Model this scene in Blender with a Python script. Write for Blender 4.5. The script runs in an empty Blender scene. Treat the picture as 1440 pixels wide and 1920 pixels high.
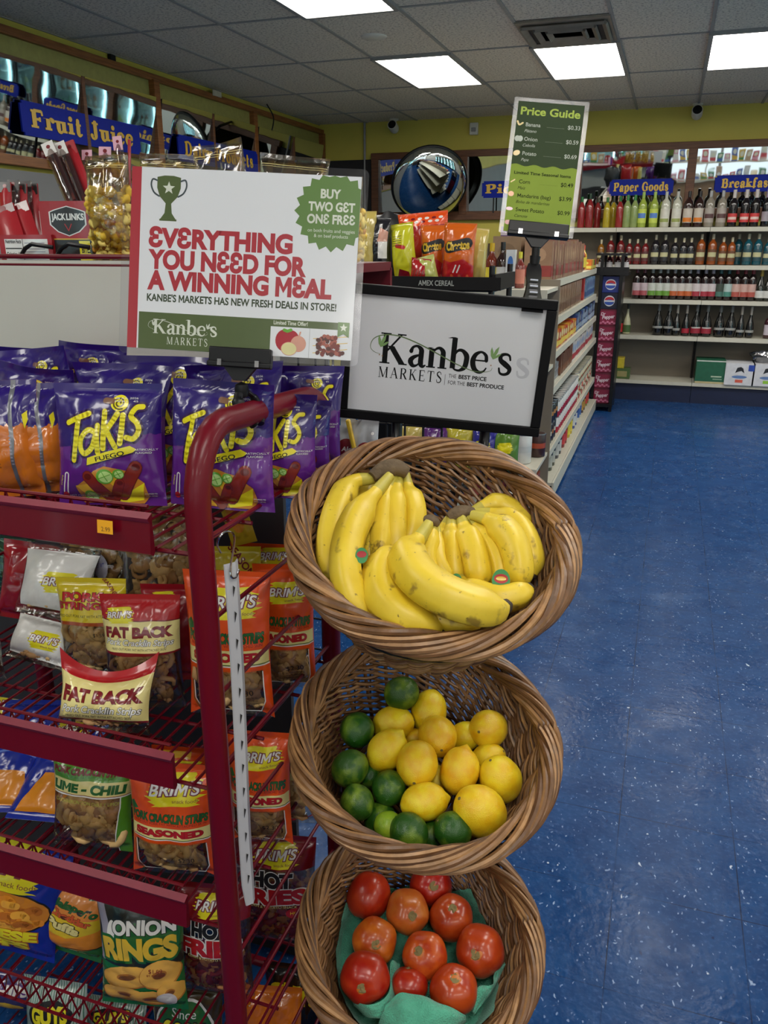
import bpy, math, random
import numpy as np
from mathutils import Vector, Matrix, noise
from mathutils.geometry import tessellate_polygon

# ------------------------------------------------------------------ camera, world, exposure
scn = bpy.context.scene
COL = scn.collection
PITCH, YAW, CAM_H, FPX = math.radians(18.22), math.radians(18.81), 1.566, 1516.0
cam_data = bpy.data.cameras.new('camera')
cam = bpy.data.objects.new('camera', cam_data); COL.objects.link(cam)
cam.location = (0, 0, CAM_H)
cam.rotation_euler = (math.pi/2 - PITCH, 0, YAW)
cam_data.sensor_fit = 'VERTICAL'; cam_data.sensor_height = 24.0
cam_data.lens = 24.0*FPX/1920.0
cam_data.clip_start = 0.02; cam_data.clip_end = 60
scn.camera = cam
scn.view_settings.view_transform = 'Standard'; scn.view_settings.look = 'None'
scn.view_settings.gamma = 1; scn.view_settings.use_curve_mapping = False
scn.view_settings.exposure = 0.27
LAMP = 10.0                                   # radiance of the ceiling light diffusers
scn.cycles.max_bounces = 7; scn.cycles.diffuse_bounces = 3; scn.cycles.glossy_bounces = 4
scn.cycles.transmission_bounces = 4; scn.cycles.transparent_max_bounces = 14
scn.cycles.caustics_reflective = False; scn.cycles.caustics_refractive = False
scn.cycles.sample_clamp_indirect = 6.0
scn.cycles.use_denoising = True
wd = bpy.data.worlds.new('world'); scn.world = wd; wd.use_nodes = True
wd.node_tree.nodes['Background'].inputs[0].default_value = (.86, .94, 1, 1)
wd.node_tree.nodes['Background'].inputs[1].default_value = 1.3      # fill daylight, enters by an invented opening behind the camera

FW = Vector((-math.sin(YAW)*math.cos(PITCH), math.cos(YAW)*math.cos(PITCH), -math.sin(PITCH)))
RT = Vector((math.cos(YAW), math.sin(YAW), 0)); UP = RT.cross(FW)
O = Vector((0, 0, CAM_H))
def ray(u, v): return RT*((u-720)/FPX) - UP*((v-960)/FPX) + FW
def at_y(u, v, y): r = ray(u, v); return O + r*(y/r.y)
def at_x(u, v, x): r = ray(u, v); return O + r*(x/r.x)
def at_z(u, v, z): r = ray(u, v); return O + r*((z-CAM_H)/r.z)
def at_d(u, v, d): return O + ray(u, v)*d
def depth(P): return (Vector(P)-O).dot(FW)
PI = math.pi
rnd = random.Random(7)

# ------------------------------------------------------------------ materials
def lin(c):
    c = c/255.0
    return c/12.92 if c <= .04045 else ((c+.055)/1.055)**2.4
def rgb(c): return (lin(c[0]), lin(c[1]), lin(c[2]), 1)
MATS = {}
def mat(name, c, rough=.5, metal=0, coat=0, var=.10, scale=25, bump=0, bscale=60, spec=.5, emit=0, alpha=1, obj_var=0, sss=0, sheen=0):
    if name in MATS: return MATS[name]
    m = bpy.data.materials.new(name); m.use_nodes = True
    nt = m.node_tree; N = nt.nodes; L = nt.links; b = N['Principled BSDF']
    tc = N.new('ShaderNodeTexCoord')
    nz = N.new('ShaderNodeTexNoise'); nz.inputs['Scale'].default_value = scale; nz.inputs['Detail'].default_value = 3
    L.new(tc.outputs['Object'], nz.inputs['Vector'])
    col = rgb(c)
    mr = N.new('ShaderNodeMapRange'); mr.inputs[1].default_value = .25; mr.inputs[2].default_value = .75
    mr.inputs[3].default_value = 1-var; mr.inputs[4].default_value = 1+var
    L.new(nz.outputs['Fac'], mr.inputs[0])
    hs = N.new('ShaderNodeHueSaturation'); hs.inputs['Color'].default_value = col
    if obj_var:
        oi = N.new('ShaderNodeObjectInfo'); m2 = N.new('ShaderNodeMapRange')
        m2.inputs[3].default_value = .5-obj_var; m2.inputs[4].default_value = .5+obj_var
        L.new(oi.outputs['Random'], m2.inputs[0]); L.new(m2.outputs[0], hs.inputs['Hue'])
    L.new(mr.outputs[0], hs.inputs['Value'])
    L.new(hs.outputs[0], b.inputs['Base Color'])
    b.inputs['Roughness'].default_value = rough; b.inputs['Metallic'].default_value = metal
    b.inputs['Coat Weight'].default_value = coat; b.inputs['Coat Roughness'].default_value = .08
    b.inputs['Specular IOR Level'].default_value = spec
    if sss: b.inputs['Subsurface Weight'].default_value = sss; b.inputs['Subsurface Radius'].default_value = (.02, .01, .004); b.inputs['Subsurface Scale'].default_value = .3
    if sheen: b.inputs['Sheen Weight'].default_value = sheen
    if emit: b.inputs['Emission Color'].default_value = col; b.inputs['Emission Strength'].default_value = emit
    if alpha < 1: b.inputs['Alpha'].default_value = alpha
    if bump:
        n2 = N.new('ShaderNodeTexNoise'); n2.inputs['Scale'].default_value = bscale; n2.inputs['Detail'].default_value = 2
        L.new(tc.outputs['Object'], n2.inputs['Vector'])
        bp = N.new('ShaderNodeBump'); bp.inputs['Strength'].default_value = bump; bp.inputs['Distance'].default_value = .01
        L.new(n2.outputs['Fac'], bp.inputs['Height']); L.new(bp.outputs[0], b.inputs['Normal'])
    MATS[name] = m
    return m
def nodes_of(name):
    m = bpy.data.materials.new(name); m.use_nodes = True; MATS[name] = m
    return m, m.node_tree.nodes, m.node_tree.links, m.node_tree.nodes['Principled BSDF']
def film(name, tint=(255, 255, 255), rough=.06, body=.05, gloss=.9, bump=.35):
    """clear plastic film: mostly see-through, glossy at grazing angles"""
    m, N, L, b = nodes_of(name)
    tr = N.new('ShaderNodeBsdfTransparent'); tr.inputs[0].default_value = rgb(tint)
    gl = N.new('ShaderNodeBsdfGlossy'); gl.inputs['Roughness'].default_value = rough
    lw = N.new('ShaderNodeLayerWeight'); lw.inputs[0].default_value = .35
    tc = N.new('ShaderNodeTexCoord'); nz = N.new('ShaderNodeTexNoise'); nz.inputs['Scale'].default_value = 28
    L.new(tc.outputs['Object'], nz.inputs['Vector'])
    bp = N.new('ShaderNodeBump'); bp.inputs['Strength'].default_value = bump; bp.inputs['Distance'].default_value = .01
    L.new(nz.outputs['Fac'], bp.inputs['Height']); L.new(bp.outputs[0], gl.inputs['Normal']); L.new(bp.outputs[0], lw.inputs['Normal'])
    mm = N.new('ShaderNodeMath'); mm.operation = 'MULTIPLY_ADD'; mm.inputs[1].default_value = gloss; mm.inputs[2].default_value = body
    mm.use_clamp = True
    L.new(lw.outputs['Fresnel'], mm.inputs[0])
    mx = N.new('ShaderNodeMixShader'); L.new(mm.outputs[0], mx.inputs[0]); L.new(tr.outputs[0], mx.inputs[1]); L.new(gl.outputs[0], mx.inputs[2])
    L.new(mx.outputs[0], N['Material Output'].inputs[0]); N.remove(b)
    return m

# ------------------------------------------------------------------ mesh collector
class MB:
    def __init__(s): s.v = []; s.f = []; s.m = []; s.mats = []; s.nrm = {}
    def mi(s, m):
        if m not in s.mats: s.mats.append(m)
        return s.mats.index(m)
    def add(s, vs, fs, m):
        k = len(s.v); s.v += [tuple(p) for p in vs]; i = s.mi(m)
        for f in fs: s.f.append(tuple(k+j for j in f)); s.m.append(i)
    def box(s, c, d, m, R=None):
        c = Vector(c); hx, hy, hz = d[0]/2, d[1]/2, d[2]/2
        vs = [Vector((x, y, z)) for x in (-hx, hx) for y in (-hy, hy) for z in (-hz, hz)]
        if R is not None: vs = [R @ p for p in vs]
        s.add([c+p for p in vs], [(0,1,3,2),(4,6,7,5),(0,4,5,1),(2,3,7,6),(0,2,6,4),(1,5,7,3)], m)
    def tube(s, pts, r, m, seg=8, closed=False, cap=True, flat=1.0):
        P = [Vector(p) for p in pts]; n = len(P)
        rr = r if isinstance(r, (list, tuple)) else [r]*n
        T = []
        for i in range(n):
            a = P[(i-1) % n] if (closed or i > 0) else P[i]; b = P[(i+1) % n] if (closed or i < n-1) else P[i]
            t = (b-a); T.append(t.normalized() if t.length > 1e-9 else Vector((0, 0, 1)))
        up = Vector((0, 0, 1)) if abs(T[0].z) < .9 else Vector((1, 0, 0))
        X = T[0].cross(up).normalized(); vs = []
        for i in range(n):
            X = (X - T[i]*X.dot(T[i])); X = X.normalized() if X.length > 1e-6 else T[i].orthogonal().normalized()
            Y = T[i].cross(X)
            for k in range(seg):
                a = 2*PI*k/seg
                vs.append(P[i] + X*(math.cos(a)*rr[i]) + Y*(math.sin(a)*rr[i]*flat))
        fs = []
        for i in range(n if closed else n-1):
            j = (i+1) % n
            for k in range(seg): fs.append((i*seg+k, i*seg+(k+1) % seg, j*seg+(k+1) % seg, j*seg+k))
        if cap and not closed:
            fs.append(tuple(range(seg))[::-1]); fs.append(tuple((n-1)*seg+k for k in range(seg)))
        s.add(vs, fs, m)
    def lathe(s, prof, m, seg=20, M=None, fn=None):
        M = M or Matrix(); vs = []; n = len(prof)
        for r, z in prof:
            for k in range(seg):
                a = 2*PI*k/seg; p = Vector((r*math.cos(a), r*math.sin(a), z))
                if fn: p = fn(p)
                vs.append(M @ p)
        fs = [(i*seg+k, i*seg+(k+1) % seg, (i+1)*seg+(k+1) % seg, (i+1)*seg+k) for i in range(n-1) for k in range(seg)]
        if prof[0][0] > 1e-5: fs.append(tuple(range(seg))[::-1])
        if prof[-1][0] > 1e-5: fs.append(tuple((n-1)*seg+k for k in range(seg)))
        s.add(vs, fs, m)
    def prism(s, poly, d, M, m):
        """2-D outline in the xy plane of M, thickness d along its z"""
        n = len(poly)
        vs = [M @ Vector((x, y, 0)) for x, y in poly] + [M @ Vector((x, y, d)) for x, y in poly]
        s.add(vs, [tuple(range(n))[::-1], tuple(range(n, 2*n))] + [(i, (i+1) % n, n+(i+1) % n, n+i) for i in range(n)], m)
    def blob(s, c, r, m, seed=0, amp=.25, n=8, sc=(1, 1, 1), R=None):
        """lumpy closed shape"""
        vs = []; off = Vector((seed*3.1, seed*1.7, seed*2.3)); c = Vector(c)
        for i in range(n+1):
            th = PI*i/n
            for k in range(2*n):
                a = PI*k/n
                d = Vector((math.sin(th)*math.cos(a), math.sin(th)*math.sin(a), math.cos(th)))
                q = d*(r*(1+amp*noise.noise(d*1.6+off)*1.6))
                q = Vector((q.x*sc[0], q.y*sc[1], q.z*sc[2]))
                vs.append(c + (R @ q if R is not None else q))
        w = 2*n
        s.add(vs, [(i*w+k, (i+1)*w+k, (i+1)*w+(k+1) % w, i*w+(k+1) % w) for i in range(n) for k in range(w)], m)
    def build(s, name, parent=None, sharp=38, bevel=0, link=True):
        me = bpy.data.meshes.new(name); me.from_pydata(s.v, [], s.f)
        for m in s.mats: me.materials.append(m)
        me.polygons.foreach_set('material_index', s.m)
        me.polygons.foreach_set('use_smooth', [True]*len(s.f))
        me.update()
        if s.nrm:                                  # exact surface normals, so printed patches shade like the bag under them
            ns = [tuple(v.vector) for v in me.vertex_normals]
            for i, n in s.nrm.items(): ns[i] = tuple(n)
            me.normals_split_custom_set_from_vertices(ns)
        else: me.set_sharp_from_angle(angle=math.radians(sharp))
        o = bpy.data.objects.new(name, me)
        if link: COL.objects.link(o)
        if parent is not None: o.parent = parent
        if bevel:
            b = o.modifiers.new('bevel', 'BEVEL'); b.width = bevel; b.segments = 2; b.limit_method = 'ANGLE'; b.angle_limit = .6
        return o
def tag(o, label=None, cat=None, group=None, kind=None):
    if label: o['label'] = label
    if cat: o['category'] = cat
    if group: o['group'] = group
    if kind: o['kind'] = kind
    return o
def empty(name, label, cat, loc=(0, 0, 0), rot=(0, 0, 0), group=None):
    o = bpy.data.objects.new(name, None); COL.objects.link(o); o.empty_display_size = .05
    o.location = loc; o.rotation_euler = rot
    return tag(o, label, cat, group)
def copy_tree(o, parent=None):
    c = o.copy(); COL.objects.link(c)
    if parent is not None: c.parent = parent
    for ch in list(o.children): copy_tree(ch, c)
    return c
def place(o, loc, rz=0, rx=0, ry=0, s=1):
    o.location = loc; o.rotation_euler = (rx, ry, rz); o.scale = (s, s, s) if not isinstance(s, tuple) else s
    return o
def smooth_path(pts, n=6, closed=False):
    P = [Vector(p) for p in pts]; out = []; m = len(P)
    for i in range(m if closed else m-1):
        if closed: a, b, c, d = P[(i-1) % m], P[i], P[(i+1) % m], P[(i+2) % m]
        else: a, b, c, d = P[max(i-1, 0)], P[i], P[i+1], P[min(i+2, m-1)]
        for k in range(n):
            t = k/n
            out.append(.5*((2*b)+(c-a)*t+(2*a-5*b+4*c-d)*t*t+(3*b-a-3*c+d)*t**3))
    if not closed: out.append(P[-1])
    return out

# ------------------------------------------------------------------ lettering and printed artwork
_TC = {}
def text_tris(s, bold=0., shear=0.):
    k = (s, bold, shear)
    if k in _TC: return _TC[k]
    if bold and 'M' in s and s != 'M':              # set letter by letter, with a hand drawn M
        wd = lambda q: (lambda r: r[2]-r[1])(text_tris(q, 0., 0.))
        x = 0; T = []; hh = wd('HH')
        for ch in s:
            adv = wd('H'+ch+'H')-hh
            if ch == 'M':
                _, a, b = text_tris('M', 0., 0.); a -= bold; b += bold; sw = .095+1.7*bold; c = (a+b)/2; H = cap_h()+bold; l = -bold
                P = [(a, l), (a+sw, l), (a+sw, H*.55), (c, H*.14), (b-sw, H*.55), (b-sw, l), (b, l), (b, H), (b-sw*1.02, H), (c, H*.46), (a+sw*1.02, H), (a, H)]
                tt = [[P[i] for i in t] for t in tessellate_polygon([[Vector((p[0], p[1], 0)) for p in P]])]
                tt = [[(p[0]+shear*p[1], p[1]) for p in t] for t in tt]
            else: tt = text_tris(ch, bold, shear)[0] if ch != ' ' else []
            T += [[(p[0]+x, p[1]) for p in t] for t in tt]; x += adv
        xs = [p[0] for t in T for p in t]; _TC[k] = (T, min(xs), max(xs)); return _TC[k]
    cu = bpy.data.curves.new('lettering', 'FONT'); cu.body = s; cu.size = 1; cu.offset = bold; cu.shear = shear
    cu.resolution_u = 5; cu.fill_mode = 'FRONT'
    ob = bpy.data.objects.new('lettering', cu); me = bpy.data.meshes.new_from_object(ob)
    me.calc_loop_triangles(); V = [(v.co.x, v.co.y) for v in me.vertices]
    T = [[V[i] for i in t.vertices] for t in me.loop_triangles]
    xs = [p[0] for t in T for p in t] or [0]
    bpy.data.objects.remove(ob); bpy.data.curves.remove(cu); bpy.data.meshes.remove(me)
    _TC[k] = (T, min(xs), max(xs)); return _TC[k]
CAP = None
def cap_h():
    global CAP
    if CAP is None:
        T, a, b = text_tris('H'); CAP = max(p[1] for t in T for p in t)
    return CAP
def slice_poly(poly, grid):
    """cut a convex polygon along the lines of a triangulated grid (x lines, y lines, diagonals)"""
    gx, gy, x0 = grid; res = [poly]
    for F in (lambda p: (p[0]-x0)/gx, lambda p: p[1]/gy, lambda p: (p[0]-x0)/gx-p[1]/gy):
        nxt = []
        for q in res:
            vals = [F(p) for p in q]; k = math.floor(min(vals)+1e-7)+1; hi = max(vals)-1e-7
            while k < hi:
                lo_, hi_, n = [], [], len(q)
                for i in range(n):
                    a, b, fa, fb = q[i], q[(i+1) % n], vals[i]-k, vals[(i+1) % n]-k
                    if fa <= 0: lo_.append(a)
                    if fa >= 0: hi_.append(a)
                    if fa*fb < 0:
                        t = fa/(fa-fb); c = (a[0]+(b[0]-a[0])*t, a[1]+(b[1]-a[1])*t); lo_.append(c); hi_.append(c)
                if len(lo_) >= 3: nxt.append(lo_)
                q = hi_; vals = [F(p) for p in q]; k += 1
                if len(q) < 3: break
            if len(q) >= 3: nxt.append(q)
        res = nxt
    return res
class Art:
    """flat printed artwork in metres, layered, later laid on a surface"""
    def __init__(s, step=.00012): s.L = []; s.step = step
    def tris(s, T, m, ov=False): s.L.append((T, m, ov))
    def poly(s, pts, m):
        T = tessellate_polygon([[Vector((x, y, 0)) for x, y in pts]])
        s.tris([[pts[i] for i in t] for t in T], m)
    def rect(s, x0, y0, x1, y1, m): s.tris([[(x0, y0), (x1, y0), (x1, y1), (x0, y1)]], m)
    def ell(s, x, y, rx, ry, m, n=24, rot=0, a0=0, a1=2*PI):
        c, d = math.cos(rot), math.sin(rot)
        pts = [(rx*math.cos(a0+(a1-a0)*i/n), ry*math.sin(a0+(a1-a0)*i/n)) for i in range(n+(0 if a1-a0 > 6.28 else 1))]
        s.poly([(x+p*c-q*d, y+p*d+q*c) for p, q in pts], m)
    def stroke(s, pts, w, m, rnd_=True, smooth=0):
        """pts: (x,y) or (x,y,w)"""
        P = [(p[0], p[1], (p[2] if len(p) > 2 else w)) for p in pts]
        if smooth: P = [tuple(q) for q in smooth_path(P, smooth)]
        T = []
        for i in range(len(P)-1):
            (x0, y0, a), (x1, y1, b) = P[i], P[i+1]; dx, dy = x1-x0, y1-y0; l = math.hypot(dx, dy) or 1e-9
            nx, ny = -dy/l/2, dx/l/2
            T.append([(x0-nx*a, y0-ny*a), (x1-nx*b, y1-ny*b), (x1+nx*b, y1+ny*b), (x0+nx*a, y0+ny*a)])
        if rnd_:
            for (x, y, a) in (P if len(P) < 60 else P[::2]):
                T.append([(x+a/2*math.cos(2*PI*k/10), y+a/2*math.sin(2*PI*k/10)) for k in range(10)])
        s.tris(T, m, True)
    def text(s, t, x, y, h, m, al='c', bold=0., rot=0., shear=0., w=None, arc=0, out=None, ow=.03):
        """h = capital height; y = baseline; w = fitted width; out = outline material"""
        T, a, b = text_tris(t, bold, shear); k = h/cap_h(); kx = k if w is None else w/max(b-a, 1e-6)
        x0 = {'c': -(a+b)/2*kx, 'l': -a*kx, 'r': -b*kx}[al]; c, d = math.cos(rot), math.sin(rot)
        def f(TT):
            R = []
            for t_ in TT:
                q = []
                for px, py in t_:
                    X, Y = px*kx+x0, py*k
                    Y += arc*X*X
                    q.append((x+X*c-Y*d, y+X*d+Y*c))
                R.append(q)
            return R
        if out is not None: s.tris(f(text_tris(t, bold+ow, shear)[0]), out)
        s.tris(f(T), m)
    def serif(s, t, x, y, h, m, al='l', thick=.15, thin=.035, slab=.03, w=None, track=0., rot=0., out=None, ow=.04, shear=0):
        P = serif_polys(t, thick, thin, slab, track); tot = P[1]; k = h/.68; kx = k if w is None else w/tot
        x0 = {'l': 0, 'c': -tot*kx/2, 'r': -tot*kx}[al]; c, d = math.cos(rot), math.sin(rot)
        def f(Q): return [[(x+(px*kx+x0+shear*py*k)*c-py*k*d, y+(px*kx+x0+shear*py*k)*d+py*k*c) for px, py in q] for q in Q]
        if out is not None: s.tris(f(serif_polys(t, thick+ow, thin+ow, slab+ow, track, ow/2)[0]), out, True)
        s.tris(f(P[0]), m, True)
    def lay(s, mb, fn, grid=None, base=.0003, nf=None):
        lev = []                                    # ink that does not overlap shares one level
        for T, m, ov in s.L:
            xs = [p[0] for t in T for p in t]; ys = [p[1] for t in T for p in t]
            bb = (min(xs), min(ys), max(xs), max(ys)) if xs else (0, 0, 0, 0); k = 0
            for b, kk in lev:
                if bb[0] < b[2] and b[0] < bb[2] and bb[1] < b[3] and b[1] < bb[3]: k = max(k, kk+1)
            lev.append((bb, k))
        for i, (T, m, ov) in enumerate(s.L):
            off0 = base+lev[i][1]*s.step; vs = []; fs = []; xy = []
            for ti, t in enumerate(T):
                off = off0+(s.step*.09*(ti % 8) if ov else 0)      # strokes that cross lie a hair apart
                # keep a consistent winding (front = +z of the artwork)
                ar = sum(t[j][0]*t[(j+1) % len(t)][1]-t[(j+1) % len(t)][0]*t[j][1] for j in range(len(t)))
                if abs(ar) < 1e-11: continue
                if ar < 0: t = t[::-1]
                for q in (slice_poly(list(t), grid) if grid else [t]):
                    k = len(vs); vs += [fn(p[0], p[1], off) for p in q]; fs.append(tuple(range(k, k+len(q)))); xy += q
            if fs:
                k = len(mb.v); mb.add(vs, fs, m)
                if nf: mb.nrm.update({k+j: nf(*p) for j, p in enumerate(xy)})
# a serif alphabet drawn with a broad pen: straight strokes L, curves C, serif bars S  (weight 0 thin .. 1 thick)
def L(x0, y0, x1, y1, w): return ('L', x0, y0, x1, y1, w)
def S(x, y, l, r=None): return ('S', x, y, l)
def C(*p): return ('C', p)
def ring(cx, cy, rx, ry): return C(*[(cx+rx*math.cos(a*PI/6), cy+ry*math.sin(a*PI/6), abs(math.cos(a*PI/6))) for a in range(13)])
GL = {
 'K': (.66, L(.13,.0,.13,.68,1), S(.13,0,.22), S(.13,.68,.22), L(.17,.28,.5,.67,.1), S(.5,.68,.18), L(.26,.4,.55,.0,1), S(.56,0,.18)),
 'a': (.45, C((.08,.33,.7),(.12,.42,.3),(.22,.45,.3),(.31,.38,.9),(.32,.28,1),(.32,.08,1),(.37,.01,.5),(.43,.04,0)), C((.31,.27,0),(.15,.2,.6),(.08,.11,1),(.14,.01,.6),(.24,.03,.1),(.31,.12,0))),
 'n': (.51, L(.11,0,.11,.43,1), S(.11,0,.19), L(.01,.42,.1,.45,0), C((.13,.32,0),(.2,.42,.2),(.29,.45,.4),(.37,.38,.9),(.38,.28,1)), L(.38,0,.38,.3,1), S(.38,0,.19)),
 'b': (.50, L(.11,.03,.11,.71,1), L(.0,.69,.1,.72,0), C((.12,.3,0),(.2,.43,.3),(.31,.44,.5),(.41,.34,1),(.42,.22,1),(.39,.08,.9),(.28,0,.3),(.17,.01,.1),(.11,.06,0))),
 'e': (.45, C((.07,.26,0),(.2,.26,0),(.38,.26,0)), C((.38,.27,.6),(.36,.38,.5),(.25,.45,.2),(.12,.38,.7),(.07,.23,1),(.12,.07,.9),(.24,.0,.4),(.34,.03,.1),(.39,.1,0))),
 's': (.39, C((.31,.33,.1),(.28,.42,.2),(.19,.45,.3),(.09,.41,.6),(.09,.31,.8),(.2,.23,1),(.31,.14,.8),(.29,.04,.5),(.19,0,.3),(.1,.03,.2),(.07,.13,.1))),
 "'": (.17,),
 'M': (.86, L(.12,0,.12,.68,.1), S(.12,0,.2), S(.14,.68,.18), L(.13,.68,.42,.02,.9), L(.42,.02,.7,.68,.1), L(.71,0,.71,.68,1), S(.71,0,.22), S(.7,.68,.18)),
 'A': (.68, L(.09,0,.33,.69,.1), L(.33,.69,.58,0,1), L(.18,.24,.48,.24,0), S(.09,0,.18), S(.58,0,.2)),
 'R': (.64, L(.13,0,.13,.68,1), S(.13,0,.22), S(.11,.68,.16), C((.13,.67,0),(.32,.67,.2),(.45,.6,.9),(.45,.46,1),(.34,.36,.3),(.15,.34,0)), L(.3,.35,.54,0,1), S(.56,0,.14)),
 'E': (.58, L(.13,0,.13,.68,1), S(.12,0,.16), S(.12,.68,.16), L(.13,.01,.5,.01,.1), L(.13,.67,.48,.67,.1), L(.14,.35,.38,.35,.1), L(.49,.0,.52,.16,0), L(.47,.68,.49,.54,0), L(.38,.28,.38,.43,0)),
 'T': (.62, L(.3,0,.3,.68,1), S(.3,0,.22), L(.05,.67,.55,.67,.1), L(.05,.68,.04,.52,0), L(.55,.68,.57,.52,0)),
 'S': (.50, C((.4,.52,.1),(.36,.63,.2),(.25,.68,.3),(.11,.62,.6),(.1,.48,.8),(.25,.36,1),(.41,.22,.8),(.38,.06,.5),(.24,0,.3),(.1,.04,.2),(.07,.18,.1))),
 'F': (.56, L(.13,0,.13,.68,1), S(.13,0,.24), S(.12,.68,.16), L(.13,.66,.5,.66,.3), L(.14,.34,.38,.34,.2), L(.49,.68,.51,.5,.1), L(.38,.26,.38,.43,.1)),
 'r': (.40, L(.12,0,.12,.43,1), S(.12,0,.22), L(.01,.43,.1,.44,.1), C((.14,.3,0),(.2,.4,.2),(.28,.44,.5),(.34,.39,1))),
 'u': (.54, L(.12,.12,.12,.44,1), S(.07,.44,.14), C((.12,.14,1),(.15,.03,.7),(.24,.0,.3),(.36,.1,0)), L(.39,.0,.39,.44,1), S(.34,.44,.14), S(.44,0,.12)),
 'i': (.27, L(.13,0,.13,.44,1), S(.13,0,.22), S(.08,.44,.13), C((.13,.6,1),(.13,.62,1))),
 't': (.36, C((.14,.6,.7),(.14,.3,1),(.14,.1,1),(.2,.01,.5),(.32,.06,0)), L(.03,.43,.3,.43,.1)),
 'J': (.46, C((.28,.67,1),(.28,.3,1),(.28,.1,.9),(.2,0,.3),(.09,.02,.3),(.07,.12,.8)), S(.28,.68,.24)),
 'c': (.43, C((.36,.34,.8),(.3,.43,.3),(.22,.45,.2),(.11,.37,.8),(.07,.22,1),(.12,.07,.9),(.23,.0,.3),(.33,.03,.1),(.38,.1,0))),
 'D': (.66, L(.13,0,.13,.68,1), S(.1,0,.14), S(.1,.68,.14), C((.12,.67,0),(.34,.66,.3),(.5,.54,.8),(.54,.34,1),(.5,.14,.8),(.34,.02,.3),(.12,.01,0))),
 'y': (.50, L(.07,.44,.25,.04,1), L(.43,.44,.22,-.08,.1), S(.09,.44,.2), S(.42,.44,.16), C((.22,-.08,.1),(.15,-.18,.3),(.06,-.16,.8))),
 'P': (.58, L(.13,0,.13,.68,1), S(.13,0,.24), S(.1,.68,.14), C((.13,.67,0),(.32,.67,.2),(.46,.6,.9),(.46,.44,1),(.34,.34,.3),(.15,.32,0))),
 'o': (.48, ring(.235,.225,.165,.215)),
 'd': (.52, L(.39,.0,.39,.71,1), S(.34,.7,.12), S(.45,0,.12), C((.39,.3,0),(.3,.43,.3),(.2,.44,.5),(.09,.34,1),(.08,.22,1),(.11,.08,.9),(.22,0,.3),(.32,.02,.1),(.39,.1,0))),
 'p': (.52, L(.12,-.2,.12,.43,1), S(.12,-.2,.22), S(.07,.44,.12), C((.12,.3,0),(.2,.43,.3),(.31,.44,.5),(.42,.34,1),(.43,.22,1),(.4,.08,.9),(.28,0,.3),(.17,.02,.1),(.12,.1,0))),
 'G': (.68, C((.55,.5,.5),(.46,.64,.3),(.33,.68,.2),(.15,.58,.8),(.08,.34,1),(.15,.1,.8),(.33,0,.2),(.48,.04,.2),(.55,.14,.5)), L(.54,.03,.54,.28,1), S(.52,.28,.2)),
 'B': (.62, L(.13,0,.13,.68,1), S(.1,0,.14), S(.1,.68,.14), C((.13,.67,0),(.32,.67,.2),(.44,.6,.9),(.43,.46,.9),(.32,.37,.2),(.14,.36,0)), C((.32,.37,.1),(.46,.32,.9),(.5,.2,1),(.44,.05,.8),(.3,.01,.2),(.13,.01,0))),
 'k': (.54, L(.12,0,.12,.7,1), S(.12,0,.22), S(.07,.7,.12), L(.14,.18,.4,.43,.1), S(.41,.44,.16), L(.23,.27,.44,0,1), S(.46,0,.14)),
 'f': (.36, C((.13,0,1),(.13,.4,1),(.14,.6,.8),(.22,.7,.3),(.32,.66,.7)), S(.13,0,.24), L(.02,.43,.28,.43,.1)),
 'C': (.62, C((.52,.5,.7),(.44,.64,.3),(.32,.68,.2),(.15,.58,.8),(.08,.34,1),(.15,.1,.8),(.32,0,.2),(.45,.04,.2),(.53,.16,.2))),
 'l': (.27, L(.13,0,.13,.7,1), S(.13,0,.22), S(.08,.7,.13)),
 ' ': (.26,),
}
def serif_polys(t, thick, thin, slab, track, grow=0.):
    Q = []; x = 0; base = thick-2*grow
    W = lambda w: thin+(thick-thin)*w
    for ch in t:
        g = GL[ch]
        for e in g[1:]:
            if e[0] == 'L':
                _, x0, y0, x1, y1, w = e; w = W(w)
                if abs(y1-y0) < 1e-6: q = [(x0-grow, y0-w/2), (x1+grow, y0-w/2), (x1+grow, y0+w/2), (x0-grow, y0+w/2)]
                else:
                    l = math.hypot(x1-x0, y1-y0); hw = w/2*l/max(abs(y1-y0), .3*l)
                    q = [(x0-hw, y0), (x0+hw, y0), (x1+hw, y1), (x1-hw, y1)]
            elif e[0] == 'S':
                _, cx, cy, l = e; l = l+max(0, thick-.1); yy = cy-slab/2 if cy > .3 else cy+slab/2
                q = [(cx-l/2-grow, yy-slab/2), (cx+l/2+grow, yy-slab/2), (cx+l/2+grow, yy+slab/2), (cx-l/2-grow, yy+slab/2)]
            if e[0] == 'C':
                P = smooth_path([Vector((a, b, c)) for a, b, c in e[1]], 5)
                nl = []
                for i, p in enumerate(P):
                    a = P[max(i-1, 0)]; b = P[min(i+1, len(P)-1)]; dx, dy = b.x-a.x, b.y-a.y; l = math.hypot(dx, dy) or 1
                    w = W(min(max(p.z, 0), 1)); nl.append((p.x, p.y, -dy/l*w/2, dx/l*w/2, w))
                for a, b in zip(nl, nl[1:]):
                    Q.append([(x+a[0]-a[2], a[1]-a[3]), (x+b[0]-b[2], b[1]-b[3]), (x+b[0]+b[2], b[1]+b[3]), (x+a[0]+a[2], a[1]+a[3])])
                for a in (nl[0], nl[-1]):
                    Q.append([(x+a[0]+a[4]/2*math.cos(k*PI/5), a[1]+a[4]/2*math.sin(k*PI/5)) for k in range(10)])
            else: Q.append([(x+p, q_) for p, q_ in q])
        x += g[0]+track+max(0, base-.15)*.8
    return Q, x-track
# ================================================================== THE ROOM
XL, XR, YB, YF, ZC = -4.01, 3.7, 9.45, -3.6, 2.89
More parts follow.
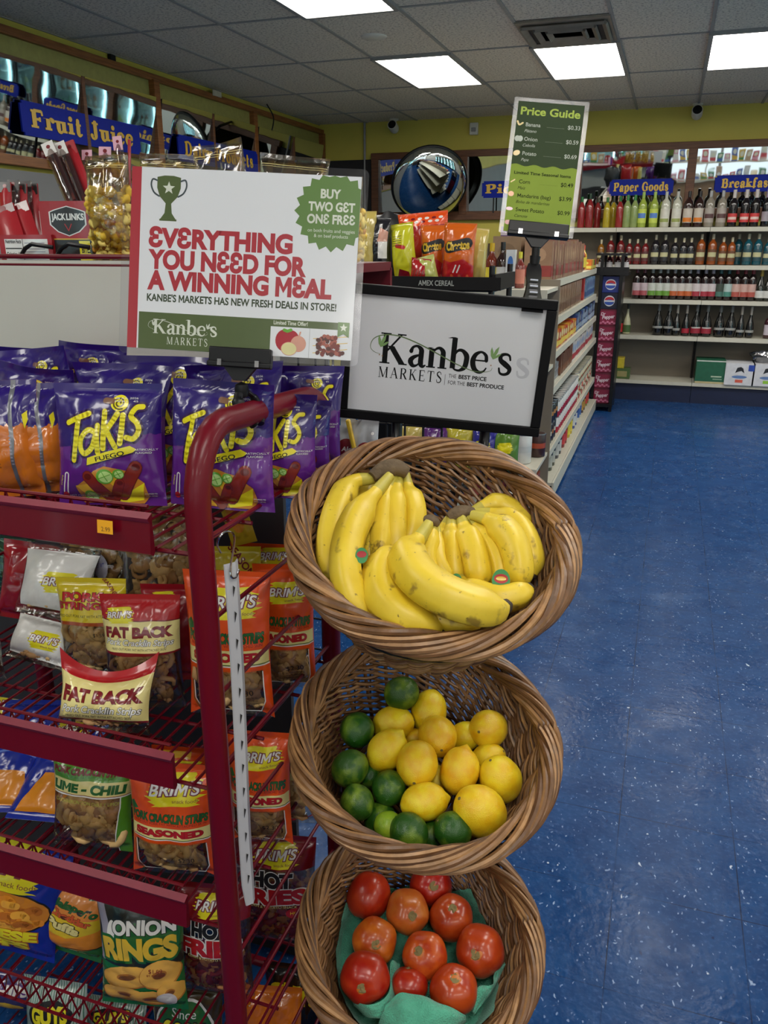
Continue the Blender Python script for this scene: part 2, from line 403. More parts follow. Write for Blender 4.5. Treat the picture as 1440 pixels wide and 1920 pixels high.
# materials of the shell
def floor_material():
    m, N, Lk, b = nodes_of('blue_vinyl_tile')
    tc = N.new('ShaderNodeTexCoord')
    def noise_(sc, det=3, rough=.5, vec=None):
        n = N.new('ShaderNodeTexNoise'); n.inputs['Scale'].default_value = sc; n.inputs['Detail'].default_value = det; n.inputs['Roughness'].default_value = rough
        Lk.new(vec or tc.outputs['Object'], n.inputs['Vector']); return n
    def ramp(src, a, c, lo=0., hi=1.):
        r = N.new('ShaderNodeMapRange'); r.interpolation_type = 'SMOOTHSTEP'
        r.inputs[1].default_value = a; r.inputs[2].default_value = c; r.inputs[3].default_value = lo; r.inputs[4].default_value = hi
        Lk.new(src, r.inputs[0]); return r.outputs[0]
    def mix(f, A, B, mode='MIX'):
        x = N.new('ShaderNodeMix'); x.data_type = 'RGBA'; x.blend_type = mode
        for s_, val in ((0, f), (6, A), (7, B)):
            if isinstance(val, tuple): x.inputs[s_].default_value = val
            elif isinstance(val, float): x.inputs[s_].default_value = val
            else: Lk.new(val, x.inputs[s_])
        return x.outputs[2]
    def mul(a, c):
        x = N.new('ShaderNodeMath'); x.operation = 'MULTIPLY'
        Lk.new(a, x.inputs[0])
        if isinstance(c, float): x.inputs[1].default_value = c
        else: Lk.new(c, x.inputs[1])
        return x.outputs[0]
    base = mix(ramp(noise_(9, 5, .7).outputs['Fac'], .3, .7), rgb((15, 53, 102)), rgb((24, 66, 117)))
    base = mix(mul(ramp(noise_(70, 3, .6).outputs['Fac'], .5, .75), .35), base, rgb((70, 104, 158)))
    # stretched pale marbling flecks
    def flecks(scale, thr, ang, sx, colr, f, density):
        mp = N.new('ShaderNodeMapping'); mp.inputs['Rotation'].default_value = (0, 0, ang); mp.inputs['Scale'].default_value = (1, sx, 1)
        wv = N.new('ShaderNodeMix'); wv.data_type = 'VECTOR'; wv.inputs[0].default_value = .035; Lk.new(tc.outputs['Object'], wv.inputs[4]); Lk.new(noise_(30, 2).outputs['Color'], wv.inputs[5]); Lk.new(wv.outputs[1], mp.inputs['Vector'])
        v = N.new('ShaderNodeTexVoronoi'); v.inputs['Scale'].default_value = scale; v.inputs['Randomness'].default_value = 1
        Lk.new(mp.outputs[0], v.inputs['Vector'])
        spot = ramp(v.outputs['Distance'], thr, thr*.55)
        sep = N.new('ShaderNodeSeparateColor'); Lk.new(v.outputs['Color'], sep.inputs[0])
        keep = ramp(sep.outputs[0], 1-density, 1-density+.02)
        return mul(mul(spot, keep), f), colr
    for args in ((44, .15, .3, .42, rgb((196, 208, 222)), .85, .10), (64, .18, 1.2, .4, rgb((160, 182, 214)), .7, .22), (100, .24, .2, .5, rgb((140, 164, 204)), .6, .26), (80, .2, 2.5, .35, rgb((150, 172, 208)), .6, .2),
                 (50, .15, 2.2, .35, rgb((20, 36, 78)), .8, .25)):
        f, c = flecks(*args); base = mix(f, base, c)
    # scuffed, worn patches
    scuff = mul(ramp(noise_(2.1, 6, .72).outputs['Fac'], .54, .8), .34)
    base = mix(scuff, base, rgb((104, 130, 172)))
    # tile joints every 12 inches
    sx = N.new('ShaderNodeSeparateXYZ'); Lk.new(tc.outputs['Object'], sx.inputs[0])
    seam = None
    for ax, off in ((0, -.018), (1, .065)):
        a = N.new('ShaderNodeMath'); a.operation = 'ADD'; a.inputs[1].default_value = off+30.48; Lk.new(sx.outputs[ax], a.inputs[0])
        mo = N.new('ShaderNodeMath'); mo.operation = 'PINGPONG'; mo.inputs[1].default_value = .1524; Lk.new(a.outputs[0], mo.inputs[0])
        r = ramp(mo.outputs[0], .0022, .0006)
        if seam is None: seam = r
        else:
            mx = N.new('ShaderNodeMath'); mx.operation = 'MAXIMUM'; Lk.new(seam, mx.inputs[0]); Lk.new(r, mx.inputs[1]); seam = mx.outputs[0]
    base = mix(mul(seam, ramp(noise_(3, 2).outputs['Fac'], .35, .6, .25, .9)), base, rgb((14, 24, 50)))
    Lk.new(base, b.inputs['Base Color'])
    Lk.new(ramp(noise_(3.3, 5, .7).outputs['Fac'], .35, .75, .22, .42), b.inputs['Roughness'])
    b.inputs['Specular IOR Level'].default_value = .12
    bp = N.new('ShaderNodeBump'); bp.inputs['Strength'].default_value = .12; bp.inputs['Distance'].default_value = .01
    Lk.new(noise_(40, 3).outputs['Fac'], bp.inputs['Height']); Lk.new(bp.outputs[0], b.inputs['Normal'])
    return m
def ceiling_material():
    m, N, Lk, b = nodes_of('acoustic_ceiling_tile')
    tc = N.new('ShaderNodeTexCoord')
    n = N.new('ShaderNodeTexNoise'); n.inputs['Scale'].default_value = 60; n.inputs['Detail'].default_value = 4; n.inputs['Roughness'].default_value = .75
    Lk.new(tc.outputs['Object'], n.inputs['Vector'])
    r = N.new('ShaderNodeValToRGB'); r.color_ramp.elements[0].position = .36; r.color_ramp.elements[0].color = rgb((148, 140, 128))
    r.color_ramp.elements[1].position = .5; r.color_ramp.elements[1].color = rgb((226, 218, 202))
    Lk.new(n.outputs['Fac'], r.inputs[0]); Lk.new(r.outputs[0], b.inputs['Base Color']); b.inputs['Roughness'].default_value = .9
    bp = N.new('ShaderNodeBump'); bp.inputs['Strength'].default_value = .4; bp.inputs['Distance'].default_value = .01
    Lk.new(n.outputs['Fac'], bp.inputs['Height']); Lk.new(bp.outputs[0], b.inputs['Normal'])
    return m
def wood_material(name, a, c, rough=.5, scale=(1, 1, 14)):
    m, N, Lk, b = nodes_of(name)
    tc = N.new('ShaderNodeTexCoord'); mp = N.new('ShaderNodeMapping'); mp.inputs['Scale'].default_value = scale
    n = N.new('ShaderNodeTexNoise'); n.inputs['Scale'].default_value = 6; n.inputs['Detail'].default_value = 5
    Lk.new(tc.outputs['Object'], mp.inputs[0]); Lk.new(mp.outputs[0], n.inputs['Vector'])
    r = N.new('ShaderNodeValToRGB'); r.color_ramp.elements[0].position = .3; r.color_ramp.elements[0].color = rgb(a)
    r.color_ramp.elements[1].position = .7; r.color_ramp.elements[1].color = rgb(c)
    Lk.new(n.outputs['Fac'], r.inputs[0]); Lk.new(r.outputs[0], b.inputs['Base Color']); b.inputs['Roughness'].default_value = rough
    return m
m_floor = floor_material(); m_ceil = ceiling_material()
m_yellow = mat('mustard_yellow_paint', (206, 192, 84), .6, var=.05, scale=3)
m_greyw = mat('grey_wall_paint', (128, 128, 128), .7, var=.05, scale=3)
m_wood = wood_material('stained_pine', (112, 66, 30), (152, 96, 48), .45)
m_wood2 = wood_material('dark_stained_pine', (84, 50, 28), (116, 72, 42), .5)
m_white = mat('white_enamel', (216, 214, 204), .4, var=.04)
m_black = mat('black_plastic', (17, 17, 19), .38, var=.1, spec=.3)
m_blackm = mat('black_metal', (18, 18, 20), .32, metal=.2, var=.1)
m_dark = mat('dark_recess', (34, 32, 32), .8)
m_chrome = mat('chrome', (200, 200, 205), .15, metal=1, var=.04)
m_cream = mat('cream_shelf_metal', (196, 192, 176), .42, var=.05)
m_beige = mat('beige_back_panel', (128, 118, 104), .6, var=.05, scale=2)
m_navy = mat('navy_kick_plate', (26, 34, 62), .4)

m_tee_ = mat('window_alloy', (150, 150, 148), .4, metal=.6)
def structure(name, mb, **k):
    return tag(mb.build(name, **k), kind='structure')
def slab(name, c, d, m):
    mb = MB(); mb.box((0, 0, 0), d, m); o = structure(name, mb); o.location = c; return o
mb = MB(); mb.add([(XL-.2, YF-.2, 0), (XR+.2, YF-.2, 0), (XR+.2, YB+.2, 0), (XL-.2, YB+.2, 0)], [(0, 1, 2, 3)], m_floor); structure('floor', mb)
slab('ceiling', ((XL+XR)/2, (YF+YB)/2, ZC+.05), (XR-XL+.4, YB-YF+.4, .1), m_ceil)
slab('wall_left', (XL-.05, (YF+YB)/2, ZC/2), (.1, YB-YF, ZC), m_yellow)
slab('wall_back', ((XL+XR)/2, YB+.05, ZC/2), (XR-XL+.2, .1, ZC), m_yellow)
m_pale = mat('pale_wall_paint', (226, 222, 212), .6, var=.04, scale=3)
slab('wall_right', (XR+.05, (YF+YB)/2, ZC/2), (.1, YB-YF, ZC), m_pale)
WX0, WX1, WZ0, WZ1 = -.4, 3.3, .55, 2.45              # framed opening added behind the camera to brighten surfaces facing it
slab('wall_front', ((XL+WX0)/2-.05, YF-.05, ZC/2), (WX0-XL+.1, .1, ZC), m_pale); slab('wall_front_pier', ((XR+WX1)/2+.05, YF-.05, ZC/2), (XR-WX1+.1, .1, ZC), m_pale)
slab('wall_front_base', ((WX0+WX1)/2, YF-.05, WZ0/2), (WX1-WX0, .1, WZ0), m_pale); slab('wall_front_head', ((WX0+WX1)/2, YF-.05, (ZC+WZ1)/2), (WX1-WX0, .1, ZC-WZ1), m_pale)
ar = bpy.data.lights.new('window_portal', 'AREA'); ar.shape = 'RECTANGLE'; ar.size = WX1-WX0; ar.size_y = WZ1-WZ0; ar.cycles.is_portal = True
po = bpy.data.objects.new('window_portal', ar); COL.objects.link(po); po.location = ((WX0+WX1)/2, YF-.02, (WZ0+WZ1)/2); po.rotation_euler = (PI/2, 0, 0)
mb = MB()
for i in range(4): mb.box((WX0+(WX1-WX0)*i/3, YF-.05, (WZ0+WZ1)/2), (.06, .08, WZ1-WZ0), m_tee_)
for z in (WZ0, WZ1): mb.box(((WX0+WX1)/2, YF-.05, z), (WX1-WX0+.06, .08, .06), m_tee_)
structure('trim_90', mb)
# suspended grid: thin metal tees
mb = MB(); m_tee = mat('ceiling_tee', (150, 150, 148), .5)
GX, GY = .585, 1.2
gx0, gy0 = -1.08, 6.34-GY*0
x = gx0 - GX*6
xs = []
while x < XR:
    if x > XL: xs.append(x); mb.box((x, (YF+YB)/2, ZC-.003), (.022, YB-YF, .008), m_tee)
    x += GX
y = gy0 - GY*8
ys = []
while y < YB:
    if y > YF: ys.append(y); mb.box(((XL+XR)/2, y, ZC-.0025), (XR-XL, .022, .007), m_tee)
    y += GY
structure('ceiling_grid', mb)

# ceiling lights: recessed troffers in the grid
m_diff = mat('lit_diffuser', (255, 251, 242), .5, emit=LAMP, var=.02)
lf = MB(); lf.box((-.292, 0, 0), (.03, 1.2, .02), m_tee); lf.box((.292, 0, 0), (.03, 1.2, .02), m_tee)
lf.box((0, -.592, 0), (.585, .03, .02), m_tee); lf.box((0, .592, 0), (.585, .03, .02), m_tee)
ld = MB(); ld.add([(-.277, -.577, 0), (-.277, .577, 0), (.277, .577, 0), (.277, -.577, 0)], [(0, 1, 2, 3)], m_diff)
first = None
lights = [(-.788, 6.94, 'lit ceiling panel touching the air vent'), (-1.96, 6.94, 'lit ceiling panel left of the vent panel, over the convex mirror side'),
          (.385, 6.94, 'lit ceiling panel at the right edge, above the security camera'), (-1.96, 4.54, 'nearest lit ceiling panel, cut by the top edge of the photo')]
for cx in (1.555, 2.725): lights.append((cx, 6.94, 'lit ceiling panel beyond the right edge of the photo'))
for cx in (.385, 2.725): lights.append((cx, 4.54, 'lit ceiling panel above the aisle, over the camera side'))
for cy in (2.14, -.26, -2.66):
    for cx in (-1.96, .385, 2.725): lights.append((cx, cy, 'lit ceiling panel behind the camera'))
for cx, cy, lab in lights:
    if first is None:
        t = empty('ceiling_light', lab, 'light', group='ceiling light panels'); lf.build('frame', t); ld.build('diffuser', t); first = t
    else: t = copy_tree(first); t['label'] = lab
    t.location = (cx, cy, ZC-.012)
# air vent with nested square louvres
t = empty('air_vent', 'grey square ceiling air vent with nested slots, beside a lit panel', 'air vent', (-.79, 6.0, ZC-.012))
m_vent = mat('vent_metal', (132, 124, 112), .5, var=.2, scale=8)
mb = MB(); mb.box((0, 0, .003), (.58, .66, .012), m_vent); mb.build('plate', t)
for k, (w, d) in enumerate(((.5, .5), (.36, .36), (.22, .22))):
    mb = MB(); z = -.012*(1)
    for sx in (-1, 1):
        mb.box((sx*w/2, 0, z), (.035, d, .018), m_vent, Matrix.Rotation(sx*.6, 3, 'Y')); mb.box((0, sx*d/2, z), (w, .035, .018), m_vent, Matrix.Rotation(-sx*.6, 3, 'X'))
    mb.build('louvre', t)
    mb = MB(); mb.box((0, 0, -.0045), (w-.04, d-.04, .003), m_dark); mb.build('slot', t)
mb = MB(); mb.lathe([(.001, -.012), (.075, -.011), (.085, -.004), (.088, 0)], m_white, 28)
o = mb.build('ceiling_speaker'); tag(o, 'round white disc on a ceiling tile between two lit panels', 'ceiling disc'); o.location = (-2.03, 5.75, ZC)
# security cameras
def sec_camera(P, lab, wall=True):
    t = empty('security_camera', lab, 'camera', P)
    mb = MB(); mb.lathe([(.05, .0), (.05, -.012), (.02, -.03), (.02, -.06)], m_white, 20); mb.build('mount', t)
    mb = MB(); M = Matrix.Translation((0, -.02, -.085)) @ Matrix.Rotation(PI/2-.35, 4, 'X')
    mb.lathe([(.001, -.06), (.045, -.055), (.052, -.03), (.052, .055), (.05, .062)], m_white, 24, M); mb.build('housing', t)
    mb = MB(); mb.lathe([(.044, .0625), (.03, .066), (.001, .067)], m_black, 24, M); mb.build('lens', t)
sec_camera((.083, 9.3, ZC), 'white bullet security camera under the ceiling above the right-hand back shelf')
sec_camera((-3.05, 9.3, ZC), 'white bullet security camera under the ceiling in the far left corner')
# small wall bits
mb = MB(); mb.box((0, 0, 0), (.09, .05, .12), m_white); mb.box((0, -.03, -.01), (.05, .015, .04), m_tee)
o = mb.build('wall_sensor', bevel=.006); tag(o, 'small white sensor box on the yellow back wall left of the price card', 'sensor'); o.location = (-2.178, YB-.03, 2.77)
mb = MB(); mb.tube([(-3.44, YB-.03, 2.89), (-3.44, YB-.03, 1.2)], .014, m_tee, 8)
tag(mb.build('conduit_pipe'), 'thin grey vertical pipe on the yellow back wall near the corner', 'pipe')
mb = MB(); mb.tube(smooth_path([(-3.9, 7.9, 2.88), (-3.86, 7.95, 2.78), (-3.9, 8.02, 2.7), (-3.93, 8.0, 2.6)]), .006, m_black, 6)
tag(mb.build('dangling_cable'), 'black cable dangling from the ceiling over the left mirror rail', 'cable')

# ------------------------------------------------------------------ mirrors along the walls
m_mirror, N_, L_, b_ = nodes_of('mirror_glass')
b_.inputs['Base Color'].default_value = (.62, .68, .68, 1); b_.inputs['Metallic'].default_value = 1; b_.inputs['Roughness'].default_value = .02
nz_ = N_.new('ShaderNodeTexNoise'); nz_.inputs['Scale'].default_value = 1.2; bp_ = N_.new('ShaderNodeBump'); bp_.inputs['Strength'].default_value = .03; bp_.inputs['Distance'].default_value = .05
L_.new(nz_.outputs['Fac'], bp_.inputs['Height']); L_.new(bp_.outputs[0], b_.inputs['Normal'])
m_signblue = mat('sign_blue', (6, 34, 150), .55, var=.05, spec=.2); m_signgold = mat('sign_gold', (226, 182, 62), .4, var=.04); m_ink = mat('ink_black', (18, 18, 22), .5)
# left wall: z 2.06..2.83, tilted panes between posts
def tilted_pane(name, p0, p1, z0, z1, tilt, nrm, n=None):
    """mirror from p0 to p1 along the wall, top leaning out along nrm"""
    mb = MB(); d = Vector((nrm[0], nrm[1], 0)); h = z1-z0; off = d*(h*math.tan(tilt))
    a, c = Vector((p0[0], p0[1], 0)), Vector((p1[0], p1[1], 0)); t_ = d*.004
    vs = [a+Vector((0, 0, z0))+t_, c+Vector((0, 0, z0))+t_, c+off+Vector((0, 0, z1))+t_, a+off+Vector((0, 0, z1))+t_]
    vb = [a+Vector((0, 0, z0)), c+Vector((0, 0, z0)), c+Vector((0, 0, z1)), a+Vector((0, 0, z1))]
    f = [(0, 1, 2, 3)]
    if (vs[1]-vs[0]).cross(vs[3]-vs[0]).dot(d) < 0: f = [(3, 2, 1, 0)]
    mb.add(vs, f, m_mirror); mb.add(vs+vb, [(0, 4, 5, 1), (1, 5, 6, 2), (2, 6, 7, 3), (3, 7, 4, 0)], m_dark)
    return structure(name, mb)
LP = [2.4, 4.24, 6.05, 7.7, 9.38]                    # posts along the left wall
k = 0
for a, c in zip(LP, LP[1:]):
    mid = (a+c)/2
    k += 1; tilted_pane('window_%d' % k, (XL+.012, a+.04), (XL+.012, mid-.02), 2.10, 2.66, math.radians(8.6), (1, 0))
    k += 1; tilted_pane('window_%d' % k, (XL+.012, mid+.02), (XL+.012, c-.04), 2.10, 2.66, math.radians(8.6), (1, 0))
def trim(n, c, d, m):
    mb = MB(); mb.box((0, 0, 0), d, m); o = mb.build('trim_%d' % n, bevel=.004); o.location = c; o['kind'] = 'structure'; return o
tn = 1
yl = (LP[0]+LP[-1])/2; ll = LP[-1]-LP[0]
trim(1, (XL+.035, yl, 2.805), (.07, ll+.1, .05), m_wood); trim(2, (XL+.035, yl, 2.075), (.07, ll+.1, .06), m_wood)
mb = MB(); mb.box((0, 0, 0), (.02, ll, .12), mat('olive_board', (150, 148, 82), .6)); o = structure('trim_3', mb); o.location = (XL+.03, yl, 2.72)
tn = 3
for y in LP:
    tn += 1; trim(tn, (XL+.045, y, 2.44), (.09, .075, .70), m_wood)
for a, c in zip(LP, LP[1:]):
    tn += 1; trim(tn, (XL+.05, (a+c)/2, 2.38), (.1, .035, .56), m_wood2)
mb = MB(); mb.box((0, 0, 0), (.01, .14, .045), mat('paper_tag', (190, 186, 170), .7)); o = mb.build('paper_tag'); o.location = (XL+.076, 7.0, 2.835)
tag(o, 'small pale tag stuck on the wooden rail of the left wall mirrors', 'tag')
mb = MB(); mb.box((0, 0, 0), (.03, .06, .05), m_black); o = mb.build('rail_bracket', bevel=.004); o.location = (XL+.02, 5.6, 2.855)
tag(o, 'small black bracket above the wooden rail of the left wall', 'bracket')
slab('wall_lower_left', (XL+.02, (YF+YB)/2, 1.0), (.04, YB-YF, 2.04), m_greyw)
# back wall: z 1.93..2.50
BP = [-3.3, -2.27, -.995-.04, .09, 1.25, 2.45, 3.6]
for a, c in zip(BP, BP[1:]):
    k += 1; tilted_pane('window_%d' % k, (a+.04, YB-.012), (c-.04, YB-.012), 1.93, 2.49, math.radians(3.6 if a < -2 else 5.5), (0, -1))
xm = (BP[0]+BP[-1])/2; lw_ = BP[-1]-BP[0]
tn += 1; trim(tn, (xm, YB-.04, 2.525), (lw_+.1, .08, .07), m_wood2)
tn += 1; trim(tn, (xm, YB-.04, 1.885), (lw_+.1, .08, .09), m_wood2)
for x in BP: tn += 1; trim(tn, (x, YB-.045, 2.2), (.085, .09, .6), m_wood2)
tn += 1; trim(tn, (-3.65, YB-.02, 2.2), (.62, .04, .6), m_dark)

# ------------------------------------------------------------------ department signs on the mirrors
def dept_sign(text, c, w, h, face, lab, capf=.52, lean=0):
    """face = 'x' (left wall, reads along -y .. +y) or 'y' (back wall)"""
    t = empty('department_sign', lab, 'sign', c, (lean if face == 'y' else 0, 0, 0 if face == 'y' else PI/2))
    mb = MB(); o_ = .018; d = .012
    pts = [(-w/2+o_, -h/2), (w/2-o_, -h/2), (w/2-o_, -h/2+o_), (w/2, -h/2+o_), (w/2, h/2-o_), (w/2-o_, h/2-o_), (w/2-o_, h/2), (-w/2+o_, h/2), (-w/2+o_, h/2-o_), (-w/2, h/2-o_), (-w/2, -h/2+o_), (-w/2+o_, -h/2+o_)]
    mb.prism(pts, d, Matrix.Rotation(PI/2, 4, 'X'), m_signblue); mb.build('board', t)
    for sx in (-.3, .3): mb = MB(); mb.box((sx*w, -.004, -h/2-(.08 if face == 'x' else .075)), (.014, .008, .17 if face == 'x' else .16), m_dark); mb.build('bracket', t)
    A = Art(.0015); A.serif(text, 0, -h*capf/2+.005, h*capf, m_signgold, 'c', .2, .075, .085, w=w*.86, track=.05, out=m_ink, ow=.024)
    mb = MB(); A.lay(mb, lambda x, y, o: Vector((x, -d-o, y)), base=.001); mb.build('lettering', t)
dept_sign('Fruit Juice', (XL+.085, 5.13, 2.325), 1.24, .20, 'x', 'blue board with gold letters reading Fruit Juice')
dept_sign('Dairy Products', (XL+.085, 6.98, 2.33), 1.4, .20, 'x', 'blue board with gold letters beginning Dairy, behind the poster top')
dept_sign('Picnic', (-1.72, YB-.095, 2.15), .66, .17, 'y', 'blue board with gold letters beginning Pic, left of the price card')
dept_sign('Paper Goods', (-.382, YB-.095, 2.14), .63, .155, 'y', 'blue board with gold letters reading Paper Goods')
dept_sign('Breakfast Cereal', (.80, YB-.095, 2.155), .95, .155, 'y', 'blue board with gold letters beginning Breakfas at the right edge')

# ------------------------------------------------------------------ round convex mirror in the far corner
def convex_mirror(P, R, nrm, lab):
    t = empty('convex_mirror', lab, 'mirror', P)
    q = Vector(nrm).to_track_quat('Z', 'Y').to_matrix().to_4x4()
    prof = [(R*math.sin(a), .32*R*math.cos(a)) for a in [PI/2*(1-i/14) for i in range(15)]]
    mb = MB(); mb.lathe([(max(r, 0), z) for r, z in prof], m_mirror, 48, q); mb.build('dome', t)
    mb = MB(); mb.tube([q @ Vector((R*math.cos(a), R*math.sin(a), 0)) for a in [2*PI*i/48 for i in range(48)]], .018, m_black, 8, closed=True); mb.build('rim', t)
    mb = MB(); mb.lathe([(R, -.005), (R*.9, -.05), (.05, -.07), (.001, -.07)], m_black, 32, q); mb.build('backing', t)
    mb = MB(); a = q @ Vector((0, 0, -.06)); mb.tube([a, a+Vector((-.12, .2, .3)), Vector((-P[0]*0-.12, YB-P[1]-.01, .4))], .014, m_black, 8); mb.build('bracket', t)
P_ = at_d(805, 345, 8.6)
convex_mirror(P_, .395, (.40, -.80, -.48), 'round convex mirror hanging in the far corner above the chips')
# ================================================================== BACK WALL SHELVING AND ITS BOTTLES
YS = 8.98                                        # shelf front
SX0, SX1 = -1.35, 2.6
def shelf_unit(x0, x1, lab, levels=(1.74, 1.383, 1.043, .68)):
    t = empty('wall_shelving', lab, 'shelving', ((x0+x1)/2, YS+.2, 0)); w = x1-x0-.004; cx = 0
    Y0 = -.2                                     # local front
    mb = MB(); mb.box((0, .2, .95), (w, .03, 1.62), m_beige); mb.build('back_panel', t)
    for z in levels:
        mb = MB(); mb.box((0, Y0+.19, z-.012), (w, .36, .02), m_cream); mb.box((0, Y0+.006, z-.02), (w, .012, .042), m_cream); mb.build('shelf', t)
    mb = MB(); mb.box((0, Y0+.19, .2), (w, .40, .03), m_cream); mb.box((0, Y0+.006-.01, .198), (w, .014, .035), m_cream); mb.build('base_deck', t)
    mb = MB(); mb.box((0, Y0+.03, .09), (w, .02, .18), m_navy); mb.build('kick_plate', t)
    for x in (-w/2+.006, w/2-.006):
        mb = MB(); mb.box((x, .17, .95), (.012, .04, 1.62), m_dark); mb.build('upright', t)
    return t
edges = [-1.72, -.57, .32, 1.24, 2.16, 3.08]
labs = ['shelving bay on the back wall partly hidden behind the long gondola', 'shelving bay on the back wall under the Paper Goods sign', 'shelving bay on the back wall holding the green and white cartons', 'shelving bay right of the carton bay, outside the photo', 'far right shelving bay of the back wall, outside the photo']
for a, c, l in zip(edges, edges[1:], labs): shelf_unit(a, c, l)

# ---- bottles: body, label, cap; every profile is height 1, radius as given
PROF = {
 'liter': ([(.0, 0), (.115, 0), (.125, .02), (.125, .60), (.11, .68), (.055, .80), (.042, .84), (.042, .93)], .34),
 'square': ([(.0, 0), (.15, 0), (.16, .02), (.16, .62), (.13, .72), (.06, .80), (.048, .86), (.048, .93)], .30),
 'wine': ([(.0, 0), (.118, 0), (.125, .02), (.125, .58), (.115, .66), (.055, .76), (.045, .80), (.045, .94)], .32),
 'bulb': ([(.0, 0), (.16, 0), (.17, .03), (.175, .3), (.14, .48), (.075, .62), (.055, .74), (.05, .94)], .33),
 'sauce': ([(.0, 0), (.14, 0), (.15, .02), (.15, .56), (.13, .64), (.06, .76), (.05, .9)], .2),
}
_bc = {}
def colm(c, rough=.18, coat=.5, **k):
    return mat('tint_%d_%d_%d_%d' % (*c, int(rough*100)), c, rough, coat=coat, **k)
def bottle(prof, h, body, cap, label=None, fat=1.0, capz=None, labels=(.12, .52), cap2=None, name='bottle', emblem=None):
    key = (prof, h, body, cap, label, fat, emblem)
    if key in _bc: return copy_tree(_bc[key])
    P = [(r*h*fat, z*h) for r, z in PROF[prof][0]]; rr = PROF[prof][0]
    t = empty(name, None, None)
    mb = MB(); mb.lathe(P, colm(body, .12, .8), 16); mb.build('body', t)
    rn = P[-1][0]; z1 = P[-1][1]; z0 = z1-h*(.10 if capz is None else capz)
    mb = MB(); mb.lathe([(rn*1.12, z0), (rn*1.16, z1), (rn*1.1, h), (0, h)], colm(cap, .35, .2), 14); mb.build('cap', t)
    if label:
        def rad(z):
            for (a, za), (c, zc) in zip(rr, rr[1:]):
                if za <= z <= zc and zc > za: return (a+(c-a)*(z-za)/(zc-za))*h*fat
            return rr[3][0]*h*fat
        zs = [labels[0]+(labels[1]-labels[0])*i/5 for i in range(6)]
        mb = MB(); n = 20; half = PI*.42; m = colm(label, .5, .1)
        vs = [((rad(z)+.0012)*math.sin(-half+2*half*k/n), -(rad(z)+.0012)*math.cos(-half+2*half*k/n), z*h) for z in zs for k in range(n+1)]
        mb.add(vs, [(i*(n+1)+k, i*(n+1)+k+1, (i+1)*(n+1)+k+1, (i+1)*(n+1)+k) for i in range(5) for k in range(n)], m)
        if emblem:
            e0, e1, ec = emblem; zz = [labels[0]+(labels[1]-labels[0])*(e0+(e1-e0)*i/3) for i in range(4)]; hf = half*.75
            vs = [((rad(z)+.002)*math.sin(-hf+2*hf*k/n), -(rad(z)+.002)*math.cos(-hf+2*hf*k/n), z*h) for z in zz for k in range(n+1)]
            mb.add(vs, [(i*(n+1)+k, i*(n+1)+k+1, (i+1)*(n+1)+k+1, (i+1)*(n+1)+k) for i in range(3) for k in range(n)], colm(ec, .5, .1))
        mb.build('label', t)
    _bc[key] = t
    return t
RED, DK, TEAL = (120, 26, 30), (18, 16, 20), (22, 84, 98)
def bx(zx, y0):   # x position on the shelf of a bottle seen at zoomed column zx (zoom origin 1080)
    return at_y(1080+zx/4.0, y0, 9.1).x
ordn = ['first', 'second', 'third', 'fourth', 'fifth', 'sixth', 'seventh', 'eighth', 'ninth', 'tenth', 'eleventh', 'twelfth']
def row(items, z, ypx, group, shelfname, y=9.1):
    for it in items:
        x, kind, lab = it
        b = bottle(*kind['a'], **kind.get('k', {})); b.location = (bx(x, ypx), y+it[1].get('dy', 0), z)
        b.rotation_euler = (0, 0, rnd.uniform(-.15, .15)); tag(b, lab, 'bottle', group)
# top shelf
def K(*a, dy=0, **k): return {'a': a, 'k': k, 'dy': dy}
redmix = K('liter', .30, (150, 40, 40), (30, 110, 50)); redt = K('liter', .33, (140, 34, 36), (24, 60, 36))
yel = K('liter', .29, (180, 160, 40), (40, 110, 50)); pale = K('liter', .31, (142, 158, 96), (50, 130, 60))
lime = K('liter', .335, (158, 176, 70), (160, 190, 90), (200, 214, 90), emblem=(.35, .7, (90, 130, 200)))
white = K('square', .335, (200, 198, 180), (190, 190, 180), (214, 210, 196), fat=.85, emblem=(.05, .3, (150, 160, 90)))
darko = K('square', .335, (46, 22, 18), (30, 26, 24), (200, 190, 176), fat=.85, emblem=(.05, .35, (216, 120, 30)))
clear = K('square', .335, (146, 138, 124), (170, 170, 168), (170, 160, 150), fat=.85, emblem=(.3, .6, (90, 60, 60)))
redl = K('wine', .34, (20, 14, 16), (206, 196, 190), (206, 62, 62), capz=.3, labels=(.12, .36), emblem=(.3, .6, (230, 200, 190)))
silv = K('wine', .34, (18, 14, 18), (170, 150, 180), (160, 150, 158), capz=.3, labels=(.14, .4))
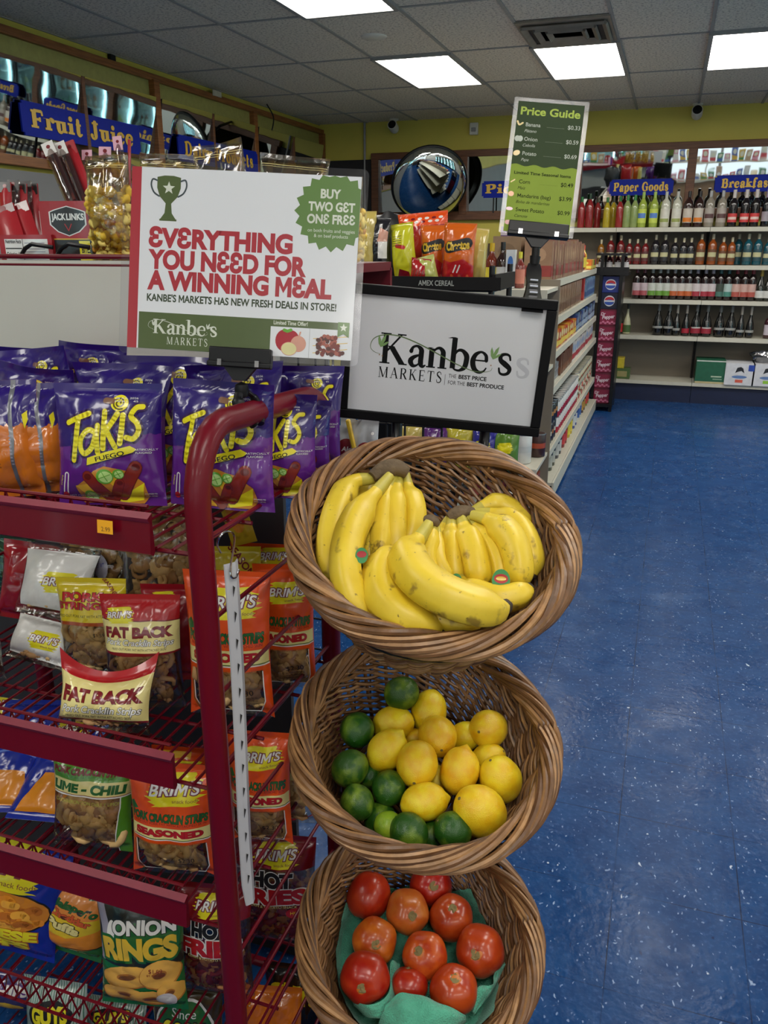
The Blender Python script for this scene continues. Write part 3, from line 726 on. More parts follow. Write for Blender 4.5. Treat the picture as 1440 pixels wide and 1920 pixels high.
row([(35, redmix, 'red mixer bottle with green cap, first on the top back shelf beside the price card'), (95, redt, 'taller red mixer bottle with dark green cap, second on the top back shelf'),
     (225, yel, 'yellow-green mixer bottle on the top back shelf, left of the red one'), (320, redmix, 'red mixer bottle under the P of the Paper Goods sign'),
     (375, pale, 'pale green bottle on the top back shelf, just right of a red bottle'), (430, pale, 'second pale green bottle, left of the lime labelled ones'),
     (490, lime, 'lime green bottle with lime label, left one of two'), (575, lime, 'lime green bottle with lime label, right one of two, beside a white bottle'),
     (660, white, 'white bottle on the top back shelf beside the lime labelled bottle'), (745, white, 'white bottle on the top back shelf beside the dark bottle'),
     (830, darko, 'dark bottle with orange on its label, beside the white bottle'), (910, darko, 'dark bottle with orange on its label, beside a clear bottle'),
     (990, clear, 'clear bottle on the top back shelf beside the dark orange-label bottle'), (1080, clear, 'clear bottle on the top back shelf beside a red-label bottle'),
     (1165, redl, 'black bottle with white neck and red label, leftmost of three'), (1255, redl, 'black bottle with white neck and red label, middle of three'), (1330, redl, 'black bottle with white neck and red label, rightmost of three'),
     (1415, silv, 'black bottle with lilac neck and grey label at the right photo edge')], 1.745, 420, 'mixer and liqueur bottles on the top back shelf', 'top')
for i, x in enumerate((145, 265, 545, 630)):
    col = [(150, 40, 40), (196, 170, 50), (160, 180, 70), (160, 180, 70)][i]
    b = bottle('liter', .3, col, (60, 60, 40)); b.location = (bx(x, 420), 9.24, 1.745); tag(b, ['red bottle in the second rank behind the red mixers', 'yellow bottle in the second rank behind the yellow-green mixer', 'lime bottle in the second rank between the two lime labels', 'lime bottle in the second rank behind the white bottle'][i], 'bottle', 'bottles in the rear rank of the top back shelf')
# second shelf: flat square liquor bottles, labelled with pale lettering
def sq(c, h, cap=(190, 180, 150)): return K('square', h, c, cap, tuple(int(v*.55+30) for v in c), fat=.92, labels=(.12, .5), emblem=(.35, .75, (190, 184, 140)))
cols = {'amber': (140, 92, 26), 'red': (110, 24, 26), 'black': (30, 26, 30), 'orange': (142, 70, 24), 'teal': (20, 78, 92)}
seq = [(180, 'amber', .24, 'amber square bottle, first on the second back shelf'), (250, 'red', .28, 'tall red square bottle beside the amber one'), (325, 'red', .28, 'tall red square bottle, second from the amber one'), (390, 'red', .245, 'short red square bottle beside the tall red pair'), (450, 'red', .245, 'short red square bottle, middle of three short reds'), (510, 'red', .245, 'short red square bottle beside the tall black one'),
       (585, 'black', .285, 'tall black square bottle beside a short red one'), (655, 'black', .285, 'tall black square bottle, second of the black ones'), (730, 'black', .255, 'short black square bottle beside the tall black pair'), (795, 'black', .255, 'short black square bottle, middle of three short blacks'), (850, 'black', .255, 'short black square bottle beside the tall orange one'),
       (925, 'orange', .29, 'tall orange square bottle beside the black ones'), (1010, 'orange', .29, 'tall orange square bottle, second of the orange ones'), (1090, 'orange', .26, 'short orange square bottle beside the tall orange pair'), (1155, 'orange', .26, 'short orange square bottle beside the teal ones'),
       (1275, 'teal', .29, 'tall teal square bottle, first full one after the orange'), (1350, 'teal', .29, 'tall teal square bottle, second one'), (1425, 'teal', .26, 'short teal square bottle at the right photo edge')]
row([(x, sq(cols[c], h), l) for x, c, h, l in seq], 1.388, 492, 'square liquor bottles on the second back shelf', 'second')
b = bottle(*sq(cols['teal'], .29)['a'], **sq(cols['teal'], .29)['k']); b.location = (bx(1208, 492), 9.2, 1.388); tag(b, 'teal square bottle set back behind the first tall teal one', 'bottle', 'square liquor bottles on the second back shelf')
# third shelf: wine
def wn(cap, lab, em, body=(32, 18, 18)): return K('wine', .325, body, cap, lab, capz=.24, labels=(.1, .48), emblem=(.0, .38, em))
W3 = [(445, (120, 48, 66), (196, 176, 180), (176, 84, 90), 'pink capped wine, first on the wine shelf'), (500, (120, 48, 66), (196, 176, 180), (176, 84, 90), 'pink capped wine beside the first green label'),
      (560, (170, 176, 168), (196, 200, 190), (104, 150, 60), 'green label wine beside a pink capped one'), (615, (170, 176, 168), (196, 200, 190), (104, 150, 60), 'green label wine, middle of three'), (670, (170, 176, 168), (196, 200, 190), (104, 150, 60), 'green label wine beside an orange label'),
      (725, (176, 170, 168), (196, 190, 184), (184, 92, 48), 'orange label wine beside a green label'), (780, (176, 170, 168), (196, 190, 184), (184, 92, 48), 'orange label wine, middle of three'), (835, (176, 170, 168), (196, 190, 184), (184, 92, 48), 'orange label wine beside a crimson label'),
      (895, (180, 172, 180), (200, 190, 190), (158, 48, 62), 'crimson label wine beside an orange label'), (955, (180, 172, 180), (200, 190, 190), (158, 48, 62), 'crimson label wine, middle of three'), (1010, (180, 172, 180), (200, 190, 190), (158, 48, 62), 'crimson label wine beside a teal cap'),
      (1068, (30, 104, 108), (60, 70, 60), (70, 110, 100), 'teal capped wine turned sideways'), (1128, (30, 104, 108), (170, 190, 186), (70, 130, 116), 'teal capped wine with pale label'),
      (1190, (150, 44, 58), (196, 160, 150), (170, 80, 70), 'red capped wine beside a teal cap'), (1250, (150, 44, 58), (196, 160, 150), (170, 80, 70), 'red capped wine, middle of three'), (1308, (150, 44, 58), (196, 160, 150), (170, 80, 70), 'red capped wine beside the champagne')]
row([(x, wn(c, l, e), lab+' on the third back shelf') for x, c, l, e, lab in W3], 1.048, 558, 'wine bottles on the third back shelf', 'third')
champ = K('bulb', .315, (24, 28, 22), (196, 166, 70), (200, 200, 196), fat=.85, capz=.32, labels=(.08, .3))
row([(1372, champ, 'gold foil champagne bottle with white label beside red capped wine'), (1432, champ, 'gold foil champagne bottle with white label at the right photo edge')], 1.048, 560, 'champagne bottles on the third back shelf', 'third')
# fourth shelf
dk = K('bulb', .33, (16, 16, 16), (120, 120, 116), (150, 150, 146), fat=.88, capz=.3, labels=(.2, .27)); dks = K('bulb', .30, (16, 16, 16), (196, 186, 170), (150, 150, 146), fat=.74, capz=.25, labels=(.16, .24))
dkr = K('bulb', .33, (16, 16, 16), (120, 120, 116), (150, 40, 56), fat=.88, capz=.3, labels=(.08, .27), emblem=(.8, 1, (190, 186, 180))); dkrs = K('bulb', .30, (16, 16, 16), (196, 186, 170), (160, 34, 52), fat=.74, capz=.25, labels=(.08, .24))
row([(605, dk, 'tall black round bottle, first on the fourth back shelf'), (685, dk, 'tall black round bottle beside a short pale capped one'), (745, dks, 'short black pale capped bottle beside the red labelled short one'), (815, dkrs, 'short black pale capped bottle with red label'),
     (890, dkr, 'tall black bottle with red and white label, left one of two'), (970, dkr, 'tall black bottle with red and white label, right one of two'), (1065, dk, 'tall black round bottle right of the red labelled pair'), (1150, dk, 'tall black round bottle beside the last short pair'),
     (1225, dks, 'short black pale capped bottle, second to last on the fourth back shelf'), (1295, dks, 'short black pale capped bottle, last on the fourth back shelf'),
     (375, K('bulb', .30, (190, 186, 150), (40, 40, 40), (70, 96, 50), fat=.75, labels=(.05, .3)), 'cream liqueur bottle standing alone on the fourth back shelf'),
     (318, K('wine', .30, (30, 26, 22), (160, 50, 40), (180, 40, 44), labels=(.05, .35)), 'dark bottle with red label beside the soda carton stand'),
     (1436, K('square', .25, (60, 26, 34), (60, 40, 40), (190, 180, 190), fat=1.1), 'dark red bottle at the right edge of the fourth back shelf')], .685, 628, 'bottles on the fourth back shelf', 'fourth')
# cartons on the base deck
def carton(P, d, base, art, lab, name='carton', cat='carton', rz=0, group=None, top=None):
    mb = MB(); mb.box((0, 0, d[2]/2), d, base)
    A = Art(.0012); art(A, d[0], d[2])
    A.lay(mb, lambda x, y, o: Vector((x, -d[1]/2-o, y)), base=.001)
    o = mb.build(name, sharp=20); place(o, P, rz); return tag(o, lab, cat, group)
def art_green(A, w, h):
    A.rect(-w/2, 0, w/2, .02, colm((190, 176, 130), .6, 0)); A.rect(-w/2, h-.012, w/2, h, colm((200, 206, 196), .6, 0))
    A.rect(.01, h*.28, w*.40, h*.34, colm((180, 196, 170), .6, 0))
    A.rect(.03, h*.18, w*.42, h*.22, colm((150, 176, 150), .6, 0))
def art_white(c):
    def f(A, w, h):
        A.rect(w*.28, h*.66, w*.48, h*.94, colm((40, 70, 160), .6, 0))
        A.poly([(-w*.16, h*.56), (-w*.10, h*.80), (w*.02, h*.84), (w*.10, h*.78), (w*.16, h*.56), (w*.05, h*.66), (-w*.06, h*.62)], colm((26, 28, 36), .6, 0))
        A.ell(0, h*.38, w*.26, h*.07, colm((96, 126, 176), .6, 0))
        A.rect(-w*.13, h*.12, w*.13, h*.26, c)
    return f
p = lambda zx, zy, y: at_y(1080+zx/4.0, 430+zy/4.0, y)
carton((p(1012, 1100, 9.1).x-.018, 9.12, .217), (.28, .3, .235), colm((30, 92, 66), .6, 0), art_green, 'green carton with a tan base stripe on the base deck of the back shelving')
carton((p(1212, 1130, 9.08).x, 9.10, .217), (.275, .3, .22), colm((206, 206, 210), .6, 0), art_white(colm((206, 90, 70), .6, 0)), 'white carton with a red caption beside the green carton', group='white cartons')
carton((p(1412, 1130, 9.08).x+.01, 9.10, .217), (.275, .3, .22), colm((206, 206, 210), .6, 0), art_white(colm((140, 190, 60), .6, 0)), 'white carton with a green caption at the right photo edge', group='white cartons')
mb = MB(); mb.blob((0, 0, .06), .09, film('grey_shrink_wrap', (190, 190, 200), .12, .3), 3, .3, 10, (1.4, 1, .7)); o = mb.build('shrink_wrap'); o.location = (p(1412, 1000, 9.1).x, 9.1, .438); tag(o, 'crumpled clear shrink wrap lying on the right white carton', 'plastic wrap')
mb = MB(); mb.box((0, 0, .055), (.1, .14, .11), colm((196, 176, 40), .5)); o = mb.build('yellow_box', bevel=.003); o.location = (p(325, 1015, 9.08).x, 9.1, .325); tag(o, 'small yellow box on top of a green jar box, left end of the base deck', 'box')
mb = MB(); mb.box((0, 0, .054), (.16, .16, .105), colm((70, 96, 44), .5)); mb.box((0, -.082, .05), (.1, .004, .06), colm((150, 140, 90), .5)); o = mb.build('green_box', bevel=.003); o.location = (p(345, 1100, 9.08).x, 9.1, .217); tag(o, 'small green box under the yellow box, left end of the base deck', 'box')

# ================================================================== coolers that the mirrors show (right wall and near left wall)
m_glass = film('cooler_glass', (215, 235, 235), .03, .04, .6)
m_tube = mat('cooler_lamp', (225, 245, 255), .5, emit=14.0, var=.01); m_inside = mat('cooler_liner', (226, 236, 236), .5)
def cooler(P, rz, lab, seed):
    t = empty('glass_door_cooler', lab, 'cooler', P, (0, 0, rz), 'glass door coolers')
    mb = MB(); mb.box((0, .62, 1.1), (.8, .02, 2.2), m_inside); mb.box((0, .3, 2.28), (.8, .64, .16), m_black); mb.box((0, .3, .1), (.8, .64, .2), m_black)
    mb.box((-.395, .3, 1.1), (.01, .62, 2.2), m_inside); mb.box((.395, .3, 1.1), (.01, .62, 2.2), m_inside); mb.build('cabinet', t)
    for sx in (-.33, .33): mb = MB(); mb.box((sx, .03, 1.2), (.035, .03, 1.85), m_tube); mb.build('lamp_tube', t)
    for z in (.25, .62, .98, 1.34, 1.7):
        mb = MB(); mb.box((0, .35, z), (.74, .5, .015), m_white); mb.build('shelf', t)
    d = MB(); d.box((0, -.02, 1.2), (.7, .008, 1.9), m_glass)
    o = d.build('door', t); f = MB()
    for sx in (-.37, .37): f.box((sx, -.02, 1.2), (.05, .03, 2.0), m_black)
    for sz in (.24, 2.16): f.box((0, -.02, sz), (.76, .03, .07), m_black)
    f.box((.31, -.05, 1.1), (.02, .03, .4), m_chrome); f.build('door_frame', o)
    return t
r2 = random.Random(3)
pal = [(150, 30, 30), (30, 70, 140), (200, 170, 40), (40, 120, 60), (210, 210, 205), (90, 50, 120), (210, 110, 40), (20, 20, 24)]
def stock(t, M, n, lab, group):
    """drink bottles on the cooler shelves"""
    for zi, z in enumerate((.258, .628, .988, 1.348, 1.708)):
        c = pal[r2.randrange(len(pal))]; c2 = pal[r2.randrange(len(pal))]
        for i in range(n):
            b = bottle('liter' if zi % 2 else 'wine', .27, c if i < n/2 else c2, (220, 220, 220), (220, 214, 200))
            b.location = M @ Vector((-.3+.6*i/(n-1), .22, z)); b.rotation_euler = (0, 0, M.to_euler().z); tag(b, lab, 'bottle', group)
first = None
for i, y in enumerate((2.9, 3.72, 4.54, 5.36, 6.18, 7.0)):
    M = Matrix.Translation((XR-.66, y, 0)) @ Matrix.Rotation(-PI/2, 4, 'Z')
    if i == 0: t = first = cooler(M.translation, -PI/2, 'lit glass door cooler on the right wall, outside the photo', i)
    else: t = copy_tree(first); t.location = M.translation
    stock(t, M, 5, 'drink bottle in a cooler on the right wall, outside the photo', 'drinks in the right wall coolers')
for i, x in enumerate((-3.55, -2.73, -1.91, -1.09)):
    M = Matrix.Translation((x, YF+.68, 0)) @ Matrix.Rotation(PI, 4, 'Z')
    t = copy_tree(first); t.location = M.translation; t.rotation_euler = (0, 0, PI); t['label'] = 'lit glass door cooler on the front wall, outside the photo'
    stock(t, M, 5, 'drink bottle in a cooler on the front wall, outside the photo', 'drinks in the front wall coolers')
# ================================================================== SNACK BAGS
m_cfilm = film('clear_bag_film', (250, 246, 238), .1, .05, .75)
m_foilgrey = mat('foil_seam_grey', (120, 122, 128), .3, metal=.4)
def foil(name, c, rough=.22, bump=.25): return mat('foil_'+name, c, rough, coat=.6, var=.08, scale=14, bump=bump, bscale=22)
class BagShape:
    """pillow bag: x across, y up from the bottom seal, returns local points (front faces -Y, up is +Z)"""
    def __init__(s, w, h, t, seed, seal=.013, sag=.0, curl=.0, crumple=1.0, lean=0., cell=.0072):
        s.w, s.h, s.t, s.seal, s.seed, s.sag, s.curl, s.cr, s.lean = w, h, t, seal, seed, sag, curl, crumple, lean
        r = random.Random(seed); s.ph = [r.uniform(0, 6.28) for _ in range(8)]; s.of = Vector((seed*1.37 % 50, seed*.73 % 50, seed*2.1 % 50))
        s.nx = max(8, round(w/cell)); s.ny = max(8, round(h/cell)); s.gx = w/s.nx; s.gy = h/s.ny; s.grid = (s.gx, s.gy, -w/2)
        s.G = [[s.raw(-w/2+i*s.gx, j*s.gy) for i in range(s.nx+1)] for j in range(s.ny+1)]
    def env(s, x, y):
        v = (y-s.seal)/(s.h-2*s.seal); v = min(max(v, 0), 1); u = min(abs(2*x/s.w), 1)
        return (max(0, 1-u**2.4))**.62 * (math.sin(PI*(v**.9)))**.55 if 0 < v < 1 else 0
    def mid(s, x, y):
        v = y/s.h; u = 2*x/s.w
        return s.curl*math.sin(1.7*u+s.ph[0])*max(0, (v-.55)/.45)**1.5 + .35*s.curl*math.sin(2.5*u+s.ph[1])*max(0, (.2-v)/.2)**1.5 + s.lean*max(0, v-.7)**2*s.h*6
    def wr(s, x, y):
        v = y/s.h; u = 2*x/s.w; d1 = 1-v; a = 0
        a += .0045*math.exp(-d1*5)*math.sin(9*u+s.ph[2]+3*d1)*s.cr + .004*math.exp(-v*6)*math.sin(8*u+s.ph[3]-4*v)*s.cr
        p = Vector((x*16, y*16, 0))+s.of
        a += .006*(abs(noise.noise(p))-.25)*s.cr + .0035*(abs(noise.noise(p*2.3))-.2)*s.cr
        return a
    def front(s, x, y, off=0):
        u = min(max((x+s.w/2)/s.gx, 0), s.nx-1e-6); v = min(max(y/s.gy, 0), s.ny-1e-6); i, j = int(u), int(v); u -= i; v -= j
        a, b, c, d = s.G[j][i], s.G[j][i+1], s.G[j+1][i], s.G[j+1][i+1]
        p = a+(b-a)*u+(d-b)*v if u >= v else a+(d-c)*u+(c-a)*v
        return Vector((p.x, p.y-off, p.z))
    def raw(s, x, y):
        e = s.env(x, y); z = s.t/2*e + s.wr(x, y)*min(1, e*2.2)
        v = min(max(y/s.h, 0), 1); px = x*(1-.07*math.sin(PI*v)*min(1, s.t/.05)*(abs(2*x/s.w)))
        return Vector((px, -(z+.0004)+s.mid(x, y), y - s.sag*(2*x/s.w)**2*(v**3)))
    def back(s, x, y):
        e = s.env(x, y); p = s.raw(x, y); z = s.t/2*e+s.wr(-x, y)*min(1, e*2)
        return Vector((p.x, z+.0004+s.mid(x, y), p.z))
    def normal(s, x, y):
        e = .0012; x0, x1 = max(x-e, -s.w/2), min(x+e, s.w/2); y0, y1 = max(y-e, 0), min(y+e, s.h)
        n = (s.raw(x1, y)-s.raw(x0, y)).cross(s.raw(x, y1)-s.raw(x, y0))
        return n.normalized() if n.length > 1e-12 else Vector((0, -1, 0))
    def shell(s, mb, mf, mbk):
        w, h = s.w, s.h
        nx, ny = s.nx, s.ny; ys = [j*s.gy for j in range(ny+1)]
        xs = [-w/2+w*i/nx for i in range(nx+1)]; vs = []; n = nx+1
        for row_ in s.G: vs += row_
        k = len(vs)
        for y in ys: vs += [s.back(x, y) for x in xs]
        F = [f for j in range(ny) for i in range(nx) for f in ((j*n+i, j*n+i+1, (j+1)*n+i+1), (j*n+i, (j+1)*n+i+1, (j+1)*n+i))]
        B = [(k+j*n+i, k+(j+1)*n+i, k+(j+1)*n+i+1, k+j*n+i+1) for j in range(ny) for i in range(nx)]
        E_ = []
        for j in range(ny):
            E_.append((j*n, (j+1)*n, k+(j+1)*n, k+j*n)); E_.append((j*n+nx, k+j*n+nx, k+(j+1)*n+nx, (j+1)*n+nx))
        for i in range(nx):
            E_.append((i, k+i, k+i+1, i+1)); E_.append((ny*n+i, ny*n+i+1, k+ny*n+i+1, k+ny*n+i))
        mb.add(vs, F, mf); b0 = len(mb.v)-len(vs)
        for j, y in enumerate(ys):
            for i, x in enumerate(xs): mb.nrm[b0+j*n+i] = s.normal(x, y)
        i2 = mb.mi(mbk)
        for f in B+E_: mb.f.append(tuple(b0+j for j in f)); mb.m.append(i2)
def lumps(bag, y0, y1, mats_, n, r, seed, curls=0, flat=.55, fill=.8):
    """the snack pieces seen through a clear bag"""
    q = random.Random(seed); mb = MB()
    for i in range(n):
        rr = r*q.uniform(.7, 1.25); mx = bag.w/2-rr*1.55-.004
        x = q.uniform(-mx, mx); y = max(q.uniform(y0, y1)*bag.h, rr*1.5+.008)
        t = bag.t/2*bag.env(x, y)*fill; z = -max(0, t-rr*.9)*q.uniform(.2, 1)
        c = Vector((x*.93, z+bag.mid(x, y), y)); R = Matrix.Rotation(q.uniform(0, 3), 3, 'Y') @ Matrix.Rotation(q.uniform(-.5, .5), 3, 'X'); m = mats_[q.randrange(len(mats_))]
        if q.random() < curls:
            a0 = q.uniform(0, 6); L_ = q.uniform(2.5, 4.6)
            mb.tube([c+R @ Vector((rr*1.25*math.cos(a0+L_*k/7), rr*.2*math.sin(k*1.7), rr*1.25*math.sin(a0+L_*k/7))) for k in range(8)], [rr*.42*(.6+.4*math.sin(PI*(k+.8)/8.6)) for k in range(8)], m, 7)
        else: mb.blob(c, rr, m, q.randrange(999), .42, 7, (1.25, flat, .8), R)
    return mb
def snack_bag(name, w, h, t, seed, front_m, back_m, art=None, clear=False, content=None, **kw):
    """printed bag; a clear bag gets its contents as a part"""
    B = BagShape(w, h, t, seed, **kw); mb = MB()
    B.shell(mb, front_m if not clear else m_cfilm, back_m if not clear else m_cfilm)
    A = Art(.0001)
    if art: art(A, w, h)
    A.lay(mb, lambda x, y, o: B.front(x, y, o), B.grid, base=.00025, nf=B.normal)
    if not clear: return mb.build(name, sharp=50), B
    t_ = empty(name, None, None); mb.build('film', t_, sharp=50)
    if content: tag(content(B).build('snack_pieces', t_, sharp=180), kind='stuff')
    return t_, B
# ---- printed designs (x centred, y up, metres)
def sc(pts, w, h): return [(x*w, y*h) for x, y in pts]
C_ = lambda name, c, r=.3, coat=.5: mat('ink_'+name, c, r, coat=coat, var=.05, bump=.15, bscale=22)
k_y = C_('yellow', (226, 214, 28)); k_dkblue = C_('night_blue', (38, 18, 104)); k_lime = C_('lime', (96, 160, 50)); k_limeL = C_('lime_pulp', (178, 214, 130)); k_chili = C_('chili_roll', (128, 40, 30)); k_chiliD = C_('chili_shadow', (92, 26, 24))
k_white = C_('white', (226, 224, 220)); k_black = C_('black', (20, 18, 22)); k_flame = C_('flame', (222, 172, 40)); k_red = C_('red', (176, 26, 32)); k_dkred = C_('deep_red', (120, 14, 24)); k_cream = C_('cream', (226, 212, 140)); k_grn = C_('green', (30, 96, 44)); k_orange = C_('orange', (222, 78, 20)); k_green2 = C_('leaf_green', (84, 142, 36)); k_gold = C_('gold', (214, 176, 50)); k_pink = C_('pink', (226, 178, 196)); k_purple = C_('violet', (96, 34, 128)); k_onion = C_('batter', (222, 168, 74)); k_onionD = C_('batter_dark', (176, 112, 40)); k_grey = C_('grey_ink', (150, 146, 160)); k_puff = C_('puff_orange', (226, 140, 34)); k_blue = C_('royal_blue', (20, 42, 150))
def jag(x0, x1, y, amp, n, seed):
    r = random.Random(seed); return [(x0+(x1-x0)*i/n, y+r.uniform(-amp, amp)) for i in range(n+1)]
def splash(A, x, y, w, h, m, seed=1, rot=.12):
    """brush-stroke patch with ragged ends"""
    r = random.Random(seed); n = 7; L_ = []; R_ = []
    for i in range(n):
        yy = -h/2+h*i/(n-1); k = .78+.22*math.sin(PI*i/(n-1))
        L_ += [(-w/2*k*r.uniform(.82, 1.0), yy), (-w/2*k*r.uniform(.6, .8), yy+h*.07)]; R_ += [(w/2*k*r.uniform(.82, 1.0), yy), (w/2*k*r.uniform(.62, .8), yy+h*.07)]
    c, s_ = math.cos(rot), math.sin(rot); P = L_+R_[::-1]
    A.poly([(x+px*c-py*s_, y+px*s_+py*c) for px, py in P], m)
def brims(A, x, y, w, seed=1, rot=.1, col=None, sub=True):
    splash(A, x, y, w*1.25, w*.52, k_y, seed, rot)
    A.text("BRIM'S", x, y-w*.06, w*.2, k_white if col is None else col, bold=.02, rot=rot, shear=.25, w=w*.98, out=C_('brim_red', (120, 40, 60)), ow=.07)
    if sub: A.text('snack foods', x+w*.2, y-w*.19, w*.06, C_('brim_red', (120, 40, 60)), rot=rot, w=w*.5)
TAKIS = {  # brush strokes in a 0..1 box: T a K i S
 'T': [[(.02, .70), (.12, .76), (.30, .86)], [(.17, .76), (.13, .40), (.09, .06)]],
 'a': [[(.39, .55), (.30, .58), (.21, .44), (.20, .26), (.26, .18), (.36, .30), (.41, .52)], [(.43, .66), (.42, .42), (.43, .20)]],
 'K': [[(.52, .90), (.51, .60), (.50, .27)], [(.68, .86), (.59, .66), (.53, .56)], [(.55, .58), (.60, .44), (.66, .30)]],
 'I': [[(.75, .84), (.74, .60), (.72, .36)]],
 'S': [[(1.0, .98), (.91, .96), (.85, .82), (.93, .71), (.96, .57), (.89, .44), (.80, .46)]]}
def art_takis(A, w, h):
    A.poly(sc(jag(-.5, .5, .60, .012, 24, 5), w, h)+[(w*.5, h), (-w*.5, h)], k_dkblue)
    A.poly([(-w*.5, h*.48), (-w*.3, h*.50), (-w*.12, h*.56), (w*.2, h*.62), (w*.2, h*.75), (-w*.5, h*.75)], k_dkblue)
    bx_, by_, bw, bh = -w*.35, h*.355, w*.70, h*.47
    T = lambda p: (bx_+p[0]*bw, by_+p[1]*bh)
    ST = [st for g in TAKIS.values() for st in g]
    for st in ST: A.stroke([T(p) for p in st], w*.086, C_('plum_shadow', (48, 12, 70)), smooth=4)
    for st in ST: A.stroke([T(p) for p in st], w*.048, k_y, smooth=4)
    cx, cy = T((.70, 1.04)); A.ell(cx, cy, w*.075, w*.07, k_y)
    A.stroke([(cx+(w*.012+w*.042*a/11)*math.cos(a), cy+(w*.012+w*.042*a/11)*math.sin(a)) for a in [i*.5 for i in range(24)]], w*.013, C_('olive_ink', (96, 84, 20)))
    A.stroke([(cx-w*.13, cy+h*.02), (cx-w*.06, cy+h*.015)], w*.05, C_('cone_brown', (120, 84, 60)))
    b = [(-.16, .345), (.26, .45), (.30, .475), (.24, .505), (.02, .455), (-.15, .405)]
    A.poly(sc([(x, y-.008) for x, y in b], w*1.03, h), C_('plum_shadow', (48, 12, 70))); A.poly(sc(b, w, h), k_y)
    A.text('FUEGO', w*.06, h*.405, h*.034, k_black, rot=.23, bold=.02, w=w*.27)
    # food: flames, rolls, limes
    A.poly(sc([(-.26, .02), (-.30, .16), (-.2, .22), (-.1, .30), (.0, .34), (.2, .30), (.34, .2), (.36, .08), (.3, .02)], w, h), C_('flame_dark', (190, 126, 40)))
    for P, m in (([(-.30, .17), (-.1, .2), (-.16, .05)], k_flame), ([(-.04, .27), (.14, .31), (.1, .14)], k_flame), ([(.06, .06), (.34, .2), (.30, .05), (.1, .02)], k_y), ([(-.2, .05), (.02, .12), (.0, .02)], k_flame)): A.poly(sc(P, w, h), m)
    for a, b_, wd_ in (((-.16, .25), (.02, .05), .10), ((.28, .33), (.12, .10), .11), ((.12, .2), (.06, .08), .075)):
        A.stroke([(a[0]*w, a[1]*h), (b_[0]*w, b_[1]*h)], wd_*w*1.12, k_chiliD); A.stroke([(a[0]*w, a[1]*h), (b_[0]*w, b_[1]*h)], wd_*w, k_chili)
        A.ell(a[0]*w, a[1]*h, wd_*w*.36, wd_*w*.28, k_chiliD)
    for x, y, r_ in ((.0, .255, .075), (.12, .275, .05), (-.17, .08, .065)):
        A.ell(x*w, y*h, r_*w, r_*w*.9, k_lime); A.ell(x*w+r_*w*.1, y*h-r_*w*.05, r_*w*.78, r_*w*.68, k_limeL)
        for k in range(4): A.stroke([(x*w, y*h), (x*w+r_*w*.7*math.cos(k*1.57+.4), y*h+r_*w*.6*math.sin(k*1.57+.4))], w*.006, k_lime)
    A.stroke(sc([(-.42, .09), (-.385, .26)], w, h), w*.05, k_white); A.stroke(sc([(-.42, .09), (-.385, .26)], w, h), w*.026, k_purple); A.ell(-.42*w, .085*h, w*.03, w*.03, k_red)
    A.text('EXTREME', -w*.44, h*.21, h*.014, k_y, rot=1.35)
    A.text('ARTIFICIALLY', w*.38, h*.465, h*.016, k_white, w=w*.2); A.text('FLAVORED', w*.36, h*.44, h*.016, k_white, w=w*.14)
    A.text('ENLARGED TO', w*.38, h*.1, h*.01, k_white); A.text('SHOW DETAIL', w*.38, h*.08, h*.01, k_white)
    A.text('HOT CHILI PEPPER & LIME', -w*.2, h*.075, h*.015, k_white, 'c', w=w*.36); A.text('TORTILLA CHIPS', -w*.24, h*.05, h*.015, k_white, w=w*.25)
    A.text('08 JUL 2026', w*.2, h*.875, h*.014, k_white, w=w*.2); A.text('MFR1   45', w*.2, h*.85, h*.014, k_white, w=w*.2)
m_takis = foil('chili_violet', (92, 36, 126)); m_takisb = foil('chili_orange', (204, 112, 32)); m_takisd = foil('chili_night', (40, 20, 108))
def art_takis_back(A, w, h):
    A.poly(sc(jag(-.5, .5, .64, .02, 24, 8), w, h)+[(w*.5, h), (-w*.5, h)], k_dkblue)
    A.poly([(w*.06, 0), (w*.13, 0), (w*.12, h*.3), (w*.16, h*.5), (w*.12, h*.8), (w*.16, h), (w*.08, h), (w*.05, h*.78), (w*.09, h*.5), (w*.05, h*.28)], m_foilgrey)
    for i in range(9): A.rect(w*.07, h*(.3+.03*i), w*.11, h*(.315+.03*i), C_('grey_ink', (150, 146, 160)))
    A.poly(sc([(.30, .72), (.38, .75), (.4, .68), (.34, .6)], w, h), k_y); A.text('PARENT OF', -w*.2, h*.3, h*.016, k_black, w=w*.16); A.text('NUTRITION', -w*.2, h*.275, h*.016, k_black, w=w*.16)

# ================================================================== LONG GONDOLA WITH GROCERIES
GXF, GXC = -.60, -1.08
glev = [(.36, -.60), (.735, -.615), (.94, -.63), (1.14, -.645), (1.37, -.66)]
GY0, GY1 = 4.95, 8.1
t = empty('gondola_shelving', 'long white double shelving gondola running down the aisle to the back wall', 'shelving', (GXC, (GY0+GY1)/2, 0)); ylen = GY1-GY0
mb = MB(); mb.box((0, 0, .8), (.03, ylen, 1.56), m_beige); mb.build('centre_panel', t)
for z, xf in glev:
    mb = MB(); d = xf-GXC; mb.box((d/2-.007, 0, z-.012), (d-.014, ylen, .02), m_cream); mb.box((d-.006, 0, z-.0245), (.012, ylen, .045), m_cream); mb.box((d/2-.007, -ylen/2-.004, z-.018), (d-.014, .008, .034), m_cream); mb.build('shelf', t)
mb = MB(); d = -.575-GXC; mb.box((d/2-.007, .1, .115), (d-.014, ylen, .02), m_cream); mb.box((d-.006, .1, .075), (.012, ylen, .10), m_cream); mb.build('base_deck', t)
mb = MB(); mb.box((d/2, .1, .02), (d-.06, ylen-.02, .04), m_navy); mb.build('kick_plate', t)
for z, xf in glev[::2]:
    mb = MB(); d = xf-GXC; mb.box((-d/2-.02, 0, z-.012), (d, ylen, .02), m_cream); mb.build('rear_shelf', t)
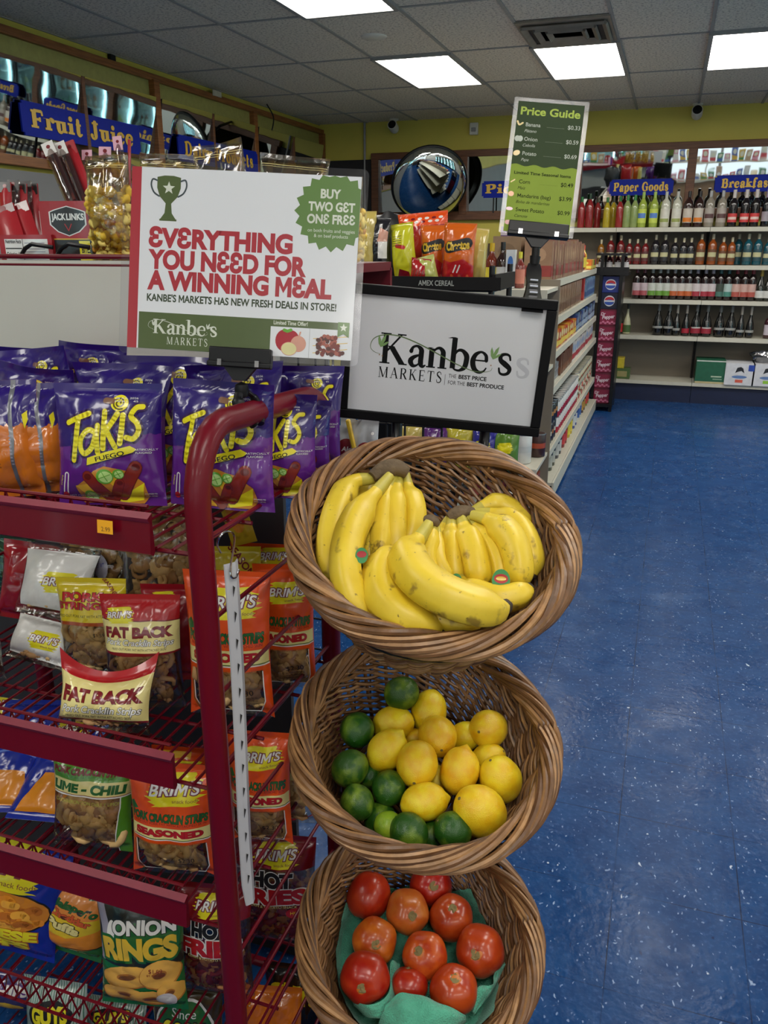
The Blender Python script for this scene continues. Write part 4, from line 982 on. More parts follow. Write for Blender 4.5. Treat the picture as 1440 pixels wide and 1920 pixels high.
# near end shelves of the gondola (facing the camera)
t = empty('gondola_end_shelf', 'short white end shelving closing the near end of the long gondola', 'shelving', (GXC+.23, 4.7, 0))
for z in (.36, .9, 1.345):
    mb = MB(); mb.box((0, 0, z-.012), (.48, .43, .02), m_cream); mb.box((0, -.2205, z-.0245), (.48, .01, .045), m_cream); mb.build('shelf', t)
mb = MB(); mb.box((0, .225, .7), (.5, .02, 1.36), m_beige); mb.build('back_panel', t)
mb = MB(); mb.box((0, 0, .07), (.46, .42, .14), m_cream); mb.build('base_deck', t)
_cc = {}
def can(r, h, body, band, lid=(170, 170, 172), two=None):
    k = (r, h, body, band, two)
    if k in _cc: return copy_tree(_cc[k])
    t = empty('food_can', None, None)
    mb = MB(); mb.lathe([(r*.96, 0), (r, .003), (r, h*.5)], colm(body, .35, .3), 16); mb.lathe([(r, h*.5), (r, h-.004), (r*.97, h-.001)], colm(two or body, .35, .3), 16)
    mb.lathe([(r*1.003, h*.38), (r*1.003, h*.6)], colm(band, .35, .3), 16); mb.build('label', t)
    mb = MB(); mb.lathe([(r*1.02, h-.004), (r*1.02, h), (r*.9, h), (r*.9, h-.003), (0, h-.003)], mat('tin_lid', lid, .3, metal=.8), 16); mb.build('lid', t); _cc[k] = t; return t
def pack(d, c, c2, lab, P, rz=0, group=None, name='food_box', cat='box', emblem=True, c3=None, side='x'):
    mb = MB(); mb.box((0, 0, d[2]/2), d, colm(c, .45, .2))
    A = Art(.001); w = d[1] if side == 'x' else d[0]; h = d[2]
    A.rect(-w*.5, h*.1, w*.5, h*.38, colm(c2, .45, .2)); P = Vector(P)
    if emblem: A.ell(0, h*.66, w*.32, h*.2, colm(c3 or c2, .45, .2), 14)
    if side == 'x': A.lay(mb, lambda x, y, o: Vector((d[0]/2+o, x, y)), base=.001)
    A2 = Art(.001); w2 = d[0]; A2.rect(-w2*.5, h*.1, w2*.5, h*.38, colm(c2, .45, .2)); A2.ell(0, h*.66, w2*.3, h*.18, colm(c3 or c2, .45, .2), 14)
    A2.lay(mb, lambda x, y, o: Vector((x, -d[1]/2-o, y)), base=.001)
    o = mb.build(name, sharp=20)
    q = rnd.uniform(.84, 1) if (side == 'x' and group and 'tray' not in group and 'carton' not in group) else 1
    place(o, P, rz+(rnd.uniform(-.05, .05) if q < 1 else 0), s=(1, 1, q)); return tag(o, lab, cat, group)
def run(y0, y1, step, z, x, fn, jitter=.001):
    y = y0; i = 0
    while y <= y1:
        fn(i, Vector((x+rnd.uniform(-jitter, jitter), y, z))); y += step; i += 1
def cans(y0, y1, r, h, z, xf, kinds, lab, group, ranks=1):
    for q in range(ranks):
        def f(i, P):
            c = can(r, h, *kinds[i % len(kinds)]); c.location = P; c.rotation_euler = (0, 0, rnd.uniform(0, 6)); tag(c, lab, 'can', group)
        run(y0, y1, r*2.12, z+.001, xf-r-.02-q*r*2.1, f)
# s1: cans
cans(5.5, 6.7, .037, .105, .36, -.6, [((170, 30, 40), (210, 206, 200), (190, 190, 190), (214, 210, 204))], 'red and white soup can in the long row low on the gondola', 'red and white soup cans', 2)
cans(5.5, 6.7, .037, .105, .467, -.6, [((170, 30, 40), (210, 206, 200), (190, 190, 190), (214, 210, 204))], 'red and white soup can stacked in the upper layer low on the gondola', 'upper layer of red and white soup cans')
cans(6.78, 7.95, .037, .11, .36, -.6, [((196, 180, 150), (90, 110, 60)), ((180, 60, 50), (214, 206, 190)), ((206, 196, 170), (150, 60, 50))], 'cream and green vegetable can at the far half of the gondola', 'vegetable cans', 2)
cans(6.78, 7.95, .037, .11, .472, -.6, [((206, 196, 170), (90, 110, 60)), ((196, 190, 160), (170, 70, 60))], 'vegetable can stacked in the upper layer at the far half of the gondola', 'upper layer of vegetable cans')
cans(5.06, 5.42, .045, .125, .36, -.6, [((46, 30, 28), (150, 96, 40)), ((24, 22, 24), (190, 180, 160))], 'dark coffee can near the end of the gondola', 'dark cans', 2)
cans(5.10, 5.42, .045, .12, .487, -.6, [((30, 26, 26), (170, 120, 60))], 'dark can stacked on the dark coffee cans', 'stacked dark cans')
# the big ones right at the near end
c = can(.055, .17, (206, 204, 200), (190, 190, 188)); c.location = (-.72, 4.62, .361); tag(c, 'big white can at the near end of the gondola below the framed sign', 'can')
c = can(.05, .16, (24, 34, 84), (190, 186, 180)); c.location = (-.86, 4.60, .361); tag(c, 'dark blue can with a pale band beside the big white can', 'can')
c = can(.05, .14, (58, 32, 28), (170, 70, 40)); c.location = (-.66, 4.80, .361); tag(c, 'brown can behind the big white can at the gondola end', 'can')
# s2: near blue can and silver trays, brown bags, white boxes
cans(5.0, 5.2, .042, .14, .735, -.615, [((26, 50, 130), (196, 196, 200))], 'blue and white can on the middle gondola shelf', 'blue cans')
for i in range(5): pack((.18, .12, .05), (120, 124, 128), (150, 152, 156), 'grey foil tray stacked on the middle gondola shelf, layer counted upwards', (-.74, 5.33+.13*(i % 2), .736+.051*(i//2)), group='grey foil trays', name='foil_tray', cat='tray', emblem=False)
run(5.6, 6.2, .10, .736, -.71, lambda i, P: pack((.14, .085, .148), (96, 58, 40), (120, 70, 44), 'brown coffee bag in the middle gondola shelf row', P, group='brown bags', name='coffee_bag', cat='bag', emblem=False))
run(6.32, 8.0, .13, .736, -.72, lambda i, P: pack((.16, .115, .15), (196, 190, 186), (170, 50, 60), 'white box with red stripe on the middle gondola shelf', P, group='white red-striped boxes', c3=(120, 150, 190)))
# s3: orange noodle packs then blue packs
run(5.0, 6.4, .115, .941, -.72, lambda i, P: pack((.15, .10, .12), [(196, 110, 30), (176, 40, 30), (206, 150, 50)][i % 3], (220, 190, 80), 'orange and red noodle pack on the third gondola shelf', P, group='orange noodle packs', c3=(214, 200, 150), name='noodle_pack', cat='pack'))
run(6.5, 8.0, .12, .941, -.72, lambda i, P: pack((.15, .105, .142), [(40, 70, 130), (90, 120, 150), (30, 40, 70)][i % 3], (150, 170, 190), 'blue pack on the far half of the third gondola shelf', P, group='blue packs', name='dry_food_pack', cat='pack'))
# s4: brown cartons, bottles, blue pouches at the far end
run(5.05, 6.9, .145, 1.141, -.745, lambda i, P: pack((.16, .13, .172), (128, 100, 76), (110, 80, 60), 'brown cardboard carton on the fourth gondola shelf', P, group='brown cardboard cartons', c3=(140, 112, 86)))
pack((.15, .1, .17), (150, 30, 30), (180, 60, 50), 'red pack beside the brown cartons on the fourth gondola shelf', (-.74, 7.06, 1.141))
b = bottle('liter', .17, (190, 170, 60), (40, 90, 40), (206, 200, 120)); b.location = (-.73, 7.2, 1.141); tag(b, 'yellow oil bottle beside the red pack on the fourth gondola shelf', 'bottle')
run(7.32, 8.0, .11, 1.141, -.74, lambda i, P: pack((.15, .1, .165), (110, 140, 170), (60, 90, 140), 'pale blue pouch at the far end of the fourth gondola shelf', P, group='pale blue pouches', name='food_pouch', cat='pouch'))
# s5: tall printed boxes, cartons behind them, clutter at the far end
run(5.05, 6.95, .12, 1.371, -.75, lambda i, P: pack((.16, .11, .24), [(150, 116, 90), (140, 100, 84)][i % 2], [(150, 60, 56), (120, 84, 66)][i % 2], 'tall tan box with a red base stripe on the top gondola shelf', P, group='tall tan boxes', c3=(176, 140, 110)))
run(5.2, 6.8, .3, 1.371, -.945, lambda i, P: pack((.17, .28, .25), (136, 110, 84), (120, 96, 72), 'brown shipping carton behind the tall tan boxes', P, group='brown shipping cartons', emblem=False, name='shipping_carton', cat='carton'))
run(5.2, 5.8, .1, 1.622, -.945, lambda i, P: pack((.12, .09, .06), (96, 60, 120), (190, 180, 190), 'purple lidded tub on top of the brown shipping cartons', P, group='purple lidded tubs', emblem=False, name='food_tub', cat='tub'))
for i in range(8):
    b = bottle('sauce', .2, [(190, 150, 40), (160, 60, 30), (40, 40, 40)][i % 3], [(190, 60, 40), (200, 170, 60)][i % 2], (200, 180, 60)); b.location = (-.72-.1*(i % 2), 7.08+.1*(i//2), 1.371)
    tag(b, 'small yellow or red sauce bottle at the far end of the top gondola shelf', 'bottle', 'far sauce bottles')
for i in range(4): pack((.12, .1, .08), [(206, 110, 40), (196, 170, 40), (60, 110, 50), (170, 50, 40)][i], (220, 200, 90), ['orange', 'yellow', 'green', 'red'][i]+' small box at the far end of the top gondola shelf', (-.72, 7.55+.12*i, 1.371), emblem=False)
# base deck
for i, (c, c2, lab) in enumerate([((40, 52, 40), (170, 170, 160), 'dark green jug'), ((46, 50, 62), (180, 180, 176), 'slate jug'), ((130, 30, 36), (190, 60, 60), 'dark red jug'), ((190, 160, 40), (214, 190, 60), 'yellow jug'), ((30, 60, 140), (190, 190, 190), 'blue jug'), ((200, 200, 196), (60, 90, 150), 'white jug'), ((60, 40, 40), (170, 130, 60), 'brown jug'), ((110, 110, 40), (180, 60, 50), 'olive jug')]):
    for q in range(2):
        b = bottle('liter', .205, c, c2, c2, fat=1.25, name='jug'); b.location = (-.66-.0*q, 5.36+i*.35+q*.14, .126); tag(b, '%s on the base deck of the gondola, %s one of its pair' % (lab, ('near', 'far')[q]), 'jug', 'jugs on the gondola base deck')
for i in range(7): pack((.2, .14, .16), [(60, 70, 60), (130, 60, 50), (190, 180, 160)][i % 3], (150, 150, 140), 'box in the rear rank of the gondola base deck', (-.86, 5.4+.38*i, .126), group='boxes in the rear rank of the base deck', emblem=False)
# end shelf stock: hot sauce and friends on top, boxes under
def end_bottle(u, prof, h, body, cap, lab_c, lab, y=4.62, **k):
    P = at_y(u, 545, y); b = bottle(prof, h, body, cap, lab_c, **k); b.location = (P.x, y, 1.346); return tag(b, lab, 'bottle')
end_bottle(920, 'sauce', .235, (110, 40, 20), (206, 170, 30), (214, 196, 60), 'hot sauce bottle with yellow cap and yellow label left of the black capped one', labels=(.08, .46))
end_bottle(940, 'sauce', .24, (46, 24, 18), (16, 16, 16), (196, 196, 196), 'brown sauce bottle with black cap and white label beside the yellow capped hot sauce', labels=(.08, .46))
end_bottle(973, 'sauce', .19, (120, 44, 34), (206, 196, 50), (196, 120, 100), 'red sauce bottle with yellow cap beside the toothpaste box')
end_bottle(905, 'sauce', .2, (130, 50, 30), (190, 160, 40), (206, 180, 90), 'hot sauce bottle set back behind the yellow capped one', 4.8)
pack((.05, .05, .2), (206, 208, 210), (60, 110, 180), 'slim white and blue box standing beside the brown sauce bottle', (at_y(956, 545, 4.6).x, 4.6, 1.346), side='y')
pack((.09, .06, .15), (30, 100, 60), (200, 200, 196), 'green and white box behind the slim white box', (at_y(950, 545, 4.78).x, 4.78, 1.346), side='y')
for i in range(3): pack((.12, .2, .2), [(120, 30, 30), (150, 110, 60), (60, 50, 90)][i], (190, 170, 120), ['red', 'tan', 'violet'][i]+' box on the middle end shelf of the gondola', (-.99+.15*i, 4.65, .901), side='y')
for i in range(3): pack((.13, .2, .14), [(110, 34, 34), (90, 30, 40), (130, 60, 40)][i], (150, 70, 60), ['brick red', 'wine red', 'rust'][i]+' box on the end base deck of the gondola', (-.99+.15*i, 4.65, .141), side='y')

# ================================================================== SODA CARTON STAND at the far end of the gondola
t = empty('soda_stand', 'black metal stand of soda cartons at the far end of the gondola', 'display stand', (-.51, 8.45, 0))
mb = MB()
for sx in (-.115, .07):
    for sy in (-.2, .2): mb.box((sx, sy, .75), (.03, .03, 1.5), m_blackm)
mb.build('post', t)
mb = MB(); mb.box((.08, 0, .68), (.012, .4, 1.3), m_blackm); mb.build('side_panel', t)
for z in (.06, 1.316):
    mb = MB(); mb.box((-.02, 0, z), (.31 if z > 1 else .2, .44, .03), m_blackm); mb.build('tray', t)
mb = MB(); mb.box((-.02, -.2, 1.345), (.31, .02, .06), m_blackm); mb.box((-.02, 0, 1.49), (.31, .44, .02), m_blackm); mb.build('canopy', t)
for i in range(8):
    z = .078+i*.152; pep = i >= 6
    mb = MB(); d = (.15, .36, .148); mb.box((0, 0, d[2]/2), d, colm((24, 40, 110) if (pep and i == 7) else (16, 20, 44) if pep else (132, 26, 60), .4, .3))
    A = Art(.001)
    if pep: A.ell(0, .074, .05, .05, colm((200, 200, 206), .4)); A.ell(0, .082, .044, .03, colm((170, 30, 40), .4)); A.ell(0, .062, .044, .026, colm((40, 70, 150), .4)); A.rect(-.045, .066, .045, .08, colm((190, 190, 196), .4))
    else:
        A.text('Dr', -.045, .092, .026, colm((214, 190, 200), .4), bold=.03, shear=.2, rot=.1); A.text('Pepper', .006, .062, .032, colm((214, 190, 200), .4), bold=.04, shear=.2, w=.12, rot=.12)
        for k in range(7): A.ell(-.063+.021*k, .018+.012*(k % 2), .012, .01, colm((200, 110, 140), .4), 10)
        A.rect(-.075, .132, .075, .148, colm((96, 14, 40), .4))
    A.lay(mb, lambda x, y, o: Vector((x, -d[1]/2-o, y)), base=.001)
    o = mb.build('soda_carton', sharp=20); place(o, (-.533, 8.45, z)); wh = ['bottom', 'second from the bottom', 'third from the bottom', 'fourth from the bottom', 'fifth from the bottom', 'top'][i] if not pep else ''
    tag(o, ('blue soda carton on the very top of the stack' if i == 7 else 'navy soda carton directly under the blue one') if pep else 'crimson soda carton, %s of the crimson stack' % wh, 'carton', 'stacked soda cartons')
for i in range(4):
    b = bottle('sauce', .17, (60, 16, 24), (190, 190, 190), (200, 196, 196), fat=1.1); b.location = (-.64+.075*i, 8.34, 1.332); tag(b, 'small dark red bottle with white label in the top tray of the soda stand', 'bottle', 'bottles in the soda stand tray')

# ================================================================== CHIP DISPLAY behind the framed sign
RY = 3.0
t = empty('chip_display_rack', 'black wire display rack of chip bags behind the framed sign', 'display rack', (-.86, RY, 0))
mb = MB()
for sx in (-.36, .27):
    for sy in (-.1, .24): mb.tube([(sx, sy, 0), (sx, sy, 1.50)], .011, m_blackm, 8)
mb.build('frame', t)
for z in (.25, .72, 1.08, 1.415):
    mb = MB()
    for k in range(9): mb.tube([(-.36, -.12+.045*k, z), (.27, -.12+.045*k, z)], .003, m_blackm, 5)
    for sx in (-.36, .27): mb.tube([(sx, -.12, z), (sx, .24, z)], .005, m_blackm, 5)
    mb.build('wire_shelf', t)
mb = MB(); mb.box((-.02, -.135, 1.441), (.66, .012, .044), m_black); mb.box((-.365, .05, 1.441), (.012, .38, .044), m_black); mb.box((.285, .05, 1.445), (.012, .38, .055), m_black)
o = mb.build('tray_rim', t)
A = Art(.001); A.text('AMEX CEREAL', .08, 1.433, .017, mat('grey_print', (150, 154, 150), .5), bold=.02, w=.13); m2 = MB(); m2.box((-.163, -.143, 1.441), (.015, .004, .05), mat('olive_strip', (120, 130, 40), .5)); m2.build('price_strip', t)
mb = MB(); A.lay(mb, lambda x, y, o_: Vector((x, -.1415-o_, y)), base=.001); mb.build('lettering', t)
def far_bag(u, v0, v1, pw, y, fm, art, lab, seed, rz=0, ry=0, name='chip_bag', clear=False, content=None, t_=.07, z=None, bm=None, cat='chip bag', group=None, **kw):
    P = at_y(u, v0, y); Q = at_y(u, v1, y); h = Q.z-(z if z is not None else P.z); w = pw*depth((P+Q)/2)/FPX
    o, B = snack_bag(name, w, h, t_, seed, fm, bm or fm, art, clear, content, cell=.014, **kw)
    place(o, (P.x, P.y, z if z is not None else P.z), rz, 0, ry); return tag(o, lab, cat, group)
def art_cheetos(A, w, h):
    A.poly(sc([(-.5, 0), (.5, 0), (.5, .36), (.2, .46), (-.2, .40), (-.5, .44)], w, h), k_red)
    for k in range(9): A.ell(w*(-.3+.08*k), h*(.10+.13*((k*7) % 3)/3), w*.07, h*.025, C_('hot_puff', (206, 90, 50)), 10, rot=k)
    A.stroke([(-w*.3, h*.62), (w*.28, h*.7)], h*.17, k_black); A.text('Cheetos', 0, h*.6, h*.12, k_gold, rot=.12, bold=.05, w=w*.74, out=k_black, ow=.06)
    for k in range(2): A.stroke(sc([(-.1+.12*k, .25), (-.02+.12*k, .36)], w, h), w*.04, k_white)
def art_yellowbag(A, w, h):
    A.stroke(sc([(-.1, .66), (.2, .62)], w, h), h*.06, k_red); A.poly(sc([(-.4, .02), (-.05, .30), (.3, .24), (.35, .02)], w, h), k_dkred)
    for k in range(5): A.rect(-w*.3, h*(.8-.035*k), w*.1, h*(.81-.035*k), C_('olive_ink', (96, 84, 20)))
def art_redtop(A, w, h):
    A.rect(-w*.5, h*.8, w*.5, h, k_orange)
    for k in range(12): A.ell(w*(-.4+.07*k), h*(.86+.05*(k % 2)), w*.045, h*.02, k_white if k % 3 else k_dkred, 10)
f_yel = foil('lemon_yellow', (198, 196, 36)); f_red = foil('hot_red', (160, 26, 30)); f_or = foil('cheese_orange', (206, 96, 22)); f_gold = foil('pale_gold', (190, 170, 90)); f_blk = foil('matt_black', (30, 30, 34)); f_lime = foil('lime_white', (176, 180, 96))
zt = 1.419
far_bag(800, 505, 398, 96, RY+.12, f_red, art_redtop, 'red bag with orange top behind the yellow-green chip bag', 51, .05, -.08, z=zt+.03)
far_bag(763, 514, 418, 52, RY-.02, f_yel, art_yellowbag, 'yellow-green chip bag leaning at the left of the black tray', 52, -.25, -.12, z=zt)
far_bag(812, 506, 422, 50, RY+.03, f_or, art_cheetos, 'orange and red cheese puff bag half hidden behind its twin', 53, .1, 0, z=zt, group='cheese puff bags')
far_bag(857, 512, 418, 62, RY-.02, f_or, art_cheetos, 'orange and red cheese puff bag in front in the black tray', 54, .05, .04, z=zt, group='cheese puff bags')
far_bag(893, 510, 428, 34, RY+.06, f_gold, None, 'pale gold chip bag at the right end of the black tray', 55, .3, .05, z=zt)
far_bag(785, 514, 484, 40, RY-.06, f_red, lambda A, w, h: [A.stroke(sc([(-.3+.15*k, .1), (-.2+.15*k, .6)], w, h), w*.08, k_chili) for k in range(5)], 'short red bag with chip picture lying low in the black tray', 56, -.1, .1, z=zt, t_=.05)
far_bag(812, 514, 478, 32, RY-.055, f_lime, None, 'lime and white bag lying low between the red bags', 57, .1, -.25, z=zt, t_=.05)
far_bag(712, 520, 408, 46, RY-.02, f_blk, lambda A, w, h: [A.rect(w*.05, h*.42, w*.4, h*.66, k_white), A.poly(sc([(0, .66), (.4, .66), (.42, .8), (.1, .86)], w, h), C_('peach', (206, 150, 130))), A.poly(sc([(-.1, .02), (.45, .02), (.45, .36), (-.1, .33)], w, h), k_puff)] + [A.ell(w*(.0+.1*(k % 4)), h*(.07+.08*(k//4)), w*.07, h*.035, k_onionD, 12, rot=k) for k in range(12)], 'black bag with white label and orange puffs left of the yellow-green bag', 58, 0, 0, z=zt)
far_bag(692, 523, 396, 30, RY-.03, f_gold, None, 'pale yellow chip bag beside the poster edge', 59, .2, 0, z=zt)
# black headrest-like topper behind
mb = MB(); mb.blob((0, 0, .12), .14, mat('black_vinyl', (26, 26, 28), .45), 2, .15, 12, (.9, .5, 1.1)); o = mb.build('black_cushion'); P_ = at_y(716, 420, 3.32); place(o, (P_.x, 3.42, 1.43)); tag(o, 'black rounded cushion top behind the black snack bag', 'cushion')
mb = MB(); mb.box((0, 0, 1.39/2), (.34, .2, 1.39), m_black); o = mb.build('black_cabinet', bevel=.01); place(o, (P_.x, 3.42, 0)); tag(o, 'black cabinet behind the chip display rack under the cushion', 'cabinet')
# bags lower down on that rack, peeping out under the framed sign and through the weave
lowbag = [(770, 852, 795, 46, f_gold, 'tan snack bag under the framed sign'), (815, 860, 798, 50, foil('grape', (86, 36, 110)), 'purple snack bag under the framed sign'), (860, 862, 799, 46, foil('lemon2', (190, 176, 50)), 'yellow snack bag under the framed sign'), (905, 866, 802, 46, foil('indigo', (44, 44, 140)), 'indigo snack bag under the framed sign'), (945, 870, 806, 44, foil('moss', (90, 130, 50)), 'green snack bag under the framed sign')]
for i, (u, v0, v1, pw, fm, lab) in enumerate(lowbag):
    far_bag(u, v0+40, v1-4, pw*1.15, RY, fm, (lambda A, w, h: [splash(A, 0, h*.6, w*.7, h*.2, k_y, 3), A.ell(0, h*.3, w*.3, h*.12, k_flame, 14)]), lab, 60+i, .1*(i % 3-1), 0, z=.723, t_=.06)
# ================================================================== CHECKOUT COUNTER behind the camera (the back wall mirrors show it)
t = empty('checkout_counter', 'pale checkout counter behind the camera, seen only in the wall mirrors', 'counter', (-.2, -1.75, 0))
mb = MB(); mb.box((0, 0, .42), (4.2, .5, .84), colm((150, 120, 90), .5)); mb.build('body', t); mb = MB(); mb.box((0, 0, .86), (4.3, .6, .04), m_cream); mb.build('top', t)
mb = MB(); mb.box((0, -.12, 1.16), (4.2, .26, .02), m_cream); mb.build('riser_shelf', t)
mb = MB()
for x in (-2, -.7, .7, 2): mb.box((x, -.12, 1.015), (.02, .24, .27), m_cream)
mb.build('riser_support', t)
cn = [((196, 60, 70), 'red'), ((60, 90, 170), 'blue'), ((214, 214, 210), 'white'), ((206, 170, 60), 'yellow'), ((60, 130, 80), 'green'), ((180, 150, 120), 'tan'), ((210, 150, 170), 'pink')]
for i in range(26):
    c, n = cn[i % 7]; c2, n2 = cn[(i*3+2) % 7]
    pack((.13, .12, .10+.035*((i*5) % 4)), c, c2, '%s box with %s band on the counter behind the camera, mirror view only' % (n, n2), (-2.1+.15*i, -1.55, .881), PI/2, 'boxes along the checkout counter', c3=(230, 230, 226))
    pack((.13, .12, .14+.05*((i*3) % 4)), cn[(i*2+1) % 7][0], cn[(i+3) % 7][0], '%s box with %s band on the counter riser, mirror view only' % (cn[(i*2+1) % 7][1], cn[(i+3) % 7][1]), (-2.1+.15*i, -1.87, 1.172), PI/2, 'boxes on the counter riser', c3=(220, 220, 200))
mb = MB(); mb.box((0, 0, .012), (.5, .3, .024), colm((120, 84, 54), .7))
for z in (.07, .15, .23):
    for sy in (-.15, .15): mb.box((0, sy, z), (.5, .012, .06), colm((140, 100, 66), .7))
    for sx in (-.25, .25): mb.box((sx, 0, z), (.012, .3, .06), colm((140, 100, 66), .7))
o = mb.build('wooden_crate'); place(o, (-.75, -1.25, .0)); tag(o, 'brown slatted crate on the floor behind the camera, mirror view only', 'crate')
# ================================================================== RED WIRE SNACK RACK
m_rack = mat('crimson_powder_coat', (100, 3, 23), .36, coat=.1, spec=.28, var=.05, scale=8)
m_rackl = mat('worn_crimson_edge', (122, 30, 50), .5, var=.12, scale=40)  # lighter crimson, paints the highlight along the lip ledge
RX0, RX1, RY0, RY1 = -1.16, -.506, .797, 1.195
ZS = [1.212, .868, .628, .33, .045]
rack = empty('snack_rack', 'crimson metal snack rack with bent tube sides and wire shelves full of snack bags', 'rack', ((RX0+RX1)/2, (RY0+RY1)/2, 0))
LO = Vector(((RX0+RX1)/2, (RY0+RY1)/2, 0))
def lp(*p): return Vector(p)-LO
for X in (RX0, RX1):
    pts = [lp(X, RY0, 0), lp(X, RY0, .6), lp(X, RY0, 1.27)]
    for k in range(1, 7):
        a = PI/2*k/6; pts.append(lp(X, RY0+.07*(1-math.cos(a)), 1.27+.09*math.sin(a)))
    for k in range(0, 7):
        a = PI/2*k/6; pts.append(lp(X, RY1-.085+.085*math.sin(a), 1.36-.012-.085*(1-math.cos(a))))
    pts += [lp(X, RY1, .6), lp(X, RY1, 0)]
    mb = MB(); mb.tube(pts, .0162, m_rack, 16); mb.build('side_tube', rack)
for k in range(11):
    z = 1.225-.1095*k
    for X in (RX0, RX1): mb = MB(); mb.tube([lp(X, RY0, z), lp(X, RY1, z)], .0032, m_rack, 8); mb.build('side_rail', rack)
for i, z in enumerate(ZS):
    mb = MB(); n = 26
    for k in range(n+1):
        x = RX0+.02+(RX1-RX0-.04)*k/n; mb.tube([lp(x, RY0+.005, z-.004), lp(x, RY1-.005, z-.004)], .0023, m_rack, 6)
    for y in (RY0+.01, RY0+.14, RY0+.27, RY1-.01): mb.tube([lp(RX0+.01, y, z-.0085), lp(RX1-.005, y, z-.0085)], .003, m_rack, 6)
    # front guard wire with zigzag
    xr = -.585; x = RX0+.03; zig = []; up = False
    while x < xr: zig.append(lp(x, RY0+.012, z+(.046 if up else .002))); up = not up; x += .013
    mb.tube(zig, .0018, m_rack, 5); mb.tube([lp(RX0+.02, RY0+.012, z+.047), lp(xr, RY0+.012, z+.047)], .0026, m_rack, 6)
    mb.build('wire_shelf', rack)
    if i < 4 and i != 3:
        mb = MB(); x0, x1 = RX0+.03, -.573; z1 = z+.043; z0 = z-.012
        prof = [(RY0-.002, z0), (RY0-.008, z0+.004), (RY0-.004, z1-.012), (RY0-.007, z1-.008), (RY0-.008, z1-.005), (RY0+.002, z1), (RY0+.002, z1-.003), (RY0+.001, z1-.012), (RY0+.002, z0+.004)]
        n = len(prof); vs = [lp(x, y, zz) for x in (x0, x1) for y, zz in prof]
        side = [(k, (k+1) % n, n+(k+1) % n, n+k) for k in range(n)]
        mb.add(vs, [s for k, s in enumerate(side) if k not in (2, 3, 4)]+[tuple(range(n)), tuple(range(n, 2*n))[::-1]], m_rack); mb.add(vs, [s for k, s in enumerate(side) if k in (2, 3, 4)], m_rackl)
        lip = mb.build('price_lip', rack, sharp=25)
        if i == 0:
            P = at_y(197, 988, RY0-.0135); A = Art(.0003); A.rect(-.0115, -.0085, .0115, .0085, mat('sticker_orange', (236, 166, 24), .5)); A.text('2.99', .001, -.0055, .0055, mat('faint_ink', (130, 90, 30), .5), w=.013)
            mb = MB(); A.lay(mb, lambda x, y, o: P-LO+Vector((x, -o+y*.12, y))); tag(mb.build('price_sticker', rack), 'orange price sticker reading 2.99')
mb = MB(); mb.tube([lp(RX0, RY1, .1), lp(RX1, RY1, .1)], .01, m_rack, 10); mb.tube([lp(RX0, RY0, .1), lp(RX1, RY0, .1)], .01, m_rack, 10); mb.build('cross_bar', rack)
# hanging merchandising strip on a wire hook
t = empty('clip_strip', 'white notched clip strip hanging by a wire hook from the rack side', 'clip strip', (-.487, .835, .92)); lo = Vector((-.487, .835, .92))
mb = MB(); pts = [(-.5, .832, 1.2), (-.497, .82, 1.215), (-.49, .815, 1.228), (-.486, .825, 1.232), (-.484, .84, 1.222), (-.486, .838, 1.2), (-.486, .83, 1.185), (-.484, .826, 1.172), (-.482, .834, 1.168), (-.481, .842, 1.176)]
mb.tube([Vector(p)-lo for p in smooth_path(pts, 4)], .0014, m_chrome, 6); mb.build('wire_hook', t)
mb = MB(); n = 40; vs = []; r = random.Random(4); m_strip = mat('white_plastic_strip', (196, 196, 198), .35, var=.03)
for k in range(n+1):
    f = k/n; z = 1.188-.535*f; cxx = -.4835-.004*math.sin(f*2.4); cy = .836+.004*math.sin(f*5); wd = .0125*(1-.35*max(0, f-.93)/.07)
    vs += [Vector((cxx-.35*wd-.003, cy-wd, z))-lo, Vector((cxx+.0012, cy, z))-lo, Vector((cxx-.35*wd+.002, cy+wd, z))-lo]
fs = [(k*3+j, k*3+j+1, k*3+j+4, k*3+j+3) for k in range(n) for j in (0, 1)]
mb.add(vs, fs, m_strip); mb.add([v+Vector((-.0012, 0, 0)) for v in vs], [f[::-1] for f in fs], m_strip)
for k in range(13):
    f = .06+.07*k+r.uniform(-.006, .006); z = 1.188-.535*f; cxx = -.4835-.004*math.sin(f*2.4); cy = .836+.004*math.sin(f*5)-.006
    R = Matrix.Rotation(.35, 3, 'Z'); mb.add([Vector((cxx-.001, cy, z))-lo, Vector((cxx, cy+.0035, z-.004))-lo, Vector((cxx-.001, cy-.001, z-.016))-lo], [(0, 1, 2)], m_dark)
mb.build('strip', t)

# ---- shared contents of clear bags
m_cr = [mat('cracklin_tan', (214, 176, 120), .6, var=.2, scale=60), mat('cracklin_gold', (222, 184, 124), .6, var=.2, scale=60), mat('cracklin_brown', (176, 132, 84), .6, var=.2, scale=60)]
m_strips = [mat('fatback_brown', (168, 124, 80), .6, var=.2, scale=60), mat('fatback_tan', (200, 156, 104), .6, var=.2, scale=60)]
m_puffs = [mat('cheese_puff', (222, 140, 40), .6, var=.12, scale=60), mat('cheese_puff_deep', (200, 116, 28), .6, var=.12, scale=60)]
m_hot = [mat('hot_fry_red', (150, 36, 52), .6, var=.15, scale=60), mat('hot_fry_tan', (190, 130, 80), .6, var=.15, scale=60), mat('hot_fry_dark', (110, 22, 40), .6, var=.15, scale=60)]
cont = lambda y0, y1, ms, n, r, curls=.3: (lambda B: lumps(B, y0, y1, ms, n, r, B.seed, curls))
def smalltype(A, x, y, w, h, m, n=3):
    for i in range(n): A.text('FRIED OUT PORK FAT WITH ATTACHED SKIN', x, y-i*h*1.8, h, m, w=w)
